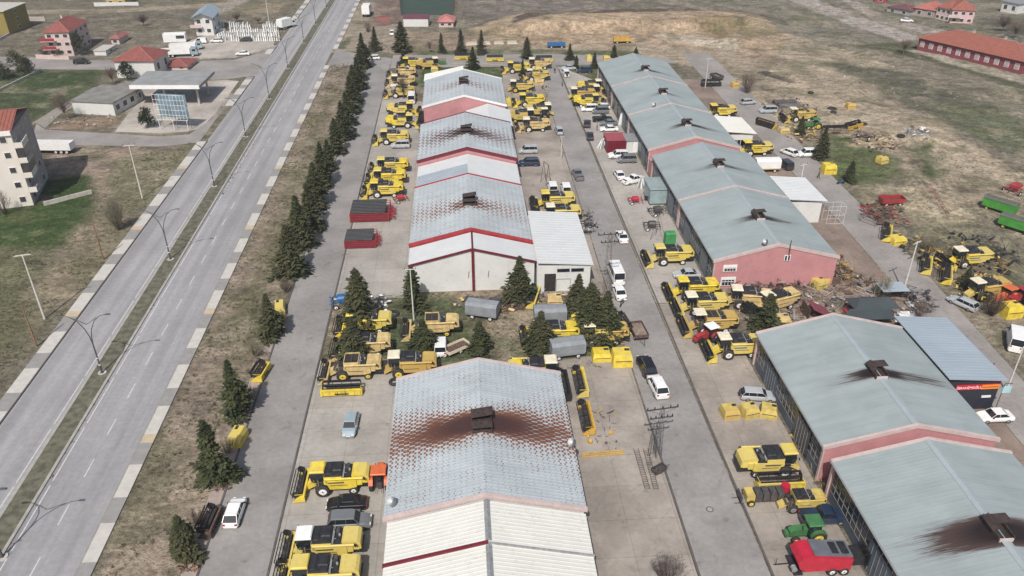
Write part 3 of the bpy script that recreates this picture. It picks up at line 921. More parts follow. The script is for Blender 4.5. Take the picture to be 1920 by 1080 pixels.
# ---- right row ----
rk = dict(rc=(.075, .05, .045), dark=(.022, .015, .016))
CAP = mat('pale_ridge_cap', A(162, 175, 180), .6, .06, 1)
RR = [(20, 62.3, 49.6, 1.5, 6, 'nearest blue-grey roof in the bottom right corner with a black soot patch', 1),
      (64.3, 87, 74.2, .9, 7, 'blue-grey roof with tilted soot vent beside the dark sign front', 1),
      (107, 129.4, 117.2, .85, 5, 'blue-grey roof ending in the big pink gable wall over the scrap yard', 1),
      (129.6, 152, 140, .65, 6, 'blue-grey roof with thin soot streaks just below the pink gap', 1),
      (155, 177, 163.3, .95, 5, 'third blue-grey roof from the top of the right row with wide black smears', 1),
      (177.2, 199.4, 185.7, .6, 4, 'second blue-grey roof from the top of the right row', 1),
      (199.6, 222.4, 206, .8, 5, 'farthest blue-grey roof at the top of the right row', 1)]
for i, (y0, y1, vy, am, L, lab, s_) in enumerate(RR):
    first = i in (0, 1, 2, 4)
    hall('workshop_hall', lab, 38.6, 58.7 if i < 4 else 58.2, y0, y1, 5, 7.6,
         roof_mat('sooty_roof_%d' % i, GREYR, 48.6, vy, 'streak', am, L * (.8 if i == 0 else .6), wid=(1.7 if i == 0 else 1), **rk), M['pink'],
         M['coping'], vent=(vy, 2), rh=.006, glaz=True, near_h=.14, far_h=(.14 if i in (0, 1) else .0), ridge_cap=CAP,
         dish={2: [(46.5, 107.6)], 5: [(44.5, 177.5)]}.get(i), trim_w=.28)
# pink wall that closes the gap further up the row
b = MB(); b.box(38.8, 58.2, 152.2, 154.8, 0, 3.2, M['pink']); tag(b.build('yard_wall'), 'pink wall block closing the gap between two halls of the right row', 'wall')
# windows on the big pink gable
t = thing('barred_window', 'white framed barred window low on the left of the pink gable', 'window', (41.3, 106.95, 0))
def bwin(t, wd, z0, z1, m=None):
    b = MB(); b.box(-wd / 2, wd / 2, -.06, 0, z0, z1, M['white'])
    b.build('frame', t)
    b = MB(); b.box(-wd / 2 + .15, wd / 2 - .15, -.1, -.061, z0 + .15, z1 - .5, M['glass']); b.build('pane', t)
    b = MB()
    for i in range(5):
        x = -wd / 2 + .2 + i * (wd - .4) / 4
        b.box(x - .03, x + .03, -.14, -.101, z0 + .1, z1 - .1, M['white'])
    b.box(-wd / 2 + .1, wd / 2 - .1, -.14, -.101, (z0 + z1) / 2 - .04, (z0 + z1) / 2 + .04, M['white'])
    b.build('bar', t)
bwin(t, 2.4, .5, 2.1)
t = thing('barred_window', 'pale slatted window above the barred one on the pink gable', 'window', (41.3, 106.95, 0))
bwin(t, 2.2, 3.1, 4.3)
t = thing('barred_window', 'tiny twin window high in the middle of the pink gable', 'window', (50.2, 106.95, 0))
b = MB(); b.box(-.5, .5, -.06, 0, 4.7, 5.7, M['white']); b.build('frame', t)
for s_ in (-.24, .24):
    b = MB(); b.box(s_ - .14, s_ + .14, -.1, -.061, 4.8, 5.6, M['glass']); b.build('pane', t)
b = MB(); b.tube([(50.4, 106.85, 4.9), (50.2, 106.7, 7.6), (50.2, 106.7, 8.4)], .07, M['steel'], 6)
tag(b.build('stove_pipe'), 'thin black stove pipe rising over the pink gable coping', 'pipe')

# ---- annexes east of the right row ----
t = thing('annexe', 'blue ribbed lean-to roof with a dark sign front below it', 'shop')
b = MB(); b.box(58.9, 65.9, 75.4, 89, 0, 4.5, mat('dark_navy_front', (.022, .025, .04), .6, .1, 1)); b.build('wall', t)
b = MB(); slope(b, 66.5, 4.7, 58.75, 5.3, 75, 89.4, BLUER, rib=.6, h=.018); b.build('roof', t)
bd = MB(); bd.box(60.2, 65.8, 75.28, 75.38, 3.25, 4.0, mat('sign_red', (.50, .015, .03), .5, .05, 1)); sg = bd.build('sign_board', t)
bd = MB(); bd.box(63.5, 65.75, 75.235, 75.279, 3.3, 3.95, mat('sign_orange', (.85, .25, .03), .5, .05, 1))
bd.box(63.6, 65.65, 75.20, 75.234, 3.6, 3.66, M['blk']); bd.build('panel', sg)
def text(txt, size, m, parent, loc, rot=(math.pi / 2, 0, 0), name='lettering'):
    cu = bpy.data.curves.new(name, 'FONT')
    cu.body = txt; cu.size = size; cu.extrude = .015
    o = bpy.data.objects.new('tmp', cu)
    C.objects.link(o)
    dg = bpy.context.evaluated_depsgraph_get()
    me_ = bpy.data.meshes.new_from_object(o.evaluated_get(dg))
    bpy.data.objects.remove(o)
    me_.name = name
    me_.materials.clear(); me_.materials.append(m)
    q = bpy.data.objects.new(name, me_)
    C.objects.link(q); q.parent = parent; q.location = loc; q.rotation_euler = rot
    return q
SW = mat('sign_white', (.85, .82, .84), .5, .02, 1)
text('İBRAHİMOĞLU', .48, SW, sg, (60.28, 75.26, 3.42))
b = MB(); b.box(64.0, 65.2, 75.3, 75.38, 1.9, 2.2, M['white']); b.build('plate', t)
sgn = thing('hanging_sign', 'small pale blue sign on a bracket at the corner of the dark sign front', 'sign', (66.1, 74.9, 0))
b = MB(); b.box(-.05, 1.05, -.05, .05, 2.9, 3.9, mat('pale_blue_board', (.35, .55, .6), .6, .1, 1)); b.build('board', sgn)
b = MB(); b.tube([(0, 0, 0), (0, 0, 4.3), (1.0, 0, 4.3)], .05, M['steel']); b.build('bracket', sgn)

t = thing('annexe', 'white flat roofed annexe with a bare white front wall and folded netting', 'shed')
b = MB(); b.box(58.9, 65.2, 129.3, 139.4, 0, 4.2, M['wwall']); b.build('wall', t)
b = MB(); slope(b, 66.0, 4.45, 58.8, 5.0, 128.9, 139.8, WR2, rib=.7, h=.05); b.build('roof', t)
t = thing('annexe', 'small white annexe with a dark window beside the upper right hall', 'shed')
b = MB(); b.box(58.4, 64.3, 165.4, 175.6, 0, 4.0, M['wwall']); b.build('wall', t)
b = MB(); slope(b, 65.0, 4.3, 58.3, 4.9, 165, 176, WR, rib=.7, h=.05); b.build('roof', t)
b = MB(); b.box(60, 62.5, 165.3, 165.38, 1.5, 2.8, M['glass']); w_ = b.build('window', t)
b = MB()
for i in range(4): b.box(60 + i * .8, 60.08 + i * .8, 165.24, 165.299, 1.5, 2.8, M['white'])
b.build('frame', w_)
t = thing('pipe_rack', 'empty white pipe frame standing beside the white annexe front', 'frame', (66.2, 128.2, 0))
b = MB()
for x in (0, 1.6, 3.2):
    b.bar((x, 0, 0), (x, 0, 3.6), .03, M['white']); b.bar((x, 2, 0), (x, 2, 3.6), .03, M['white'])
for z in (.2, 1.9, 3.6):
    b.bar((0, 0, z), (3.2, 0, z), .03, M['white']); b.bar((0, 2, z), (3.2, 2, z), .03, M['white']); b.bar((3.2, 0, z), (3.2, 2, z), .03, M['white'])
b.build('frame', t)

# dark red container and small white kiosk beside the right row
t = thing('container', 'dark red ribbed container with open white edge beside the right hall', 'container', tuple(G(1152, 279)))
b = MB(); slope(b, 0, 2.9, 4.6, 2.9001, -2.6, 2.6, mat('faded_red_sheet', A(160, 70, 80), .6, .08, .8), rib=.5, h=.04); b.location = None
o_ = b.build('roof', t); o_.location = (-2.3, 0, 0)
b = MB(); b.box(-2.2, 2.2, -2.5, 2.5, 0, 2.78, mat('deep_red_sheet', A(122, 22, 40), .5, .08, .8)); b.build('body', t)
t = thing('kiosk', 'small white kiosk with grey roof between the red container and the hall', 'kiosk', tuple(G(1186, 280)))
b = MB(); b.box(-1.9, 1.9, -2.2, 2.2, 0, 2.8, M['wwall']); b.build('wall', t)
b = MB(); b.box(-2.1, 2.1, -2.4, 2.4, 2.8, 2.95, M['grey']); b.build('roof', t)
b = MB(); b.box(-.4, 1.5, -2.26, -2.205, .2, 2.5, M['white']); b.build('door', t)
t = thing('greenhouse_cabin', 'pale glassy blue cabin with dark base against the right hall', 'cabin', tuple(G(1228, 373)))
GB = mat('milky_blue_glass', A(150, 172, 176), .3, .12, .8)
b = MB(); b.box(-1.7, 1.7, -2.8, 2.8, .3, 3.2, GB, None); b.build('body', t)
b = MB(); b.cbox(-1.9, 1.9, -3, 3, 3.2, 3.4, mat('pale_slate_roof', A(150, 165, 168), .6, .1, 1), .06); b.build('roof', t)
b = MB(); b.box(-1.72, 1.72, -2.82, 2.82, 0, .3, M['steel']); b.build('base', t)

# ---------------- houses ----------------
TILE = mat('red_roof_tile', A(150, 80, 72), .8, .14, .9, dirt=A(126, 76, 68), dirt_amt=.6)
TILE2 = mat('orange_roof_tile', A(160, 90, 74), .8, .12, .9, dirt=A(150, 86, 70), dirt_amt=.5)
RIDGE = mat('ridge_tile', A(180, 128, 112), .8, .1, 1)
HW = mat('house_window', (.06, .055, .06), .2, .3, .5)
PNK = mat('pinkish_render', A(214, 190, 184), .9, .08, .5)
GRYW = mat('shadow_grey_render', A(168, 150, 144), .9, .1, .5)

def house(name, label, Apx, Bpx, depth, top, floors, pane=None, roof='hip', rise=2.2, over=.5, wm=None, rm=None, wins=(3, 2), h=None, cat='house', balcony=False, chim=0, zeave=None):
    """A: base of the right front corner, B: base of the left front corner (photo pixels); top: row of the eave above A"""
    a, b_ = G(*Apx), G(*Bpx)
    gz = 0
    h = h or HT(Apx[0], Apx[1], top)
    wd = (a - b_).length
    ang = math.degrees(math.atan2(a.y - b_.y, a.x - b_.x))
    t = thing(name, label, cat, (b_.x, b_.y, gz), ang)
    wm = wm or PNK; rm = rm or TILE
    w_ = MB(); w_.box(0, wd, 0, depth, 0, h, wm); w_.build('wall', t)
    r = MB(); o = over
    if roof == 'hip':
        x0, x1, y0, y1 = -o, wd + o, -o, depth + o
        if wd > depth: q = (y1 - y0) / 2; rp = [(x0 + q, (y0 + y1) / 2), (x1 - q, (y0 + y1) / 2)]
        else: q = (x1 - x0) / 2; rp = [((x0 + x1) / 2, y0 + q), ((x0 + x1) / 2, y1 - q)]
        vs = [(x0, y0, h), (x1, y0, h), (x1, y1, h), (x0, y1, h)] + [(p[0], p[1], h + rise) for p in rp]
        if wd > depth: fs = [(0, 1, 5, 4), (1, 2, 5), (2, 3, 4, 5), (3, 0, 4)]
        else: fs = [(0, 1, 4), (1, 2, 5, 4), (2, 3, 5), (3, 0, 4, 5)]
        r.add(vs, fs, rm)
        r.add([(x0, y0, h - .02), (x1, y0, h - .02), (x1, y1, h - .02), (x0, y1, h - .02)], [(3, 2, 1, 0)], M['coping'])
        ro = r.build('roof', t)
        k = MB()
        for i, j in ((0, 4), (1, 4 if wd <= depth else 5), (2, 5), (3, 5 if wd <= depth else 4), (4, 5)):
            if (Vector(vs[i]) - Vector(vs[j])).length > .2: k.bar(Vector(vs[i]) + Vector((0, 0, .05)), Vector(vs[j]) + Vector((0, 0, .05)), .12, RIDGE)
        k.build('ridge', ro)
    elif roof == 'gable':
        r.prism([(-o, h - .1), (wd / 2, h + rise), (wd + o, h - .1), (wd / 2, h + rise - .18)], -o * 1.6, depth + o, rm, 'y'); r.build('roof', t)
        w2 = MB(); w2.prism([(0, h), (wd, h), (wd / 2, h + rise - .25)], .05, depth - .05, wm, 'y'); w2.build('gable', t)
    else:
        r.box(-o, wd + o, -o, depth + o, h, h + .25, rm); r.build('roof', t)
    for k_ in range(chim):
        cx = wd * (.35 + .3 * k_)
        c = MB(); c.box(cx, cx + .6, depth * .55, depth * .55 + .6, h + .3, h + rise + .7, M['coping']); c.box(cx - .06, cx + .66, depth * .55 - .06, depth * .55 + .66, h + rise + .7, h + rise + .82, M['grey']); c.build('chimney', t)
    nx_, ny_ = wins
    fh = h / floors
    for fl in range(floors):
        z0 = fl * fh + fh * .35; z1 = fl * fh + fh * .74
        for k_ in range(nx_):
            cx = wd * (k_ + .5) / nx_; ww = min(.62, wd / nx_ * .28)
            c = MB(); c.box(cx - ww - .1, cx + ww + .1, -.05, -.005, z0 - .1, z1 + .1, M['white']); wo = c.build('window', t)
            c = MB(); c.box(cx - ww, cx + ww, -.09, -.052, z0, z1, pane or HW); c.build('pane', wo)
        for k_ in range(ny_):
            cy = depth * (k_ + .5) / ny_; ww = min(.75, depth / ny_ * .32)
            c = MB(); c.box(wd + .005, wd + .05, cy - ww - .1, cy + ww + .1, z0 - .1, z1 + .1, M['white']); wo = c.build('window', t)
            c = MB(); c.box(wd + .052, wd + .09, cy - ww, cy + ww, z0, z1, HW); c.build('pane', wo)
        if balcony and fl > 0:
            c = MB(); c.box(-1.3, wd * .42, -1.3, -.1, fl * fh - .15, fl * fh, M['white']); c.box(-1.3, wd * .42, -1.35, -1.25, fl * fh, fl * fh + .9, PNK if balcony == 1 else M['red']); c.build('balcony', t)
    return t

house('house', 'three storey pinkish house with red hipped roof at the upper left', (140, 105), (95, 106), 15, 60, 3, wm=PNK, wins=(3, 4), rise=2.6, balcony=2, chim=1)
house('house', 'single storey white house with red pyramid roof behind the filling station', (294, 146), (221, 146), 11, 114, 1, wm=M['wwall'], wins=(0, 2), rise=2.8, over=.6)
house('house', 'white house with grey-blue gabled upper floor beside the marble yard', (402, 66), (369, 67), 13, 32, 2, roof='gable', wm=M['wwall'], rm=mat('slate_blue_roof', A(150, 168, 182), .6, .06, 1), rise=1.8, wins=(2, 2), over=.9, balcony=1)
house('shed', 'little shed with a dull red roof to the right of the three storey house', (225, 84), (210, 84), 7, 72, 1, roof='hip', rise=1.0, wins=(1, 0), rm=mat('dull_red_tile', A(160, 96, 92), .8, .1, 1), cat='shed')
house('shed', 'white flat hut with open right side below the three storey house', (200, 104), (178, 104), 7, 96, 1, roof='flat', wm=M['wwall'], rm=mat('pale_flat_roof', A(196, 190, 182), .8, .06, 1), wins=(0, 1), over=.2, cat='hut')
house('house', 'low pink annexe with red roof just right of the white pyramid roofed house', (352, 131), (308, 131), 8, 124, 1, roof='hip', rise=1.2, wins=(2, 1))
house('building', 'olive yellow building cut off by the left edge of the photo', (19, 66), (-60, 66), 14, 22, 3, roof='flat', wm=mat('olive_yellow_render', A(150, 134, 66), .9, .08, .5), rm=mat('pale_flat_roof', A(190, 180, 168), .8, .06, 1), wins=(0, 1), cat='building')
house('house', 'yellow house with white yard wall at the top left edge', (236, 9), (200, 9), 9, -12, 2, wm=mat('yellow_render', A(200, 170, 80), .9, .08, .5), wins=(2, 1))
b = MB(); b.box(0, 17, 0, .3, 0, 1.4, M['wwall']); o_ = b.build('garden_wall'); o_.location = G(177, 12); tag(o_, 'long white garden wall under the yellow house', 'wall')
b = MB(); p0, p1 = G(18, 40), G(85, 40); b.box(0, (p1 - p0).length, 0, .3, 0, 1.6, M['conc']); o_ = b.build('garden_wall'); o_.location = p0; o_.rotation_euler = (0, 0, math.atan2(p1.y - p0.y, p1.x - p0.x)); tag(o_, 'pale boundary wall beside the olive yellow building', 'wall')
def low_wall(p0, p1, h, m, label, w=.3):
    p0, p1 = G(*p0), G(*p1)
    b = MB(); b.box(0, (p1 - p0).length, 0, w, 0, h, m); o_ = b.build('garden_wall'); o_.location = p0
    o_.rotation_euler = (0, 0, math.atan2(p1.y - p0.y, p1.x - p0.x)); return tag(o_, label, 'wall')
low_wall((-40, 192), (78, 134), .8, M['conc'], 'low white wall running up to the dark pines on the left')
low_wall((68, 110), (130, 112), 1.2, PNK, 'pinkish garden wall in front of the three storey house')
low_wall((0, 76), (46, 52), .8, M['conc'], 'thin pale wall crossing the field beside the olive building')
# apartment block at the left edge
a = G(64, 386); wd, dp, h = 22, 14.5, HT(64, 386, 248)
t = thing('apartment_block', 'five storey cream apartment block with red roof at the left edge', 'apartment block', (a.x, a.y, 0), 13)
b = MB(); b.box(-wd, 0, 0, dp, 0, h, M['cwall']); b.build('wall', t)
b = MB(); b.add([(-wd, -.3, h + .1), (.3, -.3, h + .1), (.3, dp / 2, h + 2), (-wd, dp / 2, h + 2), (.3, dp + .4, h + .1), (-wd, dp + .4, h + .1)], [(0, 1, 2, 3), (3, 2, 4, 5)], TILE2)
for i in range(34):
    x = -wd + .3 + i * .66; b.bar((x, -.25, h + .15), (x, dp / 2, h + 2.05), .05, TILE)
b.build('roof', t)
b = MB(); b.box(-wd, .15, -.4, 0, h - .5, h + .3, M['white']); b.box(.0, .3, 0, dp, h - .3, h + .1, GRYW); b.build('cornice', t)
fh = h / 5
GW = mat('shaded_side_render', A(176, 168, 166), .9, .1, .4)  # cream render greyed: the side face's shade is put into the colour
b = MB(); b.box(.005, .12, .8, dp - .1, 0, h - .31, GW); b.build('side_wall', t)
for i in range(5):
    z = i * fh
    if i:
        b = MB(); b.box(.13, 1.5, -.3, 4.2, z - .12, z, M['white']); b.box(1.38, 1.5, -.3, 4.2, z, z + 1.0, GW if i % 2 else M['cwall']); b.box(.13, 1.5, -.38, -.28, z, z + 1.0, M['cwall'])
        bo = b.build('balcony', t)
        if i in (2, 3): 
            g = MB(); g.box(1.42, 1.46, -.2, 4.1, z + 1.0, z + fh - .14, HW); g.box(.3, 1.36, -.34, -.3, z + 1.0, z + fh - .14, HW); g.build('glazing', bo)
    for y in (1.8, 5.6, 8.2, 11):
        b = MB(); b.box(.121, .17, y - .6, y + .6, z + 1.0, z + 2.2, M['white']); wo = b.build('window', t)
        b = MB(); b.box(.171, .2, y - .52, y + .52, z + 1.08, z + 2.12, HW); b.build('pane', wo)
    b = MB(); b.box(-2.1, -.9, -.06, -.005, z + 1.0, z + 2.2, M['white']); wo = b.build('window', t)
    b = MB(); b.box(-2.0, -1.0, -.1, -.062, z + 1.1, z + 2.1, HW); b.build('pane', wo)
b = MB(); b.box(.2, 9, -3.2, -2.9, 0, .9, M['conc']); o_ = b.build('garden_wall'); o_.location = (a.x, a.y + 2, 0); o_.rotation_euler = (0, 0, R(38)); tag(o_, 'short pale wall at the foot of the apartment block corner', 'wall')

# filling station
t = thing('canopy', 'wide grey filling station canopy with a white front edge on columns', 'canopy')
q = [G(242, 161, 5.6), G(373, 161, 5.6), G(402, 133, 5.6), G(275, 133, 5.6)]
b = MB(); b.add([(p.x, p.y, 5.6) for p in q] + [(p.x, p.y, 4.9) for p in q], [(0, 1, 2, 3), (7, 6, 5, 4), (1, 5, 6, 2), (2, 6, 7, 3), (3, 7, 4, 0)], mat('canopy_grey', A(150, 152, 152), .8, .12, .4)); b.build('roof', t)
b = MB(); b.add([(q[0].x, q[0].y - .1, 4.8), (q[1].x, q[1].y - .1, 4.8), (q[1].x, q[1].y - .1, 5.75), (q[0].x, q[0].y - .1, 5.75), (q[0].x, q[0].y + .2, 5.75), (q[1].x, q[1].y + .2, 5.75)], [(0, 1, 2, 3), (3, 2, 5, 4)], M['white']); b.build('fascia', t)
for u in (.42, .9):
    for v in (.2, .8):
        p = q[0].lerp(q[1], u).lerp(q[3].lerp(q[2], u), v)
        b = MB(); b.cyl((p.x, p.y, 0), (p.x, p.y, 4.9), .3, None, 8, M['conc']); b.build('column', t)
house('station_building', 'low flat roofed white building with dark open right side at the filling station', (217, 217), (140, 213), 13, 187, 1, roof='flat', wm=M['wwall'], rm=mat('old_flat_roof', A(134, 132, 126), .9, .2, .4), wins=(0, 4), over=.3, cat='building', h=3.2)
house('station_shop', 'small dark fronted shop between the flat building and the canopy', (264, 192), (236, 196), 10, 174, 1, roof='flat', wm=GRYW, rm=mat('old_flat_roof', (.3, .3, .3), .9), wins=(2, 2), over=.3, cat='shop')
# steel grid with glass behind
p0, p1 = G(299, 243), G(356, 246)
t = thing('sign_frame', 'white steel lattice billboard frame with blue glass in front of the filling station', 'billboard frame', tuple(p0), math.degrees(math.atan2(p1.y - p0.y, p1.x - p0.x)))
W_ = (p1 - p0).length; zt = HT(299, 243, 177)
b = MB()
for i in range(10):
    x = W_ * i / 9; b.bar((x, 0, zt * .3), (x, 0, zt), .07, M['white'])
for i in range(6):
    z = zt * (.3 + .14 * i); b.bar((0, 0, z), (W_, 0, z), .07, M['white'])
b.build('lattice', t)
b = MB(); b.box(.2, W_ - .2, 1.4, 1.46, zt * .32, zt * .98, mat('blue_glass_panel', (.16, .24, .30), .2, .3, .6)); b.build('panel', t)
for x in (.3, W_ * .5, W_ - .3):
    b = MB(); b.bar((x, 0, 0), (x, 0, zt * .32), .1, M['white']); b.bar((x, 1.6, 0), (x, 1.4, zt * .9), .08, M['grey']); b.bar((x, 0, zt * .32), (x, 1.5, zt * .32), .06, M['grey']); b.build('leg', t)

# marble yard: white slabs on edge
random.seed(5)
mb0 = None
k = 0
for r_ in range(4):
    for c_ in range(9):
        px_, py_ = 412 + c_ * 12.5 + r_ * 1.5, 50 + r_ * 8.5
        if px_ > 520 or random.random() < .2: continue
        b = MB()
        for j in range(4):
            x = -1.1 + j * .75
            hh = random.uniform(.7, 1.8)
            b.box(x, x + .4, -1.0, 1.0, 0, hh, M['wwall'] if j % 2 else M['white'], None, .08, .2)
        o_ = b.build('marble_slab_stack'); o_.location = G(px_, py_)
        o_.rotation_euler = (0, 0, R(random.uniform(-10, 10)))
        tag(o_, 'upright white marble slabs stacked in the stone yard at the upper left', 'marble slabs', 'marble slab stacks in the stone yard')
# east side houses
house('school_building', 'long single storey dark red building with orange tiled roof at the right edge', (1912, 141), (1718, 94), 15, 118, 1, wm=mat('crimson_render', A(140, 66, 76), .9, .08, .5), rm=TILE2, wins=(11, 3), pane=mat('curtained_glass', A(190, 170, 172), .4), rise=2.8, over=.8, chim=2, h=4.0, cat='school')
house('house', 'two storey pink villa with orange hipped roof at the upper right', (1822, 46), (1780, 44), 12, 20, 2, wm=mat('villa_pink', A(220, 180, 184), .9, .05, .5), rm=TILE2, wins=(3, 2), rise=2.4, balcony=1)
house('house', 'pale wing of the villa with a red tile roof facing the garages', (1778, 42), (1752, 36), 12, 18, 2, wm=PNK, rm=TILE2, wins=(3, 1), rise=2.0)
house('house', 'reddish roofed house between the garages and the pink villa', (1750, 36), (1712, 30), 11, 20, 1, wm=GRYW, rm=mat('rose_tile', A(185, 104, 92), .8, .1, .9), wins=(2, 1), rise=2.0)
house('garage', 'grey double garage with a maroon roof at the upper right', (1704, 32), (1662, 24), 8, 20, 1, wm=mat('grey_render', A(170, 168, 170), .9, .1, .5), rm=mat('maroon_tile', A(112, 70, 72), .8, .1, .9), wins=(2, 1), rise=1.2, cat='garage')
house('house', 'red and pink shed at the very top right of centre', (1660, 7), (1640, 5), 8, -4, 1, roof='flat', wm=mat('strong_red_render', A(190, 60, 76), .9, .08, .5), rm=PNK, wins=(1, 0), cat='shed')
house('house', 'white walled house half hidden by trees in the top right corner', (1905, 28), (1875, 22), 9, 8, 1, wm=M['wwall'], rm=M['grey'], wins=(2, 1), roof='flat')
# sports ground
sheet('football_pitch', px([(752, 28), (850, 28), (856, -30), (745, -30)]), .05, mat('artificial_turf', A(52, 74, 62), .95, .1, .2))
house('clubhouse', 'white rendered clubhouse with maroon roof edge at the dark green pitch', (803, 50), (757, 50), 6, 35, 1, roof='flat', wm=M['wwall'], rm=mat('clubhouse_maroon', A(120, 60, 80), .8, .1, .5), wins=(0, 0), over=.2, cat='clubhouse')
house('shed', 'grey shed with salmon roof beside the white clubhouse', (850, 51), (823, 51), 8, 41, 1, roof='hip', wm=PNK, rm=mat('salmon_roof', A(196, 120, 116), .8, .06, .6), rise=1.6, wins=(2, 0), cat='shed')
t = thing('pitch_fence', 'tall dark red and green mesh fence round the football pitch', 'fence')
P = [G(752, 31), G(748, -30), G(853, -30), G(852, 31)]
b = MB()
for i in range(3):
    a_, c_ = P[i], P[i + 1]
    n_ = int((c_ - a_).length / 4)
    for j in range(n_ + 1):
        p = a_.lerp(c_, j / n_); b.bar((p.x, p.y, 0), (p.x, p.y, 4.5), .06, M['dred'])
    for z in (.1, 1.5, 3, 4.5): b.bar((a_.x, a_.y, z), (c_.x, c_.y, z), .05, M['dred'])
b.build('frame', t)
for (u0, v0, u1, v1, hh, lab) in ((858, 60, 880, -20, 1.0, 'low wire fence right of the football pitch'), (726, 56, 752, 0, 1.5, 'pinkish fence left of the football pitch')):
    t = thing('field_fence', lab, 'fence')
    a_, c_ = G(u0, v0), G(u1, v1); b = MB()
    n_ = int((c_ - a_).length / 4)
    for j in range(n_ + 1):
        p = a_.lerp(c_, j / n_); b.bar((p.x, p.y, 0), (p.x, p.y, hh), .05, M['rust2'])
    for z in (.4, hh): b.bar((a_.x, a_.y, z), (c_.x, c_.y, z), .035, M['rust2'])
    b.build('frame', t)
low_wall((706, 40), (730, 40), 1.4, mat('brick_red_wall', A(170, 96, 88), .9, .1, 1), 'short brick red wall left of the pitch beside the white truck')
# ---------------- wheels ----------------
def wheel(parent, x, y, r, wd, rim, n=18, lug=True, name='wheel'):
    """wheel with its axle along y; rim is a child of the tyre"""
    b = MB()
    s_ = 1 if y >= 0 else -1
    prof = [(r * .62, -wd / 2), (r * .93, -wd / 2), (r, -wd * .3), (r, wd * .3), (r * .93, wd / 2), (r * .62, wd / 2)]
    rings = []
    for rr, t in prof:
        rings.append([(x + math.cos(2 * math.pi * i / n) * rr, y + t, r + math.sin(2 * math.pi * i / n) * rr) for i in range(n)])
    b.loft(rings, M['tyre'], smooth=True, caps=False)
    if lug and r > .6:
        for i in range(n):
            a = 2 * math.pi * (i + .5) / n
            p = Vector((x + math.cos(a) * r, y, r + math.sin(a) * r))
            b.bar(p + Vector((0, -wd * .45, 0)), p + Vector((math.sin(a) * .1, wd * .45, -math.cos(a) * .1)), .035, M['tyre'])
    o = b.build(name, parent)
    h = MB()
    yo = y + s_ * wd * .28
    h.cyl((x, y - s_ * wd * .4, r), (x, yo, r), r * .62, None, n, rim)
    h.cyl((x, yo, r), (x, yo + s_ * .05, r), r * .3, r * .22, 10, rim)
    h.cyl((x, yo + s_ * .05, r), (x, yo + s_ * .1, r), r * .12, None, 8, M['steel'])
    h.build('rim', o)
    return o

def header_parts(t, x0, half, pm, reel=True, z0=.25, dark=None, tilt=0):
    """cutting table: back sheet, trough, end shields, auger and reel; front points to +x"""
    dark = dark or M['blk']
    b = MB()
    b.prism([(x0, z0), (x0 + .3, z0), (x0 + .3, z0 + .14), (x0 + .16, z0 + .85), (x0, z0 + .9)], -half, half, pm, 'y')
    b.prism([(x0 + .3, z0), (x0 + 1.25, z0 - .12), (x0 + 1.3, z0 - .06), (x0 + .3, z0 + .1)], -half, half, M['steel'], 'y')
    b.build('header_trough', t)
    b = MB()
    b.box(x0 - .12, x0 + .06, -half, half, z0 + .8, z0 + 1.0, pm)
    for y in np.linspace(-half + .1, half - .1, 7):
        b.box(x0 - .1, x0 - .002, y - .04, y + .04, z0 + .05, z0 + .82, pm)
    b.build('back_beam', t)
    b = MB()
    b.cyl((x0 + .55, -half + .05, z0 + .4), (x0 + .55, half - .05, z0 + .4), .2, None, 8, dark)
    for i in range(26):
        y = -half + .12 + i * (2 * half - .24) / 25
        b.cyl((x0 + .55, y - .02, z0 + .4), (x0 + .55, y + .02, z0 + .4), .32, None, 8, M['steel'])
    b.build('feed_auger', t)
    for s_ in (-1, 1):
        b = MB()
        b.prism([(x0 - .1, z0), (x0 + 1.5, z0 - .12), (x0 + 1.1, z0 + .4), (x0 + .4, z0 + .9), (x0 - .1, z0 + .95)], s_ * half, s_ * (half + .16), pm, 'y')
        b.build('end_shield', t)
    if reel:
        rx, rz, rr = x0 + 1.0, z0 + 1.0, .66
        b = MB()
        b.cyl((rx, -half + .1, rz), (rx, half - .1, rz), .07, None, 8, dark)
        for j in range(6):
            a = j * math.pi / 3 + .3
            ex, ez = rx + math.cos(a) * rr, rz + math.sin(a) * rr
            b.bar((ex, -half + .1, ez), (ex, half - .1, ez), .055, dark)
            b.box(ex - .01, ex + .01, -half + .12, half - .12, ez - .26, ez, dark)
            for y in np.linspace(-half + .1, half - .1, 5):
                b.bar((rx, y, rz), (ex, y, ez), .035, dark)
            for y in np.linspace(-half + .15, half - .15, 22):
                b.bar((ex, y, ez), (ex + .05, y, ez - .22), .012, dark)
        for y in (-half + .06, half - .06):
            b.cyl((rx, y - .03, rz), (rx, y + .03, rz), .5, None, 12, dark)
        b.build('reel', t)
        for s_ in (-1, 1):
            b = MB(); b.bar((x0, s_ * (half - .02), z0 + 1.05), (rx + .1, s_ * (half - .02), rz + .05), .06, pm); b.build('reel_arm', t)

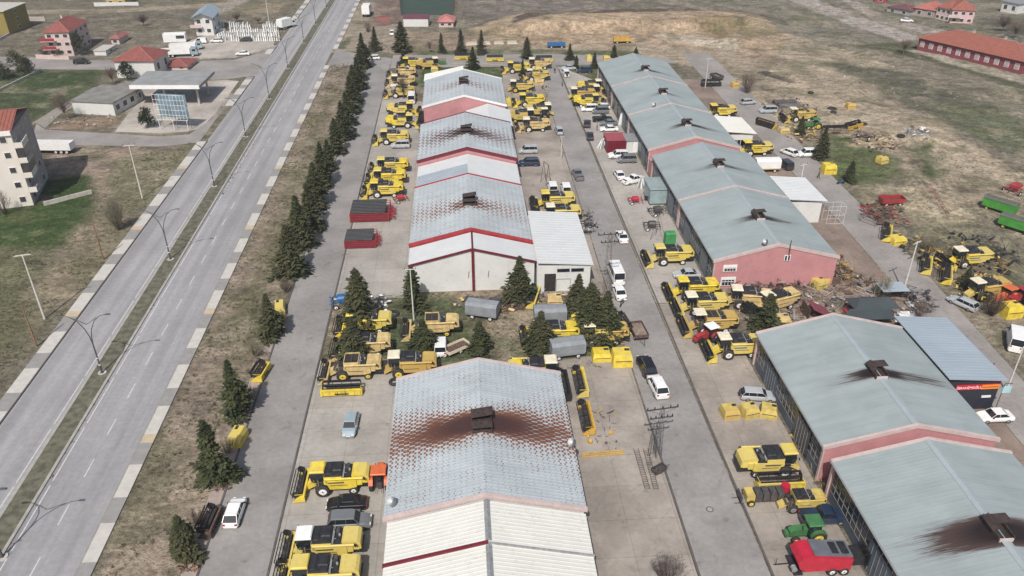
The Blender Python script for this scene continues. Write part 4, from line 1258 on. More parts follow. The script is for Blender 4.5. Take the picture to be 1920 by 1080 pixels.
def make_combine(paint='yel', roofm='yel', rim='rimw', header=True, open_cab=False, deck='blk', dark_deck=True, decal=True, fade=False, big=False, half=2.35, hopper_open=False):
    def mk():
        t = thing('combine_harvester', '-', 'combine harvester')
        P, RF, D = M[paint], M[roofm], M[deck]
        # chassis and side panels
        b = MB()
        b.prism([(-3.3, 1.35), (-2.0, .95), (2.1, .95), (2.35, 1.5), (2.35, 1.9), (-3.6, 1.9)], -1.0, 1.0, M['steel'], 'y')
        b.cyl((1.55, -1.3, .85), (1.55, 1.3, .85), .16, None, 8, M['steel'])
        b.cyl((-2.2, -1.15, .6), (-2.2, 1.15, .6), .12, None, 8, M['steel'])
        b.build('chassis', t)
        for s_ in (-1, 1):
            b = MB()
            b.prism([(-2.7, 1.25), (-1.7, 1.0), (.65, 1.0), (.9, 1.75), (1.3, 1.9), (1.3, 2.35), (-2.7, 2.5)], s_ * 1.02, s_ * 1.38, P, 'y')
            b.prism([(-3.4, 1.55), (-2.75, 1.5), (-2.75, 2.5), (-3.4, 2.45)], s_ * 1.0, s_ * 1.34, P, 'y')
            b.box(-1.6, .6, s_ * 1.38 - .002 * s_ if s_ > 0 else -1.40, 1.40 if s_ > 0 else -1.378, 1.62, 1.70, M['blk'])
            sp = b.build('side_panel', t)
            if decal:
                d_ = MB()
                y0, y1 = (1.385, 1.41) if s_ > 0 else (-1.41, -1.385)
                d_.prism([(-1.2, 2.0), (.7, 2.0), (.9, 2.18), (-1.2, 2.22)], y0, y1, M['steel'] if decal == 1 else M['blue'], 'y')
                d_.build('decal', sp)
            b = MB()
            b.prism([(-2.2, 1.12), (-1.7, .9), (.5, .9), (.75, 1.2)], s_ * 1.05, s_ * 1.3, P, 'y'); b.build('lower_panel', t)
        # grain tank
        b = MB()
        b.box(-1.0, 1.25, -1.36, 1.36, 2.36, 3.02, P, None, 0, .04)
        gt = b.build('grain_tank', t)
        b = MB()
        if dark_deck:
            b.box(-1.0, 1.22, -1.3, 1.3, 3.021, 3.28, D, None, .06, .08)
            b.box(-.9, .2, -.9, .5, 3.281, 3.42, D, None, .1, .1)
            b.box(.35, 1.0, -1.0, 1.0, 3.281, 3.36, D, None, .05, .05)
        else:
            for (xa, xb, ya, yb) in ((-1.0, 1.25, -1.36, -1.26), (-1.0, 1.25, 1.26, 1.36), (-1.0, -.9, -1.26, 1.26), (1.15, 1.25, -1.26, 1.26)):
                b.box(xa, xb, ya, yb, 3.021, 3.25, P)
            b.box(-.9, 1.15, -1.26, 1.26, 3.021, 3.06, DARKB)
            b.cyl((.1, -1.1, 3.12), (.1, 1.1, 3.12), .13, None, 8, M['steel'])
        b.build('tank_cover' if dark_deck else 'tank_rim', gt)
        # engine
        b = MB()
        b.box(-2.2, -1.02, -1.25, 1.25, 2.4, 2.75, D)
        b.cyl((-1.6, -1.0, 2.95), (-1.6, -.2, 2.95), .26, None, 10, M['steel'])
        b.box(-2.1, -1.3, .1, 1.0, 2.75, 3.15, D, None, .08, .08)
        b.cyl((-1.25, -.5, 2.7), (-1.25, -.5, 3.65), .06, None, 6, M['steel'])
        b.cyl((-1.9, .3, 3.15), (-1.9, .3, 3.4), .13, None, 8, M['grey'])
        b.cyl((-1.5, .7, 3.1), (-1.2, .9, 3.35), .07, None, 6, M['grey'])
        b.box(-1.25, -1.05, -1.2, 1.2, 2.75, 3.0, M['grey'])
        b.build('engine', t)
        # straw hood at the rear
        b = MB()
        b.prism([(-4.3, 1.75), (-2.15, 1.75), (-2.15, 2.95), (-2.4, 3.12), (-3.9, 3.02), (-4.25, 2.75)], -1.12, 1.12, P, 'y')
        b.box(-4.1, -2.3, -1.22, 1.22, 1.76, 2.45, P, None, .04, .06)
        b.build('straw_hood', t)
        b = MB(); b.box(-4.45, -3.2, -.95, .95, 1.05, 1.74, M['blk'], None, -.1, 0); b.build('chopper', t)
        # cab
        if not open_cab:
            b = MB()
            b.loft([[(1.35, -.92, 1.75), (2.75, -.92, 1.75), (2.75, .92, 1.75), (1.35, .92, 1.75)],
                    [(1.33, -.98, 2.6), (3.0, -.98, 2.6), (3.0, .98, 2.6), (1.33, .98, 2.6)],
                    [(1.35, -.9, 3.42), (2.85, -.9, 3.42), (2.85, .9, 3.42), (1.35, .9, 3.42)]], M['glass'])
            cb = b.build('cab', t)
            b = MB()
            for x, y in ((1.38, .96), (1.38, -.96), (2.92, .94), (2.92, -.94)):
                b.bar((x, y, 1.8), (x - .04, y * .96, 3.42), .05, M['steel'])
            b.box(1.3, 2.8, -1.0, 1.0, 1.6, 1.74, P)
            b.build('cab_frame', cb)
            b = MB()
            b.box(1.18, 3.05, -1.03, 1.03, 3.43, 3.58, RF)
            b.loft([[(1.18, -1.03, 3.581), (3.05, -1.03, 3.581), (3.05, 1.03, 3.581), (1.18, 1.03, 3.581)],
                    [(1.28, -.93, 3.72), (2.85, -.93, 3.70), (2.85, .93, 3.70), (1.28, .93, 3.72)]], RF)
            b.build('cab_roof', t)
            for s_ in (-1, 1):
                b = MB(); b.bar((2.7, s_ * .98, 3.1), (3.05, s_ * 1.45, 3.1), .025, M['steel']); b.box(3.02, 3.08, s_ * 1.45 - .1, s_ * 1.45 + .1, 2.85, 3.25, M['blk']); b.build('mirror', t)
        else:
            b = MB(); b.box(1.3, 2.9, -1.05, 1.05, 1.75, 1.85, M['steel']); b.build('platform', t)
            b = MB(); b.box(1.6, 2.1, -.25, .25, 1.86, 2.3, M['blk']); b.box(1.5, 1.62, -.25, .25, 2.3, 2.8, M['blk']); b.build('seat', t)
            b = MB(); b.bar((2.3, 0, 1.85), (2.6, 0, 2.6), .04, M['blk']); b.cyl((2.55, 0, 2.6), (2.63, 0, 2.64), .22, None, 10, M['blk']); b.build('steering_wheel', t)
            b = MB()
            for x, y in ((1.4, .95), (1.4, -.95), (2.85, .95), (2.85, -.95)): b.bar((x, y, 1.85), (x, y, 2.75 if open_cab == 2 else 3.6), .035, M['steel'])
            for y in (.95, -.95): b.bar((1.4, y, 2.75), (2.85, y, 2.75), .03, M['steel'])
            b.bar((1.4, -.97, 2.75), (1.4, .97, 2.75), .03, M['steel'])
            b.build('railing', t)
            if open_cab == 1:
                b = MB(); b.cbox(1.15, 3.0, -1.1, 1.1, 3.6, 3.72, RF, .05); b.build('canopy', t)
        # ladder, unloading pipe, feeder
        b = MB()
        for z in (.5, .85, 1.2, 1.55): b.box(2.0, 2.5, 1.25, 1.5, z, z + .04, M['steel'])
        b.bar((2.0, 1.4, .45), (2.0, 1.3, 2.6), .03, P); b.bar((2.5, 1.4, .45), (2.5, 1.3, 2.6), .03, P)
        b.build('ladder', t)
        b = MB(); b.cyl((1.0, 1.42, 2.75), (-3.6, 1.5, 2.85), .15, None, 10, P); b.cyl((-3.6, 1.5, 2.85), (-3.85, 1.5, 2.62), .16, None, 8, M['blk']); b.cyl((1.05, 1.3, 2.2), (1.05, 1.42, 2.85), .17, None, 8, P)
        b.build('unloading_pipe', t)
        b = MB()
        b.prism([(2.1, 1.25), (3.75, .3), (3.8, .95), (2.3, 1.95)], -.62, .62, P, 'y'); b.build('feeder_house', t)
        rm_ = M[rim]
        wheel(t, 1.55, 1.42, .88, .58, rm_); wheel(t, 1.55, -1.42, .88, .58, rm_)
        wheel(t, -2.2, 1.2, .58, .42, rm_); wheel(t, -2.2, -1.2, .58, .42, rm_)
        if header:
            header_parts(t, 3.75, half, P)
        return t
    return mk

def make_header(paint='yel', half=2.5, dark='blk', reel=True, legs=False):
    def mk():
        t = thing('cutting_header', '-', 'combine header')
        header_parts(t, -.6, half, M[paint], reel, .25, M[dark])
        b = MB()
        for y in (-.5, .5): b.bar((-.65, y, .3), (-.65, y, 1.3), .05, M[dark])
        b.box(-.75, -.66, -half * .35, half * .35, .5, .62, M[dark]); b.build('hitch_frame', t)
        return t
    return mk

def make_hood(paint='yel', L=2.2, W=1.6, H=1.5, hole=True):
    def mk():
        t = thing('machine_hood', '-', 'sheet metal hood')
        b = MB()
        b.loft([[(-L / 2, -W / 2, 0), (L / 2, -W / 2, 0), (L / 2, W / 2, 0), (-L / 2, W / 2, 0)],
                [(-L / 2, -W / 2, H * .55), (L / 2, -W / 2, H * .55), (L / 2, W / 2, H * .55), (-L / 2, W / 2, H * .55)],
                [(-L / 2 + .1, -W / 2 + .2, H), (L / 2 - .25, -W / 2 + .2, H), (L / 2 - .25, W / 2 - .1, H), (-L / 2 + .1, W / 2 - .1, H)]], M[paint])
        b.build('shell', t)
        b = MB()
        b.box(L * .12, L * .38, W * .05, W * .3, H, H + .02, DARKB)
        b.box(-L * .4, L * .42, -W / 2 - .03, -W / 2 - .001, H * .5, H * .56, M['steel'])
        b.build('opening', t)
        b = MB()
        for i in range(3): b.box(-L * .35 + i * L * .3, -L * .35 + i * L * .3 + .05, -W / 2 - .035, -W / 2 - .001, .05, H * .48, M[paint])
        b.build('rib', t)
        return t
    return mk

def make_tractor(paint='grn', roofm='grn', rim='rimy', cab=True, loader=False):
    def mk():
        t = thing('tractor', '-', 'tractor')
        P = M[paint]
        b = MB(); b.prism([(.1, .75), (1.9, .7), (1.95, 1.25), (1.6, 1.5), (.1, 1.62)], -.38, .38, P, 'y'); b.build('bonnet', t)
        b = MB(); b.box(-1.4, 1.8, -.3, .3, .55, .85, M['steel']); b.box(1.96, 2.3, -.4, .4, .6, 1.0, P); b.cyl((.7, .42, 1.4), (.7, .42, 2.3), .045, None, 6, M['steel']); b.build('chassis', t)
        if cab:
            b = MB(); b.loft([[(-1.2, -.75, 1.0), (.15, -.75, 1.0), (.15, .75, 1.0), (-1.2, .75, 1.0)], [(-1.1, -.68, 2.4), (.05, -.68, 2.4), (.05, .68, 2.4), (-1.1, .68, 2.4)]], M['glass']); b.build('cab', t)
        else:
            b = MB(); 
            for x, y in ((-1.1, .65), (-1.1, -.65), (.1, .65), (.1, -.65)): b.bar((x, y, 1.0), (x, y, 2.4), .04, M['steel'])
            b.build('rollbar', t)
            b = MB(); b.box(-.9, -.4, -.25, .25, 1.1, 1.3, M['blk']); b.box(-1.0, -.88, -.25, .25, 1.3, 1.75, M['blk']); b.build('seat', t)
        b = MB(); b.cbox(-1.35, .3, -.85, .85, 2.4, 2.56, M[roofm], .07); b.build('cab_roof', t)
        for s_ in (-1, 1):
            b = MB()
            pts = [(-.9 + math.cos(a) * .95, .85 + math.sin(a) * .95) for a in np.linspace(.3, 2.7, 8)]
            pts2 = [(-.9 + math.cos(a) * .87, .85 + math.sin(a) * .87) for a in np.linspace(2.7, .3, 8)]
            b.prism(pts + pts2, s_ * .62, s_ * 1.1, P, 'y'); b.build('mudguard', t)
            wheel(t, -.9, s_ * .88, .85, .42, M[rim]); wheel(t, 1.35, s_ * .78, .48, .3, M[rim])
        b = MB(); b.bar((-1.4, .3, .6), (-2.1, .35, .5), .05, M['steel']); b.bar((-1.4, -.3, .6), (-2.1, -.35, .5), .05, M['steel']); b.build('linkage', t)
        return t
    return mk

def make_trailer(paint='rust', L=4.6, W=2.0, side=.55, deckz=.95, cover=None, load=None, drawbar=True, axles=2, rim='rimw', inner=None):
    def mk():
        t = thing('farm_trailer', '-', 'trailer')
        P = M[paint]; IN = M[inner or paint]
        b = MB(); b.box(-L / 2, L / 2, -W / 2, W / 2, deckz - .1, deckz, IN)
        b.build('bed', t)
        b = MB()
        for (xa, xb, ya, yb) in ((-L / 2, L / 2, -W / 2 - .06, -W / 2), (-L / 2, L / 2, W / 2, W / 2 + .06), (-L / 2 - .06, -L / 2, -W / 2, W / 2), (L / 2, L / 2 + .06, -W / 2, W / 2)):
            b.box(xa, xb, ya, yb, deckz - .12, deckz + side, P)
        b.build('side_board', t)
        b = MB(); b.box(-L / 2 + .2, L / 2 - .1, -.4, -.3, deckz - .3, deckz - .11, M['steel']); b.box(-L / 2 + .2, L / 2 - .1, .3, .4, deckz - .3, deckz - .11, M['steel'])
        if drawbar: b.bar((L / 2, -.4, deckz - .3), (L / 2 + 1.5, 0, .5), .05, M['steel']); b.bar((L / 2, .4, deckz - .3), (L / 2 + 1.5, 0, .5), .05, M['steel'])
        b.build('drawbar', t)
        xs = [-L * .3, L * .3] if axles == 2 else ([-L * .05] if axles == 1 else [-L * .3, -L * .1, L * .12])
        for x in xs:
            for s_ in (-1, 1): wheel(t, x, s_ * (W / 2 - .12), .38, .22, M[rim], 14)
        if cover:
            b = MB()
            h0, h1 = deckz + side, deckz + side + 1.5
            pr = [(-W / 2 - .1, deckz + .1), (W / 2 + .1, deckz + .1), (W / 2 + .1, h1 - .3), (W * .28, h1), (-W * .28, h1), (-W / 2 - .1, h1 - .3)]
            b.prism(pr, -L / 2 - .1, L / 2 + .1, M[cover], 'x')
            for i in range(6):
                x = -L / 2 + (i + .5) * L / 6
                b.prism([(p[0] * 1.012, p[1] + .012) for p in pr], x - .03, x + .03, M[cover], 'x')
            b.build('tarpaulin', t)
        if load:
            random.seed(4); b = MB()
            for i in range(60):
                x, y = random.uniform(-L / 2 + .3, L / 2 - .3), random.uniform(-W / 2 + .2, W / 2 - .2)
                p = Vector((x, y, deckz + .1 + random.random() * .5)); q = p + Vector((random.uniform(-.9, .9), random.uniform(-.6, .6), random.uniform(-.2, .4)))
                b.bar(p, q, random.uniform(.03, .12), random.choice([M['grey'], M['steel'], M['rust']]))
            b.build('scrap_load', t)
        return t
    return mk

def make_baler():
    t = thing('square_baler', '-', 'baler')
    b = MB(); b.prism([(-2.6, .75), (1.9, .75), (2.6, 1.2), (2.9, 2.0), (2.5, 2.6), (1.6, 2.75), (-2.6, 2.2)], -1.15, 1.15, M['redb'], 'y'); b.build('body', t)
    b = MB(); b.prism([(-2.65, 2.22), (1.3, 2.72), (1.3, 2.84), (-2.65, 2.36)], -1.12, .9, mat('baler_grey', (.13, .14, .16), .5, .15, 1), 'y')
    for i in range(4): b.prism([(-2.3 + i, 2.4), (-1.6 + i, 2.5), (-1.6 + i, 2.68), (-2.3 + i, 2.6)], -.8, .6, M['blk'], 'y')
    b.build('top_cover', t)
    b = MB(); b.box(-2.4, 1.2, -1.19, -1.151, 1.25, 1.33, M['white']); b.build('side_stripe', t)
    b = MB(); b.box(-4.0, -2.65, -.8, .8, .9, 1.9, M['blk']); b.box(-4.5, -4.35, -.9, .9, .8, 2.4, M['blk'])
    for y in (-.7, 0, .7): b.bar((-2.7, y, 1.9), (-4.4, y, 2.3), .05, M['blk'])
    b.build('bale_chute', t)
    b = MB(); b.bar((2.6, 0, .8), (4.6, 0, .7), .1, M['blk']); b.box(2.2, 3.0, -1.2, 1.2, .35, .6, M['blk']); b.bar((4.3, -.4, .1), (4.3, -.4, 1.1), .05, M['blk']); b.cyl((3.0, .5, .9), (3.0, 1.0, .9), .3, None, 8, M['grey']); b.build('drawbar', t)
    for x in (-.8, -2.0):
        for s_ in (-1, 1): wheel(t, x, s_ * 1.05, .5, .4, M['rimw'], 14)
    return t

def make_wagon():
    t = thing('box_wagon', '-', 'wagon')
    gw = mat('wagon_green', (.06, .26, .045), .5, .15, 1.2); gr = mat('wagon_roof', A(96, 100, 88), .8, .15, 1)
    b = MB(); b.box(-3.6, 3.6, -1.3, 1.3, .9, 2.9, gw); b.build('body', t)
    b = MB(); b.prism([(-1.4, 2.9), (1.4, 2.9), (.8, 3.2), (-.8, 3.2)], -3.7, 3.7, gr, 'x'); b.build('roof', t)
    b = MB()
    for i in range(3):
        b = MB(); b.box(-3.0 + i * 2.1, -1.6 + i * 2.1, -1.34, -1.301, 1.7, 2.5, gr); b.build('window', t)
    b = MB(); b.box(3.61, 3.66, -.5, .4, 1.6, 2.4, M['blk']); b.build('door', t)
    b = MB(); b.box(-3.4, 3.4, -.9, .9, .6, .89, M['steel']); b.bar((3.4, 0, .7), (5, 0, .5), .06, M['steel']); b.build('chassis', t)
    for x in (-2.4, 2.4):
        for s_ in (-1, 1): wheel(t, x, s_ * 1.1, .42, .25, M['rimy'], 14)
    return t

def make_mower(paint='red'):
    def mk():
        t = thing('farm_implement', '-', 'farm implement')
        b = MB()
        for y in (-.8, 0, .8): b.bar((-1.5, y, .7), (1.5, y + .2, .7), .07, M[paint])
        for x in (-1.3, 0, 1.3): b.bar((x, -1, .75), (x, 1.2, .75), .07, M[paint])
        for x in (-1.3, -.4, .5, 1.3):
            for y in (-.9, .2, 1.0): b.bar((x, y, .7), (x + .15, y, .1), .05, M['steel'])
        b.build('frame', t)
        b = MB(); b.cbox(-.6, .7, -.5, .6, .75, 1.3, M[paint], .2); b.build('hopper', t)
        for s_ in (-1, 1): wheel(t, -.8, s_ * 1.1, .35, .15, M['rimw'], 12)
        return t
    return mk

def make_rack():
    """stack of red frames holding rows of black rollers"""
    t = thing('implement_stack', '-', 'farm implements')
    b = MB()
    for z in (.3, .75, 1.2, 1.65):
        for y in (-1.85, 1.85): b.bar((-2.5, y, z), (1.9, y, z), .07, M['red'])
        for x in (-2.5, -1.2, .2, 1.9): b.bar((x, -1.85, z), (x, 1.85, z), .07, M['red'])
    for x in (-2.5, 1.9):
        for y in (-1.85, 1.85): b.bar((x, y, 0), (x, y, 1.7), .08, M['red'])
    b.box(-2.45, 1.85, -1.88, -1.82, .35, 1.6, M['dred'])
    b.build('frame', t)
    for i in range(9):
        b = MB(); y = -1.65 + i * .41; b.cyl((-2.45, y, 1.82), (1.5, y, 1.82), .19, None, 8, M['blk']); b.build('roller', t)
    b = MB(); random.seed(8)
    for i in range(34):
        y = -1.7 + random.random() * 3.4; b.bar((1.9, y, random.uniform(.3, 1.6)), (2.6, y + random.uniform(-.3, .3), random.uniform(.3, 1.5)), .04, M['red'])
    b.build('tine', t)
    return t

def make_tyre_pile(r=.8, n=1):
    def mk():
        t = thing('old_tyre', '-', 'tyre')
        b = MB()
        rings = []
        k = 16
        for rr, z in ((r * .55, .02), (r * .9, .0), (r, .12), (r, .28), (r * .9, .4), (r * .55, .38)):
            rings.append([(math.cos(2 * math.pi * i / k) * rr, math.sin(2 * math.pi * i / k) * rr, z) for i in range(k)])
        b.loft(rings, M['tyre'], smooth=True, caps=False)
        b.add([p for p in rings[0]] + [p for p in rings[-1]], [(i, k + i, k + (i + 1) % k, (i + 1) % k) for i in range(k)], M['tyre'])
        b.build('casing', t)
        return t
    return mk

def scrap(name, label, poly, n_, pal, seed, hmax=.8, lmax=2.2, kind='stuff', cat='scrap metal', sheets=.3, z=0):
    """a heap of scrap nobody could count: one object"""
    random.seed(seed)
    P = px(poly)
    xs, ys = [p[0] for p in P], [p[1] for p in P]
    b = MB()
    k = 0
    while k < n_:
        x, y = random.uniform(min(xs), max(xs)), random.uniform(min(ys), max(ys))
        if sdist(np.array([x]), np.array([y]), P)[0] < 0: continue
        k += 1
        zz = random.random() ** 2 * hmax + .05 + (ground_z(x, y))
        a = random.uniform(0, math.pi); L_ = random.uniform(.25, 1) * lmax
        m = M[random.choice(pal)]
        q = random.random()
        dv = Vector((math.cos(a), math.sin(a), random.uniform(-.25, .35))) * L_ / 2
        c_ = Vector((x, y, zz + abs(dv.z)))
        if q < .62: b.bar(c_ - dv, c_ + dv, random.uniform(.025, .07), m)
        elif q < .62 + sheets * .6:
            mx = Matrix.Translation(c_) @ Matrix.Rotation(a, 4, 'Z') @ Matrix.Rotation(random.uniform(-.6, .6), 4, 'X')
            b.box(-L_ * .28, L_ * .28, -.22, .22, -.02, random.uniform(.02, .18), m, mx, .03, .03)
        elif q < .92: 
            r_ = random.uniform(.1, .32)
            b.cyl(c_, c_ + Vector((random.uniform(-.3, .3), random.uniform(-.3, .3), random.uniform(.05, .25))), r_, None, 9, m)
        else:
            for w_ in (0, .3):
                b.bar(c_ - dv + Vector((0, w_, 0)), c_ + dv + Vector((0, w_, 0)), .03, m)
            for j in range(5): 
                p = c_ - dv + dv * 2 * j / 4; b.bar(p, p + Vector((0, .3, 0)), .025, m)
    o = b.build(name)
    return tag(o, label, None if kind == 'stuff' else cat, kind=kind)

# ---------------- vehicles ----------------
CARC = {}
def carpaint(c):
    cs = dict(white=(.80, .80, .79), silver=(.42, .44, .46), grey=(.16, .17, .18), dark=(.035, .038, .045), black=(.012, .012, .014),
              navy=(.02, .035, .075), ltblue=(.30, .38, .42), cream=(.66, .64, .58))
    if c not in CARC:
        n = NT(c + '_car_paint')
        f = n.ramp(n.noise(.8, 3), .3, .7, .93, 1.05)
        n.done(n.mix(1.0, cs[c], f, 'MULTIPLY'), .28, 0, spec=.5)
        n.b.inputs['Coat Weight'].default_value = .4
        CARC[c] = n.m
    return CARC[c]
KINDS = {  # L, W, H, belt, hood front z, [x of windscreen base, roof front, roof rear, rear glass base], tail z
    'sedan': (4.4, 1.72, 1.42, .93, .70, (.95, .35, -.85, -1.5), .90),
    'hatch': (4.1, 1.72, 1.48, .95, .72, (1.05, .45, -1.35, -1.95), .88),
    'suv': (4.6, 1.85, 1.72, 1.08, .88, (1.15, .6, -1.75, -2.2), 1.05),
    'van': (4.2, 1.75, 1.82, 1.08, .85, (1.25, .7, -1.85, -2.05), 1.05),
    'wagon': (4.5, 1.72, 1.45, .93, .70, (1.0, .4, -1.75, -2.2), .90),
    'minibus': (5.6, 1.95, 2.4, 1.25, 1.05, (2.25, 1.75, -2.6, -2.75), 1.25),
    'bigvan': (5.4, 1.95, 2.35, 1.3, 1.0, (2.1, 1.5, -2.55, -2.68), 1.3),
    'pickup': (5.0, 1.8, 1.7, 1.05, .88, (1.15, .6, -.35, -.6), .98),
}
def make_car(kind, colr, panel=False, spare=False):
    def mk():
        L, W, H, zb, zf, (xw, xrf, xrr, xg), zt = KINDS[kind]
        t = thing({'sedan': 'parked_car', 'hatch': 'parked_car', 'suv': 'parked_suv', 'van': 'parked_van', 'wagon': 'station_wagon', 'minibus': 'minibus', 'bigvan': 'panel_van', 'pickup': 'pickup_truck'}[kind], '-',
                  {'van': 'van', 'bigvan': 'van', 'minibus': 'minibus', 'pickup': 'pickup'}.get(kind, 'car'))
        P = carpaint(colr)
        h, w2 = L / 2, W / 2
        def ring(x, top, w, zbot=.26, k=.88):
            return [(x, -w * .9, zbot), (x, -w, zbot + .18), (x, -w * 1.0, top * .62 + .05), (x, -w * .95, top - .07), (x, -w * k, top), (x, w * k, top), (x, w * .95, top - .07), (x, w, top * .62 + .05), (x, w, zbot + .18), (x, w * .9, zbot)]
        b = MB()
        st = [(-h, zt - .22, w2 * .86), (-h + .08, zt - .05, w2 * .93), (-h + .35, zt, w2 * .98), (xg, zb + .0, w2), (0, zb + .01, w2), (xw, zb, w2), (xw + (h - xw) * .5, (zb + zf) / 2 + .05, w2 * .97), (h - .25, zf + .03, w2 * .92), (h - .06, zf - .1, w2 * .84), (h, zf - .25, w2 * .76)]
        b.loft([ring(*s_) for s_ in st], P, smooth=False)
        b.box(-h + .15, h - .2, -w2 * .86, w2 * .86, .16, .27, M['blk'])
        b.build('body', t)
        # glasshouse
        g = MB()
        tw = w2 * (.76 if kind not in ('minibus', 'bigvan', 'van') else .86)
        zr = H - .055
        g.loft([[(xw, -w2 * .9, zb), (xw, w2 * .9, zb), (xg, w2 * .9, zb), (xg, -w2 * .9, zb)],
                [(xrf, -tw, zr), (xrf, tw, zr), (xrr, tw, zr), (xrr, -tw, zr)]], M['glass'])
        g.build('windows', t)
        r = MB()
        n_ = 4
        r.loft([[(xrf + .06, -tw - .02, zr - .005), (xrf + .06, tw + .02, zr - .005), (xrr - .06, tw + .02, zr - .005), (xrr - .06, -tw - .02, zr - .005)],
                [(xrf - .02, -tw + .02, zr + .045), (xrf - .02, tw - .02, zr + .045), (xrr + .02, tw - .02, zr + .045), (xrr + .02, -tw + .02, zr + .045)],
                [(xrf - .2, -tw + .18, H), (xrf - .2, tw - .18, H), (xrr + .15, tw - .18, H), (xrr + .15, -tw + .18, H)]], P)
        if kind == 'suv':
            for s_ in (-1, 1): r.bar((xrf - .2, s_ * (tw - .05), H + .06), (xrr + .2, s_ * (tw - .05), H + .06), .025, M['grey'])
        r.build('roof', t)
        for s_ in (-1, 1):
            p = MB()
            p.bar((xw, s_ * w2 * .89, zb), (xrf, s_ * (tw + .0), zr), .045, P)
            p.bar((xg, s_ * w2 * .89, zb), (xrr, s_ * (tw + .0), zr), .055, P)
            xs = [(xrf + xrr) / 2 + .15] if kind in ('sedan', 'pickup') else [(xrf + xrr) / 2 + .35, xrr + .45]
            for x in xs: p.bar((x, s_ * (w2 * .905), zb), (x, s_ * (tw + .012), zr), .035, P)
            if panel:
                k0, k1 = .02, .97
                xa, xb_ = xrf - .9, xg + .05
                p.add([(xa, s_ * (w2 * .915), zb), (xb_, s_ * (w2 * .915), zb), (xrr, s_ * (tw + .02), zr), (xa, s_ * (tw + .02), zr)], [(0, 1, 2, 3)], P)
            p.build('pillar', t)
            l = MB(); l.box(h - .12, h - .005, s_ * w2 * .62 - .16, s_ * w2 * .62 + .16, zf - .2, zf - .05, M['lamp']); l.build('headlight', t)
            l = MB(); l.box(-h - .01, -h + .1, s_ * w2 * .72 - .13, s_ * w2 * .72 + .13, zt - .3, zt - .1, M['tail']); l.build('tail_light', t)
            m_ = MB(); m_.box(xw - .25, xw - .1, s_ * (w2 + .02) - .08, s_ * (w2 + .02) + .08, zb + .0, zb + .14, P if colr != 'white' else M['blk']); m_.build('mirror', t)
            rr = .31 if kind not in ('suv', 'bigvan', 'minibus') else .36
            wheel(t, h * .62, s_ * (w2 - .09), rr, .2, M['grey'], 14, False); wheel(t, -h * .6, s_ * (w2 - .09), rr, .2, M['grey'], 14, False)
        b = MB(); b.box(h - .01, h + .015, -.26, .26, .42, .53, M['white']); b.build('number_plate', t)
        if kind == 'pickup':
            q = MB(); q.box(-h + .15, xg - .1, -w2 * .82, w2 * .82, zt - .01, zt + .01, M['blk'])
            for s_ in (-1, 1): q.box(-h + .05, xg, s_ * w2 * .9 - .05, s_ * w2 * .9 + .05, zt - .02, zt + .12, P)
            q.build('load_bed', t)
        if spare:
            q = MB(); q.cyl((-h - .2, 0, .85), (-h - .02, 0, .85), .34, None, 14, M['tyre']); q.build('spare_wheel', t)
        return t
    return mk

def make_truck(cabc='white', body='white', L=7.0, H=2.6, box=True, tank=False):
    def mk():
        t = thing('lorry', '-', 'lorry')
        P = carpaint(cabc)
        b = MB(); b.prism([(L / 2 - 2.0, .7), (L / 2, .7), (L / 2, 1.7), (L / 2 - .35, 2.6), (L / 2 - 2.0, 2.7)], -1.15, 1.15, P, 'y'); b.build('cab', t)
        b = MB(); b.add([(L / 2 + .01, -1.0, 1.72), (L / 2 + .01, 1.0, 1.72), (L / 2 - .3, 1.0, 2.5), (L / 2 - .3, -1.0, 2.5)], [(0, 1, 2, 3)], M['glass'])
        b.box(L / 2 - 1.5, L / 2 - .5, -1.17, 1.17, 1.7, 2.3, M['glass']); b.build('window', t)
        b = MB()
        if box: b.cbox(-L / 2, L / 2 - 2.15, -1.22, 1.22, .95, .95 + H, M[body], .06)
        else:
            for (xa, xb, ya, yb) in ((-L / 2, L / 2 - 2.15, -1.22, -1.14), (-L / 2, L / 2 - 2.15, 1.14, 1.22), (-L / 2, -L / 2 + .08, -1.14, 1.14), (L / 2 - 2.23, L / 2 - 2.15, -1.14, 1.14)): b.box(xa, xb, ya, yb, .95, .95 + H, M[body])
            b.box(-L / 2 + .08, L / 2 - 2.23, -1.14, 1.14, .95, 1.05, M['steel'])
            for i in range(6): b.box(-L / 2 + .3 + i * (L - 2.6) / 6, -L / 2 + .4 + i * (L - 2.6) / 6, -1.27, 1.27, .9, .95 + H * .98, M[body]) if False else None
        b.build('cargo_box' if box else 'tipper_body', t)
        b = MB(); b.box(-L / 2 + .1, L / 2 - .3, -.5, .5, .55, .94, M['steel']); b.build('chassis', t)
        for x in ([-L * .38, -L * .24, L * .32] if L < 9 else [-L * .4, -L * .29, -L * .18, L * .36]):
            for s_ in (-1, 1): wheel(t, x, s_ * 1.0, .48, .3, M['rimw'], 14)
        return t
    return mk

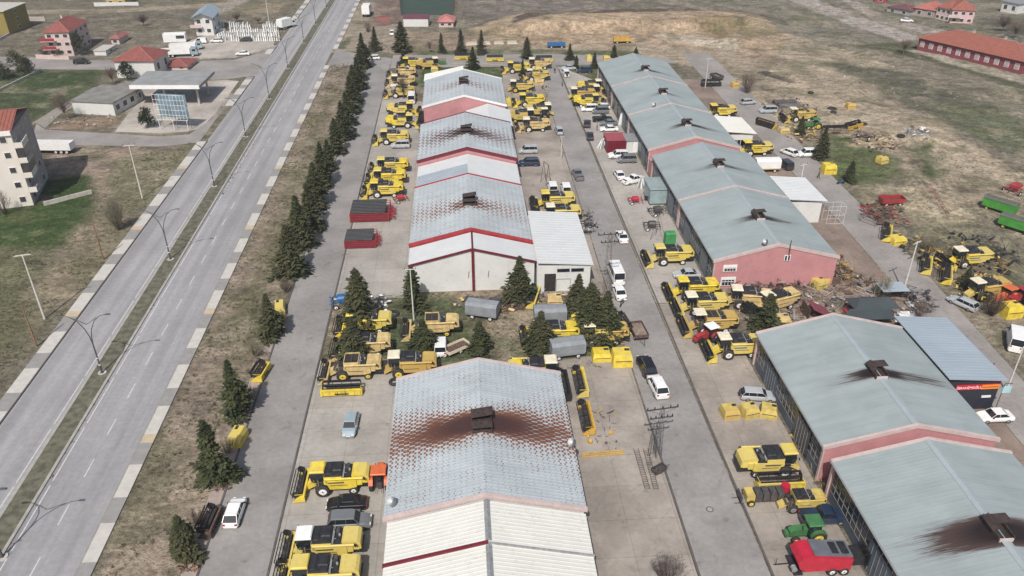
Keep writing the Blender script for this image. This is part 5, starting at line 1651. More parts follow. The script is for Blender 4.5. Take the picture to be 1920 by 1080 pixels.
def person(px_, py_, label, shirt, trousers, pose=0, rz=0):
    """one continuous skinned body, clothes and hair as its children"""
    p = G(px_, py_)
    t = thing('person', label, 'person', (p.x, p.y, 0.03), rz)
    sk = mat('skin', (.42, .26, .18), .7, .05, 4)
    me_ = bpy.data.meshes.new('body')
    st = .22 if pose else .06
    V = [(0, 0, .93), (0, 0, 1.2), (0, 0, 1.42), (0, 0, 1.52), (0.01, 0, 1.68),
         (0, .1, .9), (st * .5, .11, .5), (st, .11, .08), (st + .12, .11, .05),
         (0, -.1, .9), (-st * .3, -.11, .5), (-st, -.11, .08), (-st + .12, -.11, .05),
         (0, .19, 1.42), (-.05, .25, 1.15), (.05, .27, .92), (.07, .27, .82),
         (0, -.19, 1.42), (.03, -.25, 1.15), (.12, -.27, .94), (.15, -.27, .84)]
    E_ = [(0, 1), (1, 2), (2, 3), (3, 4), (0, 5), (5, 6), (6, 7), (7, 8), (0, 9), (9, 10), (10, 11), (11, 12), (2, 13), (13, 14), (14, 15), (15, 16), (2, 17), (17, 18), (18, 19), (19, 20)]
    Rr = [.15, .13, .15, .06, .105, .095, .065, .045, .04, .095, .065, .045, .04, .065, .048, .035, .04, .065, .048, .035, .04]
    me_.from_pydata(V, E_, [])
    o = bpy.data.objects.new('body', me_); C.objects.link(o)
    md = o.modifiers.new('s', 'SKIN')
    for i, r_ in enumerate(Rr): me_.skin_vertices[0].data[i].radius = (r_, r_ * (1.25 if i in (0, 1, 2) else 1))
    me_.skin_vertices[0].data[0].use_root = True
    o.modifiers.new('u', 'SUBSURF').levels = 1
    dg = bpy.context.evaluated_depsgraph_get()
    nm = bpy.data.meshes.new_from_object(o.evaluated_get(dg)); nm.name = 'body'
    bpy.data.objects.remove(o)
    for m in (trousers, shirt, sk): nm.materials.append(m)
    for f in nm.polygons:
        z = f.center.z; f.material_index = 2 if z > 1.5 or (abs(f.center.y) > .2 and z < .98) else (1 if z > .95 else 0); f.use_smooth = True
    o = bpy.data.objects.new('body', nm); C.objects.link(o); o.parent = t
    b = MB(); b.loft([[(.01 + math.cos(a) * r_ - .015, math.sin(a) * r_, z) for a in np.linspace(0, 2 * math.pi, 9)[:-1]] for r_, z in ((.108, 1.68), (.112, 1.74), (.085, 1.8), (.03, 1.82))], M['blk'], smooth=True); b.build('hair', t)
    return t
# ---------------- trees ----------------
def leafmat(name, c1, c2, sc=.9):
    n = NT(name)
    f = n.ramp(n.noise(sc, 4, rough=.7), .32, .68)
    g = n.ramp(n.noise(7, 2), .35, .65, .6, 1.4)
    d_ = n.ramp(n.noise(.16, 3), .4, .6, 0, .6)
    c = n.mix(1.0, n.mix(d_, n.mix(f, c1, c2), (.075, .07, .04)), g, 'MULTIPLY')
    return n.done(c, .85, spec=.15)
FIR = leafmat('spruce_needles', (.030, .040, .020), (.080, .088, .040), .55)
PINE = leafmat('pine_needles', (.018, .032, .018), (.04, .058, .028))
TWIG = mat('bare_twig', (.16, .12, .095), .95, .25, 3)
TWIGD = mat('dark_bare_twig', (.09, .065, .055), .95, .25, 3)
TWIGO = mat('dry_bush_twig', (.20, .18, .12), .95, .25, 3)

def fir_meshes(seed, Rr=1.9, H=8.0, n_b=300, droop=.25, gap=.0):
    rnd = random.Random(seed)
    t = MB()
    t.tube([(0, 0, -.3), (0.02, 0, H * .5), (0, .02, H * .97)], .15, M['bark'], 7, .02)
    c = MB()
    for i in range(n_b):
        q = ((i + rnd.random()) / n_b)
        z = .45 + (H - .6) * (1 - (1 - q) ** 1.25)  
        k = (H - z) / H
        a = i * 2.39996 + rnd.uniform(-.3, .3)
        r_ = Rr * (k ** .82) * rnd.uniform(.42, 1.3) * (1 + .28 * math.sin(a * 2 + seed + z * .9)) + .12
        dr = -droop * r_ * (k + .3) + rnd.uniform(-.1, .25) * (1 - k)
        d_ = Vector((math.cos(a), math.sin(a), 0)); s_ = Vector((-math.sin(a), math.cos(a), 0))
        p0 = Vector((0, 0, z + .25 * r_)); 
        m_ = 4 if r_ > .8 else 3
        for j in range(m_):
            u = (j + .4) / m_
            pt = p0 + d_ * (r_ * u) + Vector((rnd.uniform(-.08, .08), rnd.uniform(-.08, .08), dr * u * u * 1.6))
            L_ = r_ * .42 * (1.15 - u * .4) + .12
            for sg in (-1, 1):
                ang = rnd.uniform(.35, .95) * sg
                dv = (d_ * math.cos(ang) + s_ * math.sin(ang)) * L_ * rnd.uniform(.8, 1.25)
                dv.z = rnd.uniform(-.35, .05) * L_
                w_ = s_.cross(Vector((0, 0, 1))) * 0 + Vector((-dv.y, dv.x, 0)).normalized() * L_ * .26
                w_.z = rnd.uniform(-.4, .4) * L_ * .3
                c.add([tuple(pt - w_ * .5), tuple(pt + dv * .5 - w_), tuple(pt + dv), tuple(pt + dv * .5 + w_), tuple(pt + w_ * .5)], [(0, 1, 2, 3, 4)], FIR)
        tip = p0 + d_ * r_ + Vector((0, 0, dr * 1.6))
        dv = d_ * .3 + Vector((0, 0, rnd.uniform(-.15, .15))); w_ = s_ * .1
        c.add([tuple(tip - d_ * .35 - w_), tuple(tip + dv), tuple(tip - d_ * .35 + w_)], [(0, 1, 2)], FIR)
    for i in range(10):
        a = i * 2.4; z = H - .9 + i * .09
        c.add([(0, 0, z), (math.cos(a) * .22, math.sin(a) * .22, z - .05), (math.cos(a) * .1, math.sin(a) * .1, z + .25)], [(0, 1, 2)], FIR)
    return t, c
FIRS = []
for sd_i, (rr, nb, dr) in enumerate(((2.0, 330, .28), (1.75, 300, .22), (2.2, 340, .34), (1.5, 260, .15))):
    t_, c_ = fir_meshes(sd_i * 7 + 1, rr, 8.0, nb, dr)
    FIRS.append([t_, c_, None])
def fir(px_, py_, topy, label, group=None, kind=None, wx=1.0, rz=None):
    k = kind if kind is not None else random.randrange(3)
    p = G(px_, py_)
    h = max(2.0, HT(px_, py_, topy))
    e = FIRS[k]
    if e[2] is None:
        t = thing('spruce_tree', label, 'spruce tree')
        e[0].build('trunk', t); e[1].build('crown', t)
        e[2] = t; o = t
    else:
        o = copy_tree(e[2])
    gz = ground_z(p.x, p.y)
    o.location = (p.x, p.y, gz)
    o.rotation_euler = (0, 0, random.uniform(0, 6.28) if rz is None else rz)
    s_ = h / 8.0
    wq = wx * (s_ ** .35 if s_ < 1 else s_ ** .8)
    o.scale = (wq, wq, s_)
    tag(o, label, 'spruce tree', group)
    return o

def pine(px_, py_, topy, label, rad=1.6, seed=1):
    """rounder pine with clumps of needles"""
    rnd = random.Random(seed)
    p = G(px_, py_); h = HT(px_, py_, topy)
    t = thing('pine_tree', label, 'pine tree', (p.x, p.y, 0))
    b = MB(); b.tube([(0, 0, -.2), (.1, 0, h * .4), (0, .1, h * .85)], .16, M['bark'], 7, .05)
    c = MB()
    for i in range(26):
        a = rnd.uniform(0, 6.28); z = h * rnd.uniform(.25, .97)
        r_ = rad * math.sin(math.pi * min(1, (z / h) * .9 + .1)) ** .6 * rnd.uniform(.3, 1)
        cp = Vector((math.cos(a) * r_, math.sin(a) * r_, z))
        b.bar((0, 0, z * .85), cp, .03, M['bark'])
        for j in range(70):
            dv = Vector((rnd.gauss(0, 1), rnd.gauss(0, 1), rnd.gauss(0, .8))).normalized()
            q = cp + dv * rad * .36 * rnd.uniform(.5, 1)
            w_ = dv.orthogonal().normalized() * .1
            c.add([tuple(q - w_), tuple(q + dv * .32), tuple(q + w_)], [(0, 1, 2)], PINE)
    b.build('trunk', t); c.build('crown', t)
    return t

def bare(px_, py_, topy, label, m=None, n_=60, rad=1.2, trunk=True, seed=1, cat='bare tree', name='bare_tree', r0=.045, z=None):
    rnd = random.Random(seed)
    m = m or TWIG
    p = G(px_, py_); h = HT(px_, py_, topy)
    t = thing(name, label, cat, (p.x, p.y, ground_z(p.x, p.y)))
    b = MB(); c = MB()
    base = h * .25 if trunk else 0
    if trunk: b.tube([(0, 0, -.2), (.05, 0, base), (0, .05, h * .5)], .14, m, 6, .07)
    for i in range(n_):
        a = rnd.uniform(0, 6.28); sp = rnd.uniform(.15, 1)
        s_ = Vector((rnd.uniform(-.15, .15), rnd.uniform(-.15, .15), base + (rnd.random() * h * .3 if trunk else 0)))
        e = Vector((math.cos(a) * rad * sp, math.sin(a) * rad * sp, h * (1 - .35 * sp * sp) * rnd.uniform(.75, 1)))
        mdp = s_.lerp(e, .5) + Vector((math.cos(a), math.sin(a), 0)) * rad * .12
        c.tube([s_, mdp, e], r0 if trunk else .028, m, 3, .008)
        for j in range(7):
            q = mdp.lerp(e, rnd.random()); dv = Vector((rnd.gauss(0, 1), rnd.gauss(0, 1), abs(rnd.gauss(.6, .8)))).normalized() * h * rnd.uniform(.07, .16)
            c.cyl(q, q + dv, .014, .005, 3, m, False)
    if trunk: b.build('trunk', t)
    c.build('branches', t)
    return t

def weeds(name, label, poly, n_, cols, seed, hh=.35, w_=.5, dens=None):
    """low dry weeds and tufts: one object nobody could count"""
    rnd = random.Random(seed)
    P = px(poly); xs, ys = [p[0] for p in P], [p[1] for p in P]
    X = np.array([rnd.uniform(min(xs), max(xs)) for _ in range(n_ * 3)]); Y = np.array([rnd.uniform(min(ys), max(ys)) for _ in range(n_ * 3)])
    ok = sdist(X, Y, P) > .2
    X, Y = X[ok][:n_], Y[ok][:n_]
    keep = fbm(X, Y, 4, 21, 3) > .46
    X, Y = X[keep], Y[keep]
    Z = _relief(X, Y)
    b = MB()
    for x, y, z in zip(X, Y, Z):
        m = rnd.choice(cols); s_ = rnd.uniform(.4, 1.2)
        for j in range(5):
            a = rnd.uniform(0, 6.28); r_ = w_ * s_ * rnd.uniform(.3, .7)
            cx, cy = x + rnd.uniform(-.15, .15), y + rnd.uniform(-.15, .15)
            b.add([(cx - .05, cy, z - .02), (cx + .05, cy, z - .02), (cx + math.cos(a) * r_, cy + math.sin(a) * r_, z + hh * s_ * rnd.uniform(.5, 1))], [(0, 1, 2)], m)
            b.add([(cx, cy - .06, z - .02), (cx, cy + .06, z - .02), (cx + math.cos(a + 1) * r_, cy + math.sin(a + 1) * r_, z + hh * s_ * rnd.uniform(.4, .8))], [(0, 1, 2)], m)
    return tag(b.build(name), label, kind='stuff')

# ---------------- lamps and poles ----------------
def make_lamp():
    t = thing('street_lamp', '-', 'street lamp')
    m = M['lampost']
    b = MB(); b.cyl((0, 0, 0), (0, 0, 1.4), .15, .13, 10, m); b.cyl((0, 0, 1.4), (0, 0, 4.6), .115, .09, 10, m)
    b.cyl((0, 0, 1.38), (0, 0, 1.5), .16, None, 10, M['white']); b.cyl((0, 0, 2.5), (0, 0, 2.58), .13, None, 10, M['white'])
    b.build('pole', t)
    for s_ in (-1, 1):
        b = MB()
        pts = [(0, 0, 4.5), (s_ * .12, 0, 6.0), (s_ * .45, 0, 7.2), (s_ * 1.1, 0, 8.4), (s_ * 1.9, 0, 9.1), (s_ * 2.7, 0, 9.35)]
        b.tube(pts, .07, m, 6, .045)
        b.tube([(0, 0, 7.9), (s_ * .5, 0, 8.2), (s_ * 1.1, 0, 8.65), (s_ * 1.5, 0, 8.85)], .045, m, 6)
        b.build('arm', t)
        b = MB(); b.box(s_ * 3.0 - .35, s_ * 3.0 + .35, -.14, .14, 9.3, 9.4, m, None, .08, .04); b.build('lamp_head', t)
    b = MB(); b.cyl((0, 0, -.1), (0, 0, .16), .62, .55, 14, M['conc']); b.box(-.22, .22, -.22, .22, .16, .2, M['steel']); b.build('base', t)
    return t
def make_pole(h=11, m='pole', arm=True, ins=3):
    def mk():
        t = thing('utility_pole', '-', 'utility pole')
        b = MB(); b.cyl((0, 0, -.2), (0, 0, h), .17, .09, 10, M[m]); b.build('pole', t)
        if arm:
            b = MB(); b.box(-1.1, 1.1, -.06, .06, h - .25, h - .12, M[m]); b.build('crossarm', t)
            for i in range(ins):
                x = -1.0 + 2.0 * i / (ins - 1); b = MB(); b.cyl((x, 0, h - .12), (x, 0, h + .18), .07, .05, 8, M['blk']); b.build('insulator', t)
        return t
    return mk
def make_lattice(h=12, w0=.55, m='grey', top=True):
    def mk():
        t = thing('lattice_mast', '-', 'lattice mast')
        b = MB()
        c = [(-1, -1), (1, -1), (1, 1), (-1, 1)]
        def P_(i, z): k = w0 * (1 - .55 * z / h); return Vector((c[i][0] * k, c[i][1] * k, z))
        for i in range(4): b.bar(P_(i, 0), P_(i, h), .03, M[m])
        n_ = int(h / .9)
        for k in range(n_):
            z0, z1 = h * k / n_, h * (k + 1) / n_
            for i in range(4):
                j = (i + 1) % 4
                b.bar(P_(i, z0), P_(j, z1), .016, M[m]); b.bar(P_(i, z1), P_(j, z1), .016, M[m])
        b.build('mast', t)
        if top:
            for z, L_ in ((h, 1.9), (h - 1.3, 1.4)):
                b = MB(); b.box(-L_, L_, -.07, .07, z - .1, z, M[m]); b.bar((-L_, 0, z), (0, 0, z - .9), .03, M[m]); b.bar((L_, 0, z), (0, 0, z - .9), .03, M[m]); cr = b.build('crossarm', t)
                for x in (-L_ + .1, -L_ * .5, 0, L_ * .5, L_ - .1):
                    b = MB(); b.cyl((x, 0, z), (x, 0, z + .3), .09, .06, 8, M['blk']); b.build('insulator', cr)
        return t
    return mk
random.seed(11)
def off(o, k):
    a = o.rotation_euler.z
    o.location.x -= math.cos(a) * k; o.location.y -= math.sin(a) * k
    return o
LY, MY, EY, JY = 'combines parked in the left yard', 'combines parked in the middle yard', 'combines on the right side yards', 'old combines in the junkyard'
V = {}
def comb(key, px_, py_, rz, label, group, **kw):
    hd = kw.get('header', True)
    o = place('c_' + key, make_combine(**kw), px_, py_, rz, label, group, zc=1.7)
    o.scale = (.88,) * 3
    return off(o, .45 if hd else -.7)
A_ = dict()                                                          # bright yellow
B_ = dict(roofm='white')
Cc = dict(roofm='cream')
D_ = dict(paint='old', roofm='cream', open_cab=2, dark_deck=False, rim='rimy', decal=False)
E_ = dict(paint='yel2', roofm='cream', header=False, rim='rimy', decal=False)
F_ = dict(paint='old', roofm='cream', decal=False)
N_ = dict(header=False)
H_ = dict(paint='yel2', roofm='cream', open_cab=1, dark_deck=False)
T_ = dict(paint='yel', roofm='cream', decal=2)
comb('A', 594, 1070, 180, 'yellow combine with yellow cab roof half cut off at the bottom left yard', LY, **A_)
comb('B', 600, 1016, 180, 'yellow combine with white cab roof beside the grey off-road car', LY, **B_)
comb('A', 622, 893, 180, 'bright yellow combine with yellow cab roof just above the black sedan', LY, **A_)
comb('D', 656, 684, 180, 'faded cabless combine above the lone upright yellow header', JY, **D_)
comb('E', 776, 679, 180, 'yellow combine without header and a cream roof touching the rusty roof corner', JY, **E_)
comb('F', 676, 643, 180, 'faded tan combine mostly hidden behind the lower of two spruces', JY, **F_)
comb('A', 680, 601, 180, 'yellow combine behind the tall spruce at the left end of the junkyard', JY, **A_)
comb('D', 806, 606, 180, 'faded cabless combine standing in front of the spruce by the white hall', JY, **D_)
comb('C', 1030, 620, 180, 'yellow combine with white roof half hidden by the spruce between grey covers', JY, **Cc)
comb('H', 1122, 622, 180, 'old combine with cream canopy in front of the dense spruce group', JY, **H_)
comb('A', 1126, 600, 8, 'yellow combine sticking out on the street side of the dense spruce group', JY, **A_)
comb('NC', 996, 691, 0, 'dark combine with white roof peeping over the far edge of the big rusty roof', JY, header=False, roofm='cream')
comb('A', 716, 352, 180, 'nearest of three yellow combines above the red implement stack', LY, **A_)
comb('A', 722, 329, 180, 'middle one of three yellow combines above the red implement stack', LY, **A_)
comb('A', 728, 308, 180, 'farthest of three yellow combines above the red implement stack', LY, **A_)
comb('A', 732, 255, 180, 'yellow combine with dark deck beside the silver van in the left yard', LY, **A_)
comb('A', 757, 225, 0, 'right facing yellow combine nearest the silver van', LY, **A_)
comb('A', 758, 202, 0, 'right facing yellow combine just below the small white truck', LY, **A_)
comb('F', 750, 150, 180, 'faded combine above the beige cab in the upper left yard', LY, **F_)
comb('D', 752, 134, 180, 'cabless tan combine second from the top of the left yard', LY, **D_)
comb('A', 770, 117, 180, 'topmost yellow combine of the left yard next to a spruce', LY, **A_)
comb('A', 966, 125, 180, 'topmost yellow combine of the middle yard by the fence', MY, **A_)
comb('E', 980, 160, 180, 'pale yellow combine without header below the lone small spruce', MY, **E_)
comb('A', 990, 186, 180, 'yellow combine with dark deck beside the free standing yellow hood', MY, **A_)
comb('E', 975, 215, 0, 'battered yellow combine next to the black tractor wheels', MY, **E_)
comb('F', 998, 232, 180, 'yellow combine nearest the silver wagon in the middle yard', MY, **F_)
comb('H', 1002, 140, 180, 'combine wreck with cream top near the street in the upper middle yard', MY, **H_)
comb('A', 1036, 372, 180, 'upper yellow combine of the pair above the white flat roof', MY, **A_)
comb('C', 1046, 397, 180, 'lower yellow combine with cream roof half hidden by the white flat roof', MY, **Cc)
comb('NC', 1104, 160, 0, 'dark topped combine uppermost across the street by the far hall', EY, header=False, roofm='cream')
comb('E', 1094, 174, 180, 'yellow combine in the middle of the upper right side group', EY, **E_)
comb('A', 1106, 187, 0, 'yellow combine just above the white and grey vans', EY, **A_)
comb('A', 1252, 475, 180, 'yellow combine alone by the pink hall with green tarp behind it', EY, **A_)
comb('A', 1296, 537, 180, 'yellow combine just below the silver saloon and nearest the pink wall', EY, **A_)
comb('C', 1312, 566, 180, 'yellow combine with cream roof second below the silver saloon', EY, **Cc)
comb('H', 1328, 600, 180, 'combine with cream canopy and rounded yellow flank above the red tractor', EY, **H_)
comb('T', 1375, 645, 180, 'large black topped yellow combine touching the corner of the grey roof', EY, **T_)
comb('F', 1452, 562, 200, 'faded yellow combine standing behind the small spruce in the scrap yard', EY, **F_)
comb('NA', 1434, 861, 0, 'yellow combine without header facing the dark side wall of the lower right hall', EY, **N_)
comb('T', 1812, 480, 183, 'big yellow combine with black top among scrap at the right edge', EY, **T_)
comb('A', 1412, 276, 180, 'yellow combine beside the small white annexe with the window', EY, header=True)
comb('A', 1348, 206, 180, 'yellow combine between the upper right hall and the east road', EY, **A_)
comb('H', 1497, 214, 180, 'yellow combine with beige cab beside the green tractor in the upper right', EY, **H_)

comb('H', 748, 170, 180, 'tan combine with cream top just below the beige cab roof', LY, **H_)
comb('E', 800, 118, 10, 'yellow combine parts machine on the lawn behind the far white strip', LY, **E_)
comb('F', 1006, 118, 180, 'worn yellow combine at the back fence of the middle yard', MY, **F_)
comb('E', 1008, 205, 0, 'yellow combine touching the black tractor at the street edge', MY, **E_)
comb('F', 1108, 170, 0, 'faded combine in the dense group before the far right hall', EY, **F_)
comb('E', 1856, 537, 190, 'stripped yellow combine among parts above the orange tractor', EY, **E_)
comb('F', 1398, 555, 170, 'old combine left of the cabless one in the scrap yard', EY, **F_)
HG = 'combine headers lying about the yards'
def hdr(key, x, y, rz, label, **kw):
    return place('h_' + key, make_header(**kw), x, y, rz, label, HG, zc=.7)
hdr('y', 641, 731, 90, 'yellow header lying alone at the top of the concrete left yard')
hdr('y', 1089, 716, 180, 'bright yellow and black header standing right of the rusty roof', )
hdr('o', 1100, 783, 180, 'dark worn header lying below the bright one beside the rusty roof', paint='org', half=2.5)
hdr('y', 1462, 905, 90, 'yellow header lying directly below the headerless combine')
hdr('k', 1057, 722, 180, 'narrow black header hugging the right edge of the rusty roof', paint='blk', half=2.6)
hdr('y', 1738, 497, 150, 'long yellow header beside the big combine at the right edge', )
hdr('y', 1776, 515, 150, 'second yellow header in front of the big combine at the right edge')
hdr('y', 1664, 437, 152, 'yellow edged header lying along the kerb beside a yellow hood')
hdr('y', 1000, 557, 165, 'small dark header lying behind the upper grey cover')
hdr('o', 1420, 588, 215, 'old greenish header lying diagonally beside the spruce of the scrap yard')
hdr('y', 868, 108, 90, 'yellow header left of the two by the back road spruces', half=2.3)
hdr('y', 928, 111, 90, 'yellow header right of the two by the back road spruces', half=2.3)
hdr('y', 1020, 112, 90, 'yellow header farther along the back road beside the street mouth', half=2.3)
hdr('g', 1565, 246, 90, 'brown slatted header with yellow edge on the green patch', paint='rust2', half=3)
hdr('o', 1436, 232, 215, 'yellow tipped header lying by the east road at the upper right', paint='org')
hdr('o', 1600, 240, 120, 'yellow and green header tipped against tyres on the bare mound', paint='org')
hdr('k', 1003, 388, 180, 'black header frame lying left of the pair of combines', paint='blk')
hdr('k', 1333, 157, 90, 'dark header skeleton behind the upper right hall', paint='steel')
hdr('k', 790, 222, 0, 'black header frame standing before the right facing combines by the pink wall', paint='blk')
hdr('y', 795, 243, 175, 'dark small header leaning on the corner of the rust mottled roof', half=1.2)
hdr('y', 1835, 548, 200, 'dismantled yellow header above the silver station wagon')
hdr('r', 395, 978, 175, 'rusty header pile beside the white hatchback on the left verge', paint='rust', half=1.7)
hdr('s', 490, 697, 170, 'bright yellow header at the kerb left of the estate road', half=1.5)
G2 = 'loose yellow machine hoods'
def hood(key, x, y, rz, label, **kw):
    return place('q_' + key, make_hood(**kw), x, y, rz, label, G2, zc=.8)
hood('a', 1128, 663, 0, 'pale yellow hood left of the bright double hood', L=2.6, W=2.0, H=1.3)
hood('b', 1166, 672, 0, 'bright yellow tall hood by the kerb above the black car', L=2.7, W=2.2, H=2.0)
hood('c', 1369, 770, 6, 'left one of three worn yellow hoods below the silver estate', paint='yel2', L=2.1, W=1.8, H=1.4)
hood('c', 1405, 768, 14, 'middle one of three worn yellow hoods below the silver estate')
hood('c', 1442, 769, -20, 'right one of three worn yellow hoods below the silver estate')
hood('a', 1683, 448, 10, 'yellow hood at the kerb below the red trailer')
hood('b', 1554, 317, 0, 'yellow hood between the white van and the spruce on the grass')
hood('c', 1654, 300, 20, 'yellow hood lying alone in the grass below the mound')
hood('b', 1895, 583, 5, 'bright yellow hood in front of the bare bush at the right edge')
hood('c', 1538, 283, 0, 'orange yellow hood half hidden behind the white van')
hood('d', 953, 190, 90, 'bright yellow hood at the corner of the white roof', L=2.6, W=1.5, H=1.6)
hood('c', 1010, 128, 0, 'yellow hood by the street at the top of the middle yard')
hood('e', 1010, 152, 10, 'pale hood below the first one at the street edge', paint='old', L=2.4, W=1.8, H=1.3)
hood('d', 525, 577, 100, 'yellow hood half hidden by a spruce left of the estate road')
hood('d', 446, 818, 80, 'deep yellow hood at the kerb behind a broad spruce')
hood('e', 1462, 567, 30, 'tan hood in the scrap yard right of the cabless combine')
hood('e', 1466, 598, 0, 'tan machine body half hidden behind the grey roof edge')
hood('e', 1040, 560, 0, 'tan hood behind the upper grey tarpaulin', )
hood('c', 815, 128, 0, 'yellow machine hood on the lawn beside the far white strip roof')
hood('c', 1858, 545, -10, 'yellow hood among dismantled machines above the orange tractor')
hood('c', 1595, 195 + 3, 0, 'small yellow box with open side on the bare east field')
hood('c', 1378, 158, 10, 'yellow machine body beside the bare tree at the east road')
hood('e', 1470, 243, 5, 'orange-yellow hood with dark window by the east road')
hood('d', 1104, 108, 90, 'yellow arched hood among the small spruces behind the far hall')
hood('c', 1138, 108, 0, 'yellow hood just left of the far hall gable')
hood('c', 1536, 530, 20, 'yellow sheet part lying against the pink gable wall')
hood('e', 760, 165, 12, 'beige cab roof lying in front of the faded combine')

# ---- tractors, trailers and other machines ----
place('tg', make_tractor('grn', 'grn', 'rimy'), 1513, 995, 180, 'green tractor with green roof beside the red baler', zc=1)
place('tr', make_tractor('red', 'white', 'grey'), 1327, 628, 200, 'small red tractor with white roof between two combines', zc=1)
place('to', make_tractor('orange', 'orange', 'red', cab=False), 712, 893, 90, 'orange tractor with orange canopy beside the nearest rusty roof', zc=1)
place('tg2', make_tractor('grn', 'grn', 'rimy', cab=False), 1525, 234, 180, 'dark green tractor with white wheels in the upper right', zc=1)
place('tor', make_tractor('orange', 'orange', 'grey'), 1885, 556, 200, 'orange-red tractor at the right edge above the bare bush', zc=1)
place('tk', make_tractor('blk', 'cream', 'grey'), 1020, 212, 90, 'black tractor with cream roof between combines by the street', zc=1)
place('baler', make_baler, 1540, 1046, 180, 'big red square baler with dark top in the lower right yard', zc=1.3)
place('tred', make_tractor('red', 'red', 'grey'), 1912, 560, 190, 'red tractor cut off by the right edge', zc=1)
t = place('loader', make_combine(paint='yel2', header=False, open_cab=2, decal=False, rim='grey'), 1500, 935, 180, 'stripped yellow chassis with red drum left of the dark sign hall', None, zc=1.2, scale=.62)
t = thing('implement', 'black box machine on yellow wheels with forks near the street', 'farm machine', tuple(G(1428, 938)), 180)
b = MB()
for i in range(4): b.box(-2.2 + i * .82, -1.45 + i * .82, -.7, .7, .5, 1.5, M['tarp' if i < 0 else 'steel'], None, .03, .06)
b.build('body', t)
b = MB(); b.box(1.1, 2.0, -.7, .7, .6, 1.4, M['yel2']); b.box(2.0, 2.6, -.5, .5, .3, .5, M['grey']); b.bar((2.6, -.4, .2), (3.2, -.4, .2), .06, M['steel']); b.bar((2.6, .4, .2), (3.2, .4, .2), .06, M['steel']); b.box(2.5, 2.6, -.7, .7, .3, 1.3, M['steel']); b.build('fork_mast', t)
for x in (-1.8, 1.5):
    for s_ in (-1, 1): wheel(t, x, s_ * .85, .42, .25, M['rimy'], 14)
b = MB(); p = G(1470, 925); b.cyl((0, 0, .1), (0, 0, 1.3), .55, .5, 14, M['redb']); o_ = b.build('drum'); o_.location = p; tag(o_, 'red drum beside the black box machine and the yellow chassis', 'drum')
place('rack', make_rack, 700, 396, 0, 'large stack of red frames with black rollers at the left yard kerb', 'red implement stacks', zc=.9, scale=1.6).scale.z = 1.05
place('rack', make_rack, 681, 447, 0, 'smaller separate stack of red frames with black rollers below the large one', 'red implement stacks', zc=.9, scale=1.2).scale.z = .9
place('mow', make_mower('red'), 751, 373, 20, 'red mower with pale cover behind the red implement stack', zc=.5)
place('mow2', make_mower('redb'), 1191, 376, 0, 'tangled red and white implement in front of the glassy cabin', zc=.5)
place('mowb', make_mower('blue'), 642, 566, 10, 'blue implement left of the tall spruce', zc=.5, scale=1.3)
place('mowr', make_mower('red'), 1903, 356, 30, 'red plough cut by the right edge above the green wagons', zc=.5, scale=1.5)
place('mowk', make_mower('steel'), 1102, 420, 0, 'black implement beside the white flat roof at the street', zc=.5, scale=1.0)
place('mowk', None, 1233, 397, 10, 'black soot covered implement by the right hall wall', zc=.5, scale=1.2)
place('mowk', None, 1222, 424, -5, 'dismantled grey chassis lying below the black implement', zc=.5, scale=1.1)
place('mowk', None, 640 + 290, 566, 30, 'dark implement beside the grey covered trailer', zc=.5)
place('mowc', make_mower('rust2'), 1625, 262, 20, 'brown rusty implement lying on the bare mound', zc=.5, scale=1.5)
place('trG', make_trailer('tarp', 4.6, 2.2, .3, .9, cover='tarp'), 905, 580, -18, 'grey tarpaulin covered trailer standing in the middle of the junkyard', 'covered trailers', zc=1.3)
place('trG', None, 1031, 590, 0, 'grey covered trailer behind the yellow combine with white roof', 'covered trailers', zc=1.3)
place('trG', None, 1063, 652, 8, 'grey covered trailer nearest the big rusty roof', 'covered trailers', zc=1.3)
place('trW', make_trailer('cream', 3.6, 1.7, .35, .8, axles=1, inner='rust'), 856, 651, 215, 'small flat bed trailer with rusty floor between two spruces', zc=.8)
place('trR', make_trailer('rust', 3.6, 1.9, .4, .9, inner='rust2'), 1197, 620, -85, 'rusty brown trailer standing at the street kerb above the black car', zc=.8)
place('trD', make_trailer('red', 4.4, 2.0, .7, .9, inner='steel'), 1672, 376, 180, 'red farm trailer with dark load bed in the east field', zc=.9)
place('trB', make_trailer('blue', 5.6, 2.2, .6, .9, inner='grey'), 1043, 84, 180, 'blue grey trailer behind the back road', zc=.9)
place('trY', make_trailer('org', 5.6, 2.2, .9, .9, inner='rust'), 1166, 76, 180, 'yellow trailer on the dug out earth behind the back road', zc=.9)
place('trBr', make_trailer('steel', 3.8, 2.0, .6, .8, inner='rust2'), 1344, 143, 110, 'dark brown trailer at the upper end of the east road', zc=.9)
place('trC', make_trailer('yel2', 5.0, 2.2, .5, .9, cover='white'), 1438, 309, 0, 'trailer under a bright white cover beside the white annexe', zc=1.4)
place('wag', make_wagon, 1876, 385, 127, 'upper green box wagon in the east field', 'green box wagons', zc=1.6, scale=.8)
place('wag', None, 1908, 420, 127, 'lower green box wagon cut by the right edge', 'green box wagons', zc=1.6, scale=.8)
place('trK', make_trailer('steel', 3.0, 1.6, .7, .5, axles=1), 1236, 878, 30, 'small dark cart body at the street kerb beside the steel ramps', zc=.5, scale=.55)

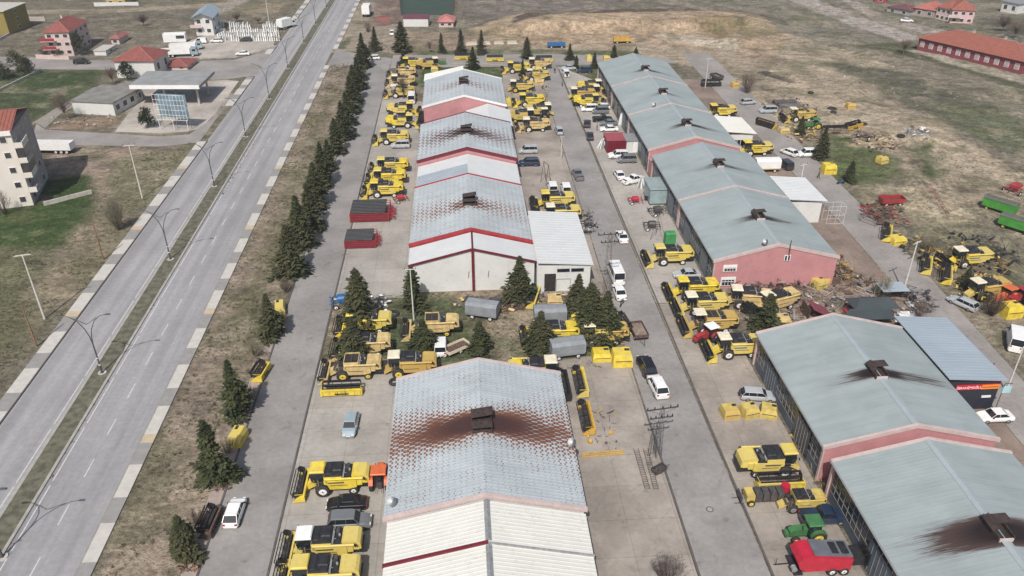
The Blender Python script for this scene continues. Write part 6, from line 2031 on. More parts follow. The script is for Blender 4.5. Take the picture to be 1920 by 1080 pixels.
# ---- vehicles ----
def car(kind, colr, x, y, rz, label, group=None, zc=.75, **kw):
    return place('v_%s_%s_%s' % (kind, colr, kw), make_car(kind, colr, **kw), x, y, rz, label, group, zc=zc)
car('hatch', 'white', 440, 957, 88, 'white hatchback parked at the kerb of the left estate road')
car('hatch', 'ltblue', 657, 794, -92, 'pale blue hatchback alone on the concrete left yard')
car('sedan', 'black', 650, 941, 180, 'glossy black saloon between two yellow combines')
car('suv', 'grey', 655, 976, 0, 'grey off-road car beside the black saloon')
car('van', 'silver', 751, 271, 180, 'silver van next to the combine in the left yard')
car('bigvan', 'white', 772, 183, 90, 'small white truck between the far combines of the left yard', panel=True, zc=1)
car('hatch', 'white', 700, 107, 180, 'white car at the top of the left estate road')
car('hatch', 'white', 735, 60, 90, 'white car at the white clubhouse behind two spruces')
car('van', 'silver', 990, 281, 180, 'silver van above the dark blue car in the middle yard')
car('suv', 'navy', 992, 304, 180, 'dark blue car below the silver van in the middle yard')
car('van', 'white', 1036, 351, 90, 'left white van parked behind the two combines', panel=True)
car('van', 'white', 1061, 353, 90, 'right white van parked behind the two combines', panel=True)
car('sedan', 'white', 1166, 441, 92, 'white saloon driving up the street beside the steel gantry')
car('minibus', 'white', 1155, 509, 92, 'white minibus with rooftop boxes behind the lattice mast', zc=1.2)
car('sedan', 'white', 1161, 545, 92, 'white saloon directly below the white minibus')
car('suv', 'black', 1212, 685, 95, 'black car at the kerb above the white hatchback')
car('suv', 'white', 1233, 722, 95, 'white hatchback right behind the black car on the street')
car('pickup', 'grey', 1083, 326, 95, 'grey flatbed truck loaded with scrap on the street edge')
car('sedan', 'white', 1161, 326, 95, 'white saloon beside the long white flatbed car')
car('pickup', 'white', 1188, 336, 25, 'white flatbed lorry in front of the glassy cabin')
car('suv', 'white', 1160, 290, 180, 'white estate in front of the dark red container')
car('van', 'grey', 1175, 298, 180, 'grey van overlapping the white estate by the red container')
car('sedan', 'dark', 1101, 230, 80, 'dark grey saloon upper one of two alone near the street')
car('sedan', 'dark', 1106, 253, 85, 'dark grey saloon lower one of two alone near the street')
car('pickup', 'black', 1130, 222, 0, 'black pickup in front of the upper right hall')
car('sedan', 'grey', 1141, 229, 180, 'grey saloon squeezed between the black pickup and the white car')
car('sedan', 'white', 1142, 240, 180, 'white saloon nearest the netting by the red container')
car('van', 'white', 1105, 203, 180, 'white van left of the grey minivan by the right hall')
car('van', 'grey', 1126, 207, 180, 'grey minivan right of the white van by the right hall')
car('hatch', 'white', 1129, 199, 180, 'white car half hidden behind the grey minivan')
car('van', 'white', 1061, 137, 92, 'white van at the head of the street', spare=True)
car('sedan', 'silver', 1066, 126, 180, 'silver saloon behind the white van at the head of the street')
car('suv', 'navy', 1096, 131, 180, 'navy car between small spruces near the far right hall')
car('hatch', 'silver', 1048, 243, 92, 'silver car with open boot at the left kerb of the upper street')
car('sedan', 'silver', 1288, 512, 180, 'silver saloon between combines by the pink gable')
car('wagon', 'silver', 1422, 739, -10, 'silver estate above the three worn yellow hoods', spare=True)
car('pickup', 'navy', 1545, 966, 0, 'navy double cab pickup behind the green tractor')
car('hatch', 'silver', 1403, 190, 10, 'silver car at the east road near the steel pipes')
car('van', 'silver', 1440, 206, 180, 'silver van below the dark steel sheets')
car('hatch', 'white', 1480, 284, 120, 'white hatchback on the east road by the orange hood')
car('van', 'white', 1514, 287, 180, 'white van in front of the tall spruce on the east road')
car('van', 'dark', 1473, 308, 100, 'dark van beside the white covered trailer')
car('wagon', 'silver', 1806, 566, 120, 'silver station wagon on the verge of the east road')
car('bigvan', 'white', 1905, 632, 60, 'white panel van cut by the right edge', panel=True, zc=1.2)
car('sedan', 'white', 1866, 778, 180, 'white saloon in front of the dark sign hall')
car('hatch', 'white', 406, 75, 180, 'white car in the stone yard at the upper left', )
car('hatch', 'dark', 461, 73, 180, 'dark car in front of the marble slabs')
car('sedan', 'white', 455, 99, 180, 'white car near the highway kerb at the stone yard')
car('van', 'white', 376, 77, 180, 'white box van left of the white car in the stone yard', panel=True)
car('suv', 'black', 153, 115, 0, 'black car on the side road in front of the three storey house')
car('sedan', 'white', 1700, 39, -15, 'white car beside the grey double garage')
car('van', 'white', 826, 648, 90, 'white van front showing beside the small flat bed trailer')
place('lorryA', make_truck('white', 'white'), 537, 44, 58, 'white lorry on the verge at the marble yard', zc=1.6)
place('lorryA', None, 688, 20, 88, 'white lorry parked right of the far highway', zc=1.6, scale=1.15)
place('lorryB', make_truck('ltblue', 'white', 11, 1.5, box=False), 336, 96, 6, 'long pale lorry behind the white pyramid roofed house', zc=1.6)
place('lorryB', None, 348, 84, 10, 'second pale blue lorry with a white body farther back', zc=1.6, scale=.9)
place('lorryC', make_truck('white', 'white', 11, 1.6, box=False), 90, 273, 175, 'white tipper lorry beside the apartment block', zc=1.6)
t = thing('site_cabin', 'small white cabin with dark windows behind the long pale lorry', 'cabin', tuple(G(330, 79)), 5)
b = MB(); b.cbox(-3.5, 3.5, -1.3, 1.3, .3, 3, M['white'], .1); b.build('body', t)
b = MB(); b.box(.6, 3.2, -1.34, -1.301, 1.4, 2.4, HW); b.build('window', t)

# ---- people, motorbike and small things ----
person(1040, 138, 'person in dark clothes walking at the head of the street', mat('dark_shirt', (.03, .03, .04), .8), mat('dark_trousers', (.03, .03, .05), .8), 1, 100)
person(1119, 246, 'person in dark clothes standing by the netting next to the red container', M['blk'], mat('blue_jeans', (.05, .08, .15), .8), 0, 0)
person(1534, 335, 'person in dark clothes walking at the east road kerb', mat('brown_shirt', (.08, .05, .04), .8), M['blk'], 1, 120)
def bike(x, y, rz, label, c='steel'):
    t = thing('motorbike', label, 'motorbike', tuple(G(x, y)), rz)
    for dx in (-.62, .62):
        b = MB(); b.cyl((dx, -.05, .3), (dx, .05, .3), .3, None, 14, M['tyre']); b.build('wheel', t)
    b = MB(); b.prism([(-.5, .5), (.45, .55), (.4, .85), (.1, .95), (-.6, .82)], -.12, .12, M[c], 'y'); b.bar((.62, 0, .3), (.42, 0, 1.0), .04, M['steel']); b.build('body', t)
    b = MB(); b.bar((.42, -.33, 1.02), (.42, .33, 1.02), .03, M['blk']); b.build('handlebar', t)
    b = MB(); b.cbox(-.6, .1, -.13, .13, .83, .93, M['blk'], .03); b.build('seat', t)
bike(1166, 572, 60, 'grey motorbike at the kerb below the white saloons', 'grey')
bike(1054, 161, 85, 'dark motorbike on the upper part of the street')
bike(1576, 345, 10, 'blue motorbike under the lower spruce on the east verge', 'blue')
for x, y, r_, lab in ((1560, 205, 1.15, 'large tyre on the bare east field'), (1562, 213, .8, 'small tyre just below the large one on the bare field'), (1593, 236, 1.2, 'large tyre beside the tipped header on the mound'), (1618, 237, .9, 'tyre right of the tipped header on the mound'),
                      (740, 716, .8, 'tyre frame lying at the far edge of the left yard'), (939, 568, .95, 'big tyre with white hub behind the covered trailer'), (738, 588, .9, 'black tyre beside the hidden yellow combine'),
                      (1882, 512, 1.0, 'black tyre in the grass behind the big combine'), (1520, 174, .8, 'dark tyre by the grass hollow in the east field'), (1686, 268, .9, 'tyre beside the blue sheeting')):
    o_ = place('tyre_%s' % r_, make_tyre_pile(r_), x, y, 0, lab, 'old tyres lying about', zc=.2)
# rollers of dark pipes, ladders, conveyor, gantry
def beams(name, label, x, y, rz, L_, n_, m, gap=.5, r_=.12, cat='steel beams', z=.15):
    t = thing(name, label, cat, tuple(G(x, y)), rz)
    t.location.z = ground_z(t.location.x, t.location.y)
    for i in range(n_):
        b = MB(); yy = (i - (n_ - 1) / 2) * gap; b.bar((-L_ / 2, yy, z), (L_ / 2, yy + .1, z), r_, M[m]); b.build('beam', t)
    return t
beams('steel_beam_pile', 'dark steel beams lying side by side on the east earth slope', 1457, 146, 118, 12, 5, 'steel', .8)
beams('steel_beam_pile', 'dark red beams lying on the kerb side of the middle junkyard', 960, 578, 10, 5, 6, 'rust', .35)
beams('steel_beam_pile', 'pale long beams beside the rusty lattice frame at the east road', 1672, 405, 130, 11, 3, 'rust2', .5)
beams('steel_beam_pile', 'rusty yellow edged beams on the concrete right of the rusty roof', 1130, 853, 2, 5, 3, 'org', .3, .09)
t = thing('sheet_stack', 'dark corrugated sheet stack beside the silver van in the upper right', 'metal sheets', tuple(G(1468, 192)), 0)
b = MB(); b.box(-2.9, 2.9, -2.4, 0, .1, .8, mat('dull_purple_sheet', A(96, 88, 92), .7, .15, .8)); b.build('upper_stack', t)
b = MB(); b.box(-2.4, 3.4, -4.3, -2.5, .1, .5, mat('dull_grey_sheet', A(108, 106, 112), .7, .15, .8)); b.build('lower_stack', t)
b = MB(); b.box(-1.9, 1.9, -1.0, 1.0, .6, .9, mat('blue_grey_sheet_b', A(74, 80, 110), .7, .1, .8)); o_ = b.build('metal_sheet'); p = G(1515, 207, .6); o_.location = (p.x, p.y, 0); tag(o_, 'blue metal sheet lying above the green tractor', 'metal sheet')
def ladder(x0, y0, x1, y1, label, wd=.55):
    a, c_ = G(x0, y0), G(x1, y1)
    t = thing('steel_ramp', label, 'ramp', tuple(a), math.degrees(math.atan2(c_.y - a.y, c_.x - a.x)), 'steel ramps on the middle yard')
    L_ = (c_ - a).length; b = MB()
    for s_ in (-1, 1): b.bar((0, s_ * wd / 2, .12), (L_, s_ * wd / 2, .12), .05, M['steel'])
    b.build('side_rail', t)
    b = MB()
    for i in range(int(L_ / .28)): b.bar((i * .28, -wd / 2, .14), (i * .28, wd / 2, .14), .035, M['steel'])
    b.build('rung', t)
ladder(1214, 918, 1192, 842, 'left one of two long steel ramps on the middle yard')
ladder(1230, 918, 1210, 842, 'right one of two long steel ramps on the middle yard')
t = thing('conveyor', 'red and grey lattice conveyor lying in a wedge on the east field', 'conveyor', (0, 0, 0))
a, c_, d_ = G(1740, 353), G(1776, 407), G(1726, 366)
for nm, p0, p1, m_ in (('red_arm', a, c_, 'red'), ('grey_arm', d_, c_, 'steel')):
    b = MB(); n_ = 9
    for s_ in (-.25, .25):
        b.bar(p0 + Vector((s_, 0, .35)), p1 + Vector((s_, 0, .35)), .06, M[m_]); b.bar(p0 + Vector((s_, 0, .9)), p1 + Vector((s_, 0, .7)), .05, M[m_])
    for i in range(n_):
        q = p0.lerp(p1, i / n_); b.bar(q + Vector((-.25, 0, .35)), q + Vector((.25, 0, .85)), .035, M[m_])
    b.build(nm, t)
t = thing('steel_cage', 'open rusty box frame standing at the east road kerb', 'steel frame', tuple(G(1640, 412)), 35)
b = MB()
for z in (.1, 1.2, 2.4):
    for y in (-1.6, 1.6): b.bar((-2.6, y, z), (2.6, y, z), .05, M['rust'])
    for x in (-2.6, -1.3, 0, 1.3, 2.6): b.bar((x, -1.6, z), (x, 1.6, z), .05, M['rust'])
for x in (-2.6, -1.3, 0, 1.3, 2.6):
    for y in (-1.6, 1.6): b.bar((x, y, 0), (x, y, 2.4), .05, M['rust'])
b.build('frame', t)
t = thing('gantry', 'grey steel A-frame gantry in the middle yard below the dark blue car', 'gantry', tuple(G(1024, 345)), 20)
b = MB()
for y in (-1.0, 1.4):
    b.bar((-.6, y, 0), (0, y * .9, 4.4), .07, M['steel']); b.bar((.6, y, 0), (0, y * .9, 4.4), .07, M['steel'])
b.bar((0, -1.1, 4.4), (0, 1.4, 4.4), .09, M['steel']); b.build('frame', t)
t = thing('hoist_stand', 'thin three legged hoist above the combine by the pink hall', 'hoist', tuple(G(1232, 447)), 0)
b = MB()
for x, y in ((-1.4, -.6), (1.3, -.6), (0, 1.2)): b.bar((x, y, 0), (0, 0, 5), .05, M['steel'])
b.build('leg', t)
b = MB(); b.cbox(-.9, .9, -.7, .7, 0, 2.9, mat('green_tarp', (.05, .25, .08), .7, .15, 1), .2); o_ = b.build('tarp_cover'); p = G(1258, 470); o_.location = (p.x, p.y + 1.5, .0); tag(o_, 'green tarpaulin covered bin behind the lone combine', 'covered bin')
b = MB(); b.box(-.6, .6, -.6, .6, 0, 1.0, M['yel']); o_ = b.build('machine_part'); o_.location = G(1236, 378); tag(o_, 'small yellow block at the wall beside the glassy cabin', 'machine part')
b = MB(); b.box(-1.1, 1.1, -.5, .5, .8, .9, M['blk'])
for x in (-1, 1):
    for y in (-.4, .4): b.bar((x, y, 0), (x, y, .8), .04, M['steel'])
o_ = b.build('work_bench'); o_.location = G(1218, 377); tag(o_, 'dark work bench in front of the glassy cabin', 'bench')
# netting bundles
def netting(x, y, label, s_, hh, seed):
    rnd = random.Random(seed); t = thing('netting_bundle', label, 'netting', tuple(G(x, y)), 0)
    b = MB()
    for i in range(26):
        a = rnd.uniform(0, 6.28); r_ = s_ * rnd.uniform(.2, 1)
        b.tube([(math.cos(a) * r_ * .3, math.sin(a) * r_ * .3, hh * rnd.uniform(.7, 1)), (math.cos(a) * r_ * .6, math.sin(a) * r_ * .6, hh * .5), (math.cos(a) * r_, math.sin(a) * r_, .05)], .1, M['tarp'] if i % 3 == 0 else M['white'], 5)
    b.build('strand', t)
netting(1130, 277, 'grey white netting heap left of the red container', 1.5, 2.2, 1)
netting(1203, 352, 'white netting draped beside the glassy cabin', 1.1, 2.6, 2)
netting(1164, 234, 'pale netting leaning on the upper right hall wall', .9, 3.0, 3)
# tarps and sheds in the scrap yard
t = thing('shelter', 'dark green double tent shelter between the scrap yard and the grey roof', 'shelter', tuple(G(1632, 590)), 0)
TG = mat('dark_green_tarp', A(62, 72, 76), .8, .12, .5)
b = MB(); b.add([(-3.4, -1.6, 1.9), (3.6, -1.6, 1.9), (2.2, .2, 2.9), (-2.2, .2, 2.9), (-3.6, 2.0, 1.9), (3.3, 2.0, 1.9)], [(0, 1, 2, 3), (3, 2, 5, 4), (1, 5, 2), (0, 3, 4)], TG); b.build('roof', t)
b = MB(); b.add([(-6.5, -3.4, 1.4), (2.0, -3.4, 1.4), (2.0, -1.3, 2.0), (-4.2, -1.3, 2.0)], [(0, 1, 2, 3)], TG); b.add([(-6.5, -3.4, 1.34), (2.0, -3.4, 1.34), (2.0, -1.3, 1.94), (-4.2, -1.3, 1.94)], [(3, 2, 1, 0)], TG); b.build('awning', t)
for x, y in ((-3.2, -1.5), (3.4, -1.5), (-3.4, 1.9), (3.1, 1.9), (-6.3, -3.3), (1.9, -3.3)):
    b = MB(); b.bar((x, y, 0), (x, y, 1.85 if y > -3 else 1.38), .05, M['steel']); b.build('post', t)
t = thing('shelter', 'pale blue sheet lean-to at the far side of the scrap yard', 'shelter', tuple(G(1668, 558)), 0)
b = MB(); b.box(-2.1, 2.1, -1.4, 1.4, 1.9, 2.0, mat('pale_blue_sheet', A(168, 182, 192), .6, .06, .6)); b.build('roof', t)
b = MB()
for x in (-2, 2):
    for y in (-1.3, 1.3): b.bar((x, y, 0), (x, y, 1.9), .05, M['steel'])
b.box(-2, 2, 1.3, 1.36, .1, 1.89, M['grey']); b.build('frame', t)
t = thing('shelter', 'dull red sheet leaning over rusty parts by the grey roof', 'shelter', tuple(G(1527, 592)), 0)
b = MB(); mx = Matrix.Rotation(R(28), 4, 'Y'); b.box(-1.9, 1.9, -1.6, 1.6, 1.3, 1.38, mat('dull_red_sheet', A(140, 66, 80), .7, .12, .8), mx); b.build('roof', t)
b = MB(); b.box(-1.6, -1.5, -1.5, 1.5, 0, 2.1, M['rust']); b.bar((1.6, -1.4, 0), (1.6, -1.4, .4), .06, M['rust']); b.build('support', t)
t = thing('container', 'open scrap bin with blue and yellow parts against the pink gable', 'scrap bin', tuple(G(1547, 527)), 0)
b = MB()
for (xa, xb, ya, yb) in ((-2, 2, -1.1, -1.0), (-2, 2, 1.0, 1.1), (-2, -1.9, -1, 1), (1.9, 2, -1, 1)): b.box(xa, xb, ya, yb, 0, 1.3, M['rust'])
b.build('side', t)
b = MB(); random.seed(2)
for i in range(40):
    p = Vector((random.uniform(-1.7, 1.7), random.uniform(-.8, .8), random.uniform(1.0, 1.5))); b.bar(p, p + Vector((random.uniform(-.6, .6), random.uniform(-.5, .5), .1)), random.uniform(.04, .1), M[random.choice(['grey', 'tarp', 'yel', 'steel'])])
b.box(-1.8, .2, -1.14, -1.101, .3, 1.1, M['yel']); b.build('scrap_load', t)
for x, y, c_, lab, L_ in ((1714, 573, 'white', 'white sheet lying at the right end of the green shelter', 2.4), (1700, 592, 'white', 'white panels stacked beside the blue roof corner', 2.8), (1592, 585, 'red', 'red sheet behind the dark green shelter', 1.6), (1660, 596, 'cream', 'pale cloth beside the roof edge below the shelter', 3)):
    b = MB(); b.box(-L_ / 2, L_ / 2, -.7, .7, .25, .4, M[c_], None, .05, .05)
    for xx in (-L_ * .3, L_ * .3): b.box(xx, xx + .2, -.6, .6, 0, .25, M['wood'])
    o_ = b.build('metal_sheet'); o_.location = G(x, y); tag(o_, lab, 'metal sheet')
SP = ['rust', 'rust2', 'rust', 'steel', 'grey', 'conc', 'rust2']
scrap('scrap_field', 'rusty scrap metal spread across the yard below the pink gable', [(1375, 532), (1560, 536), (1600, 520), (1690, 535), (1745, 585), (1690, 612), (1560, 590), (1450, 610), (1400, 590)], 520, SP, 1, .6, 2.6)
scrap('scrap_heap', 'dark scrap parts heaped along the foot of the pink gable', [(1372, 527), (1530, 527), (1530, 545), (1372, 548)], 170, ['rust', 'steel', 'rust', 'rust2'], 2, 1.0, 2.6)
scrap('scrap_heap', 'scrap machine parts lining the brown strip right of the pink gable', [(1560, 485), (1580, 485), (1605, 520), (1640, 530), (1600, 545), (1570, 525)], 130, ['rust', 'org', 'steel', 'rust2', 'rust'], 3, .8, 2.4)
scrap('scrap_heap', 'scrap parts piled round the big combine at the right edge', [(1705, 445), (1760, 450), (1880, 490), (1900, 530), (1850, 570), (1790, 540), (1750, 500)], 330, ['rust', 'steel', 'org', 'steel', 'rust2', 'yel2'], 4, .8, 2.6)
scrap('scrap_heap', 'long dark belts and lattice parts stretched behind the big combine', [(1770, 440), (1850, 450), (1915, 495), (1900, 505), (1840, 480), (1770, 452)], 70, ['blk', 'steel'], 5, .5, 5)
scrap('scrap_heap', 'brown machine parts scattered around the small mound in the east field', [(1580, 245), (1660, 258), (1690, 285), (1640, 292), (1590, 268)], 120, ['rust', 'rust2', 'steel', 'old'], 6, .5, 2.2)
scrap('scrap_heap', 'rusty debris behind the lattice frame at the east road', [(1610, 385), (1680, 385), (1715, 425), (1660, 430), (1615, 400)], 150, ['rust', 'steel', 'rust2', 'red'], 7, .7, 2.6)
scrap('scrap_heap', 'small machine parts under the trees by the east road', [(1455, 225), (1520, 235), (1550, 262), (1500, 270), (1450, 245)], 130, ['old', 'rust', 'yel2', 'rust'], 8, .7, 2)
scrap('scrap_heap', 'loose combine parts between the machines of the upper middle yard', [(945, 130), (1030, 130), (1030, 250), (970, 255), (960, 190)], 120, ['yel2', 'rust', 'blk', 'old'], 9, .7, 2)
scrap('scrap_heap', 'brown debris in the junkyard grass behind the covered trailers', [(850, 562), (1090, 552), (1100, 580), (1050, 575), (960, 590), (840, 575)], 170, ['rust', 'rust2', 'steel', 'old', 'grey'], 10, .6, 2.2)
scrap('scrap_heap', 'implement parts beside the white flat roof at the street edge', [(1085, 395), (1112, 400), (1125, 440), (1100, 445)], 60, ['blk', 'steel', 'grey'], 11, 1.1, 1.8)
scrap('scrap_heap', 'white rubble pieces in the far right field', [(1700, 250), (1740, 262), (1740, 275), (1690, 272)], 50, ['tarp', 'blue', 'white', 'steel'], 12, .6, 2)
scrap('scrap_heap', 'rubble lying round the bare tree left of the filling station', [(92, 222), (150, 215), (210, 215), (215, 232), (170, 236), (90, 236)], 90, ['conc', 'rust2', 'conc', 'wood'], 13, .4, 1.2)
scrap('scrap_heap', 'oily parts lying on the concrete right of the rusty roof', [(1095, 765), (1150, 770), (1160, 850), (1100, 850)], 36, ['rust', 'steel', 'org'], 14, .25, 1.0)
scrap('scrap_heap', 'dark machine pieces beside the grabber arm at the east road corner', [(1690, 545), (1735, 550), (1760, 585), (1700, 590)], 70, ['steel', 'blk', 'rust'], 15, 1.4, 2.6)
scrap('scrap_heap', 'wooden pallets and planks at the lower left verge', [(345, 1045), (385, 1045), (372, 1075), (335, 1075)], 40, ['wood', 'rust'], 16, .4, 1.5)
scrap('scrap_heap', 'stacked timber beneath the broad spruce on the lower left verge', [(395, 908), (432, 895), (440, 915), (405, 925)], 40, ['wood', 'rust', 'rust2'], 17, .5, 1.6)
scrap('scrap_heap', 'grey metal parts behind the tall spruce at the junkyard corner', [(690, 558), (730, 558), (735, 585), (700, 585)], 40, ['grey', 'white', 'steel'], 18, .8, 1.6)
scrap('scrap_heap', 'small debris along the wall foot of the dark side glazing', [(1490, 800), (1545, 850), (1560, 920), (1535, 915), (1480, 815)], 60, ['steel', 'rust2', 'wood', 'yel2'], 19, .5, 1.4)
scrap('scrap_heap', 'yellow machine parts left of the orange tractor', [(1800, 520), (1870, 530), (1890, 560), (1830, 560)], 80, ['yel2', 'old', 'yel', 'steel'], 20, .9, 2.2)
scrap('rubble', 'pale stones strewn over the eastern waste ground', [(1600, 90), (1720, 120), (1960, 230), (1960, 330), (1760, 230), (1560, 160)], 80, ['rust2', 'conc'], 21, .06, .4)
scrap('rubble', 'stones and clods on the dug earth north of the back road', [(1010, 75), (1330, 70), (1480, 90), (1560, 180), (1480, 190), (1300, 100)], 90, ['rust2'], 22, .06, .5)

# ---- street lamps on the median ----
for i, (x, y) in enumerate([(5, 1045), (192, 700), (320, 487), (402, 350), (461, 257), (505, 186), (540, 129), (570, 81), (592, 46), (612, 15)]):
    o_ = place('lamp', make_lamp, x, y, 0, ['cut off street lamp whose foot shows at the bottom left corner', 'nearest complete double armed lamp on the median', 'second complete double armed lamp from the bottom of the median', 'third complete double armed lamp from the bottom of the median', 'double armed lamp level with the filling station side road',
        'double armed lamp opposite the steel billboard frame', 'sixth complete median lamp, near the top entrance of the estate', 'seventh complete median lamp, beside the marble yard', 'eighth complete median lamp, beside the white lorry', 'farthest median lamp at the top of the highway'][i], 'double armed street lamps on the median', zc=0)
place('poleW', make_pole(11), 84, 598, 15, 'white concrete pole with crossarm in the lower left field', 'utility poles', zc=0)
place('poleW', None, 267, 371, 10, 'white concrete pole with crossarm in the field left of the highway', 'utility poles', zc=0)
place('poleB', make_pole(7, 'wood', False), 194, 487, 0, 'short dark wooden pole leaning by the left pavement', 'utility poles', zc=0)
place('poleB', None, 69, 650, 0, 'short dark wooden pole near the left pavement at the bottom', 'utility poles', zc=0)
place('poleW', None, 776, 600, 5, 'thin pale pole beside the spruce in front of the white hall', 'utility poles', zc=0, scale=.8)
place('poleW', None, 505, 45, 0, 'pale pole with a crossarm by the stone yard', 'utility poles', zc=0)
place('poleW', None, 1322, 165, 0, 'thin pale pole beside the far east road', 'utility poles', zc=0, scale=.75)
place('poleC', make_pole(9, 'pole', True, 2), 1693, 548, 30, 'pale pole at the scrap yard corner of the east road', 'utility poles', zc=0)
place('poleC', None, 1886, 735, 30, 'thin pale pole at the corner by the blue lean-to roof', 'utility poles', zc=0, scale=.8)
place('poleC', None, 1495, 372, 20, 'thin pole by the front of the white annexe', 'utility poles', zc=0, scale=.8)
place('poleC', None, 1052, 300, 20, 'thin pole at the street edge beside the dark blue car', 'utility poles', zc=0, scale=.6)
place('mastA', make_lattice(11.5, .55, 'steel'), 1136, 563, 5, 'grey lattice mast with crossarms beside the white minibus', zc=0)
place('mastB', make_lattice(7.0, .4, 'steel'), 1232, 853, 8, 'right hand slim lattice mast by the steel ramps', 'slim lattice masts', zc=0)
place('mastC', make_lattice(5.0, .4, 'steel', False), 1222, 858, 5, 'left hand short lattice mast by the steel ramps', 'slim lattice masts', zc=0)

# ---- trees ----
random.seed(21)
ROW = 'spruces in a row along the estate road'
rowt = [(352, 1042, 968, 'nearest low spruce of the roadside row at the bottom', .8), (408, 905, 790, 'broad spruce behind the deep yellow hood', .95), (449, 785, 676, 'spruce beside the bright yellow header at the kerb', .85), (512, 636, 552, 'spruce beside the yellow hood half way down the left verge', .95),
        (548, 517, 422, 'lowest spruce of the dense roadside line', .95), (566, 465, 368, 'second spruce up in the dense roadside line', .9), (585, 430, 345, 'tall spruce beside the red implement stacks', .9), (596, 390, 305, 'spruce left of the nearest of three combines', .85), (608, 350, 268, 'spruce level with the three parked combines', .85),
        (618, 318, 262, 'small spruce in the middle of the roadside line', .8), (632, 288, 222, 'spruce left of the combine by the silver van', .85), (645, 262, 190, 'spruce just above the yellow patch in the roadside line', .85), (652, 236, 172, 'spruce level with the pair facing right', .85), (660, 212, 142, 'eighth spruce from the top of the roadside line', .85), (666, 190, 122, 'sixth spruce from the top of the roadside line', .85),
        (672, 170, 108, 'fourth spruce from the top of the roadside line', .85), (677, 150, 92, 'third spruce from the top of the roadside line', .85), (682, 128, 62, 'second spruce from the top of the roadside line', .8), (688, 111, 84, 'topmost small spruce of the roadside line', .8)]
for x, y, ty, lab, wx in rowt: fir(x, y, ty, lab, ROW, wx=wx * (1.08 if y < 520 else 1.0))
SG = 'spruces in the junkyard'
for x, y, ty, lab, wx in ((677, 612, 506, 'tall spruce at the left end of the junkyard', 1.15), (664, 668, 600, 'shorter spruce right below the tall one in the junkyard', 1.1), (776, 580, 500, 'spruce in front of the left corner of the white hall', 1.0), (795, 660, 600, 'spruce hiding the end of the cabless combine', 1.05), (900, 668, 602, 'spruce alone beside the small flat bed trailer', .95),
                          (974, 562, 482, 'spruce in front of the white hall door', 1.05), (1013, 660, 585, 'spruce between the grey covers', 1.1), (1083, 585, 515, 'left one of the dense spruce group by the lattice mast', .9), (1104, 628, 532, 'middle one of the dense spruce group by the lattice mast', 1.15), (1134, 640, 548, 'right one of the dense spruce group by the lattice mast', 1.15), (1434, 620, 552, 'spruce standing alone in the scrap yard', 1.2)):
    fir(x, y, ty, lab, SG, wx=wx)
BG = 'small spruces along the back road'
for x, y, ty, lab, wx in ((704, 96, 50, 'spruce left of the biggest spruce at the estate entrance', .95), (754, 97, 40, 'biggest spruce at the estate entrance', 1.25), (757, 125, 96, 'spruce in front of the topmost left yard combine', .8), (828, 99, 62, 'thin spruce left of the pair behind the back road', .75), (865, 101, 55, 'spruce behind the first back road header', .9), (903, 102, 56, 'spruce behind the second back road header', .8),
                          (887, 130, 88, 'spruce on the lawn behind the far hall of the middle row', .9), (988, 110, 70, 'spruce behind the topmost middle yard combine', .9), (980, 143, 112, 'small spruce among the middle yard combines', .6), (1068, 113, 82, 'spruce above the silver saloon at the street head', .75), (1080, 130, 104, 'small spruce on the patch beside the silver saloon', .65), (1114, 128, 98, 'spruce right of the navy car', .65), (1151, 108, 84, 'small spruce just left of the far right gable', .7), (1192, 105, 88, 'tiny spruce behind the far right gable', .6)):
    fir(x, y, ty, lab, BG, wx=wx)
EG = 'spruces on the east verge'
for x, y, ty, lab, wx in ((1538, 298, 235, 'tall narrow spruce beside the brown slatted header', .75), (1592, 340, 302, 'spruce above the blue motorbike', .85), (1500, 252, 218, 'scraggy spruce hiding the combine with the beige cab', .7), (1808, 540, 500, 'low spruce in front of the big combine', .6), (772, 47, 38, 'tiny conifer left of two at the white clubhouse', .6), (793, 47, 38, 'tiny conifer right of two at the white clubhouse', .6)):
    fir(x, y, ty, lab, EG, wx=wx)
pine(278, 240, 203, 'round headed pine in front of the billboard frame', 1.7, 1)
pine(240, 152, 118, 'dark pine in front of the white pyramid roofed house', 2.0, 2)
pine(36, 136, 96, 'tall dark pine in the clump at the left edge', 2.6, 3)
pine(52, 142, 108, 'shorter dark pine right of the tall one at the left edge', 2.0, 4)
pine(8, 150, 120, 'dark pine nearest the left edge', 2.4, 5)
pine(152, 104, 62, 'dark conifer at the corner of the three storey house', 2.2, 6)
bare(222, 432, 366, 'dense upright dry bush by the left pavement', TWIGO, 130, 1.9, False, 1, 'bush', 'dry_bush')
bare(124, 226, 172, 'brown bare tree left of the low white building', TWIG, 90, 3.0, True, 2)
bare(212, 158, 122, 'brown bare tree left of the dark pine', TWIG, 80, 2.2, True, 3)
bare(270, 50, 26, 'dark bare tree in the field behind the red roofed shed', TWIGD, 110, 3.2, True, 4)
bare(1252, 1100, 1040, 'bare bush with upright twigs at the bottom edge', TWIGD, 70, 2.0, False, 5, 'bush', 'bare_bush')
bare(1858, 592, 545, 'dark bare bush left of the yellow hood at the right edge', TWIGD, 100, 2.0, False, 6, 'bush', 'bare_bush')
bare(1693, 102, 72, 'bare spreading tree at the corner of the school building', TWIG, 100, 3.0, True, 7)
bare(1400, 175, 128, 'brown bare bush below the yellow machine at the east road', TWIG, 110, 2.6, False, 8, 'bush', 'bare_bush')
bare(1720, 600, 562, 'thin bare bush at the corner of the blue lean-to roof', TWIG, 50, 1.8, False, 9, 'bush', 'bare_bush')
bare(757, 185, 140, 'bare branching tree among the tan combines of the left yard', TWIGD, 60, 1.8, True, 10)
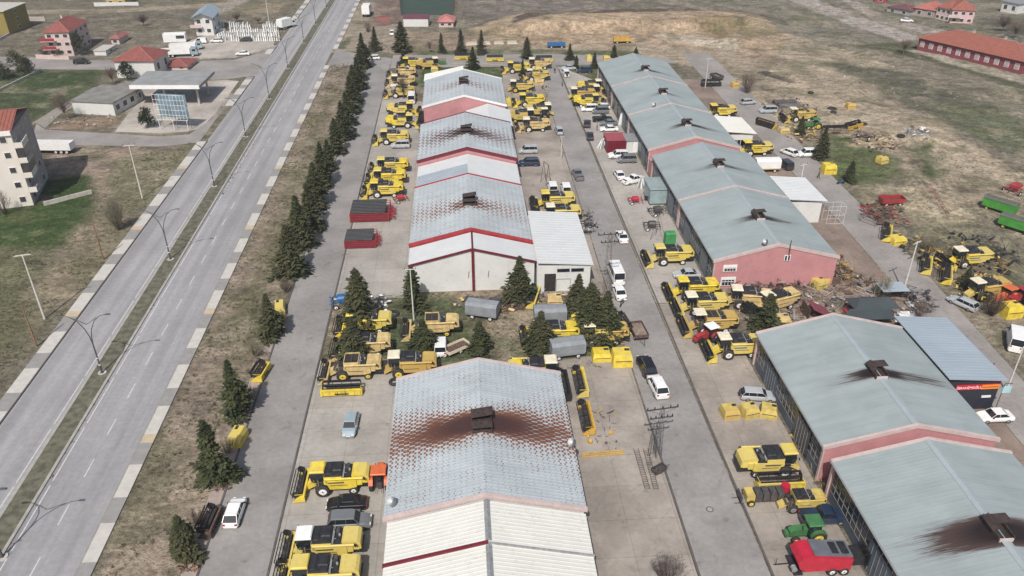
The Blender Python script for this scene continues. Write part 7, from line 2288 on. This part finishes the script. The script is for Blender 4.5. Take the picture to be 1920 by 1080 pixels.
bare(806, 99, 74, 'small bare tree between two back road spruces', TWIG, 50, 1.4, True, 11)
bare(1900, 75, 38, 'large bare tree behind the school building', TWIG, 120, 4.0, True, 12)
bare(1878, 62, 30, 'wide bare tree right of the pink villa', TWIGD, 120, 3.5, True, 13)
bare(85, 104, 86, 'reddish brown shrub left of the three storey house', TWIGD, 90, 2.0, False, 14, 'bush', 'bare_bush')
bare(112, 110, 90, 'reddish brown shrub right in front of the three storey house', TWIGD, 90, 2.0, False, 15, 'bush', 'bare_bush')
bare(10, 405, 352, 'pale leafless shrub at the foot of the apartment block', TWIG, 60, 1.8, False, 16, 'bush', 'bare_bush')
bare(485, 45, 30, 'low bare tree behind the marble slabs', TWIG, 60, 2.2, True, 17)
bare(445, 42, 22, 'bare tree right of the grey blue gabled house', TWIGD, 70, 2.2, True, 18)
bare(1652, 560, 515, 'leafless shrub on the strip right of the scrap yard', TWIGO, 60, 1.6, False, 19, 'bush', 'bare_bush')
bare(690, 60, 38, 'brown leafless shrub right of the white lorry', TWIG, 70, 2.0, False, 20, 'bush', 'bare_bush')
bare(1740, 470, 440, 'dry thicket behind the yellow headers at the right', TWIGO, 90, 2.4, False, 22, 'bush', 'dry_bush')
for i, (x, y, ty, lab) in enumerate(((470, 752, 722, 'brown scrub between the two kerbside spruces below the yellow header'), (528, 606, 582, 'brown scrub just above the spruce beside the yellow hood'), (428, 850, 822, 'low brown scrub above the broad spruce'), (372, 985, 955, 'low scrub beside the rusty header pile'), (480, 668, 640, 'brown scrub above the bright yellow kerbside header'), (536, 548, 520, 'brown scrub at the foot of the dense roadside line'))):
    bare(x, y, ty, lab, TWIG if i % 2 else TWIGO, 60, 1.3, False, 30 + i, 'bush', 'bare_bush')
scrap('scrap_heap', 'yellow sheet metal and parts strewn below the big combine', [(1775, 530), (1850, 525), (1880, 548), (1840, 560), (1790, 552)], 70, ['yel', 'yel2', 'steel', 'old'], 24, .9, 2.4)
scrap('scrap_heap', 'dark parts lying between kerb and headers on the east verge', [(1640, 425), (1700, 440), (1740, 500), (1715, 495), (1660, 450)], 60, ['steel', 'rust', 'blk'], 25, .6, 2.0)
scrap('scrap_heap', 'dark parts beside the upper east road near the sheet stack', [(1425, 190), (1500, 185), (1540, 215), (1490, 225), (1435, 215)], 70, ['steel', 'rust', 'blk', 'yel2'], 26, .6, 2.0)
W1, W2, W3 = mat('dry_weed', (.17, .145, .095), .95, .3, .7), mat('dark_weed', (.06, .06, .035), .95, .3, .7), mat('green_weed', (.07, .095, .035), .95, .3, .7)
weeds('dry_weeds', 'dry weeds and tufts on the verge between highway and fir trees', [(612, 122), (655, 118), (548, 540), (430, 900), (370, 1150), (150, 1150), (422, 540)], 2600, [W1, W1, W2, W3], 1)
weeds('dry_weeds', 'tufts of weeds on the narrow median strip of the highway', [(0, 1005), (107, 810), (272, 540), (447, 270), (480, 270), (310, 540), (150, 810), (0, 1090)], 500, [W2, W3, W1], 2, .25, .35)
weeds('field_grass', 'rough grass of the fields left of the highway', [(-60, 470), (130, 440), (250, 290), (355, 276), (165, 540), (-60, 800)], 2200, [W1, W3, W3], 3, .25, .45)
weeds('field_grass', 'rough grass of the eastern waste ground beside the road', [(1560, 300), (1700, 250), (1960, 330), (1960, 660), (1890, 640), (1620, 380)], 1800, [W1, W3, W1], 4, .22, .4)
weeds('yard_grass', 'low grass growing through the junkyard', [(640, 548), (1165, 548), (1190, 690), (1060, 700), (900, 672), (598, 690)], 1300, [W3, W3, W1, W2], 5, .25, .4)
# fences beyond the lawn and a small white gravel heap
t = thing('lawn_fence', 'low brown picket fence at the far edge of the lawn', 'fence')
p0, p1 = G(848, 126), G(948, 128); b = MB()
for i in range(26):
    p = p0.lerp(p1, i / 25); b.bar((p.x, p.y, 0), (p.x, p.y, 1.3), .05, M['wood'])
for z in (.4, 1.1): b.bar((p0.x, p0.y, z), (p1.x, p1.y, z), .05, M['pole'])
b.build('paling', t)
t = thing('panel_gate', 'green and brown panel leaning over the yellow hood on the lawn', 'panel', tuple(G(818, 122)), 0)
b = MB(); b.box(-3, 3, -.06, .06, 1.2, 2.0, M['rust2']); b.box(-3, 3, -.07, .07, .3, 1.19, M['grn']); b.build('board', t)
b = MB()
for i in range(4): b.box(-9 + i * 4.4, -5 + i * 4.4, -2, 2, 0, .5 + .1 * (i % 2), mat('pale_gravel', A(196, 182, 160), .95, .1, 1.5), None, .6, .6)
o_ = b.build('gravel_heap'); o_.location = G(925, 82); tag(o_, 'pale flat gravel heaps behind the back road spruces', kind='stuff')
# ---------------- thin spring haze ----------------
HZ = bpy.data.materials.new('spring_haze')
HZ.use_nodes = True
ht = HZ.node_tree
ht.nodes.remove(ht.nodes['Principled BSDF'])
pv = ht.nodes.new('ShaderNodeVolumePrincipled')
pv.inputs['Color'].default_value = (.82, .84, .88, 1)
pv.inputs['Density'].default_value = .0003
pv.inputs['Anisotropy'].default_value = .2
ht.links.new(pv.outputs[0], ht.nodes['Material Output'].inputs['Volume'])
b = MB(); b.box(-3600, 3600, -600, 5600, -3, 72, HZ)
tag(b.build('haze'), 'thin pale haze over the whole estate', kind='stuff')
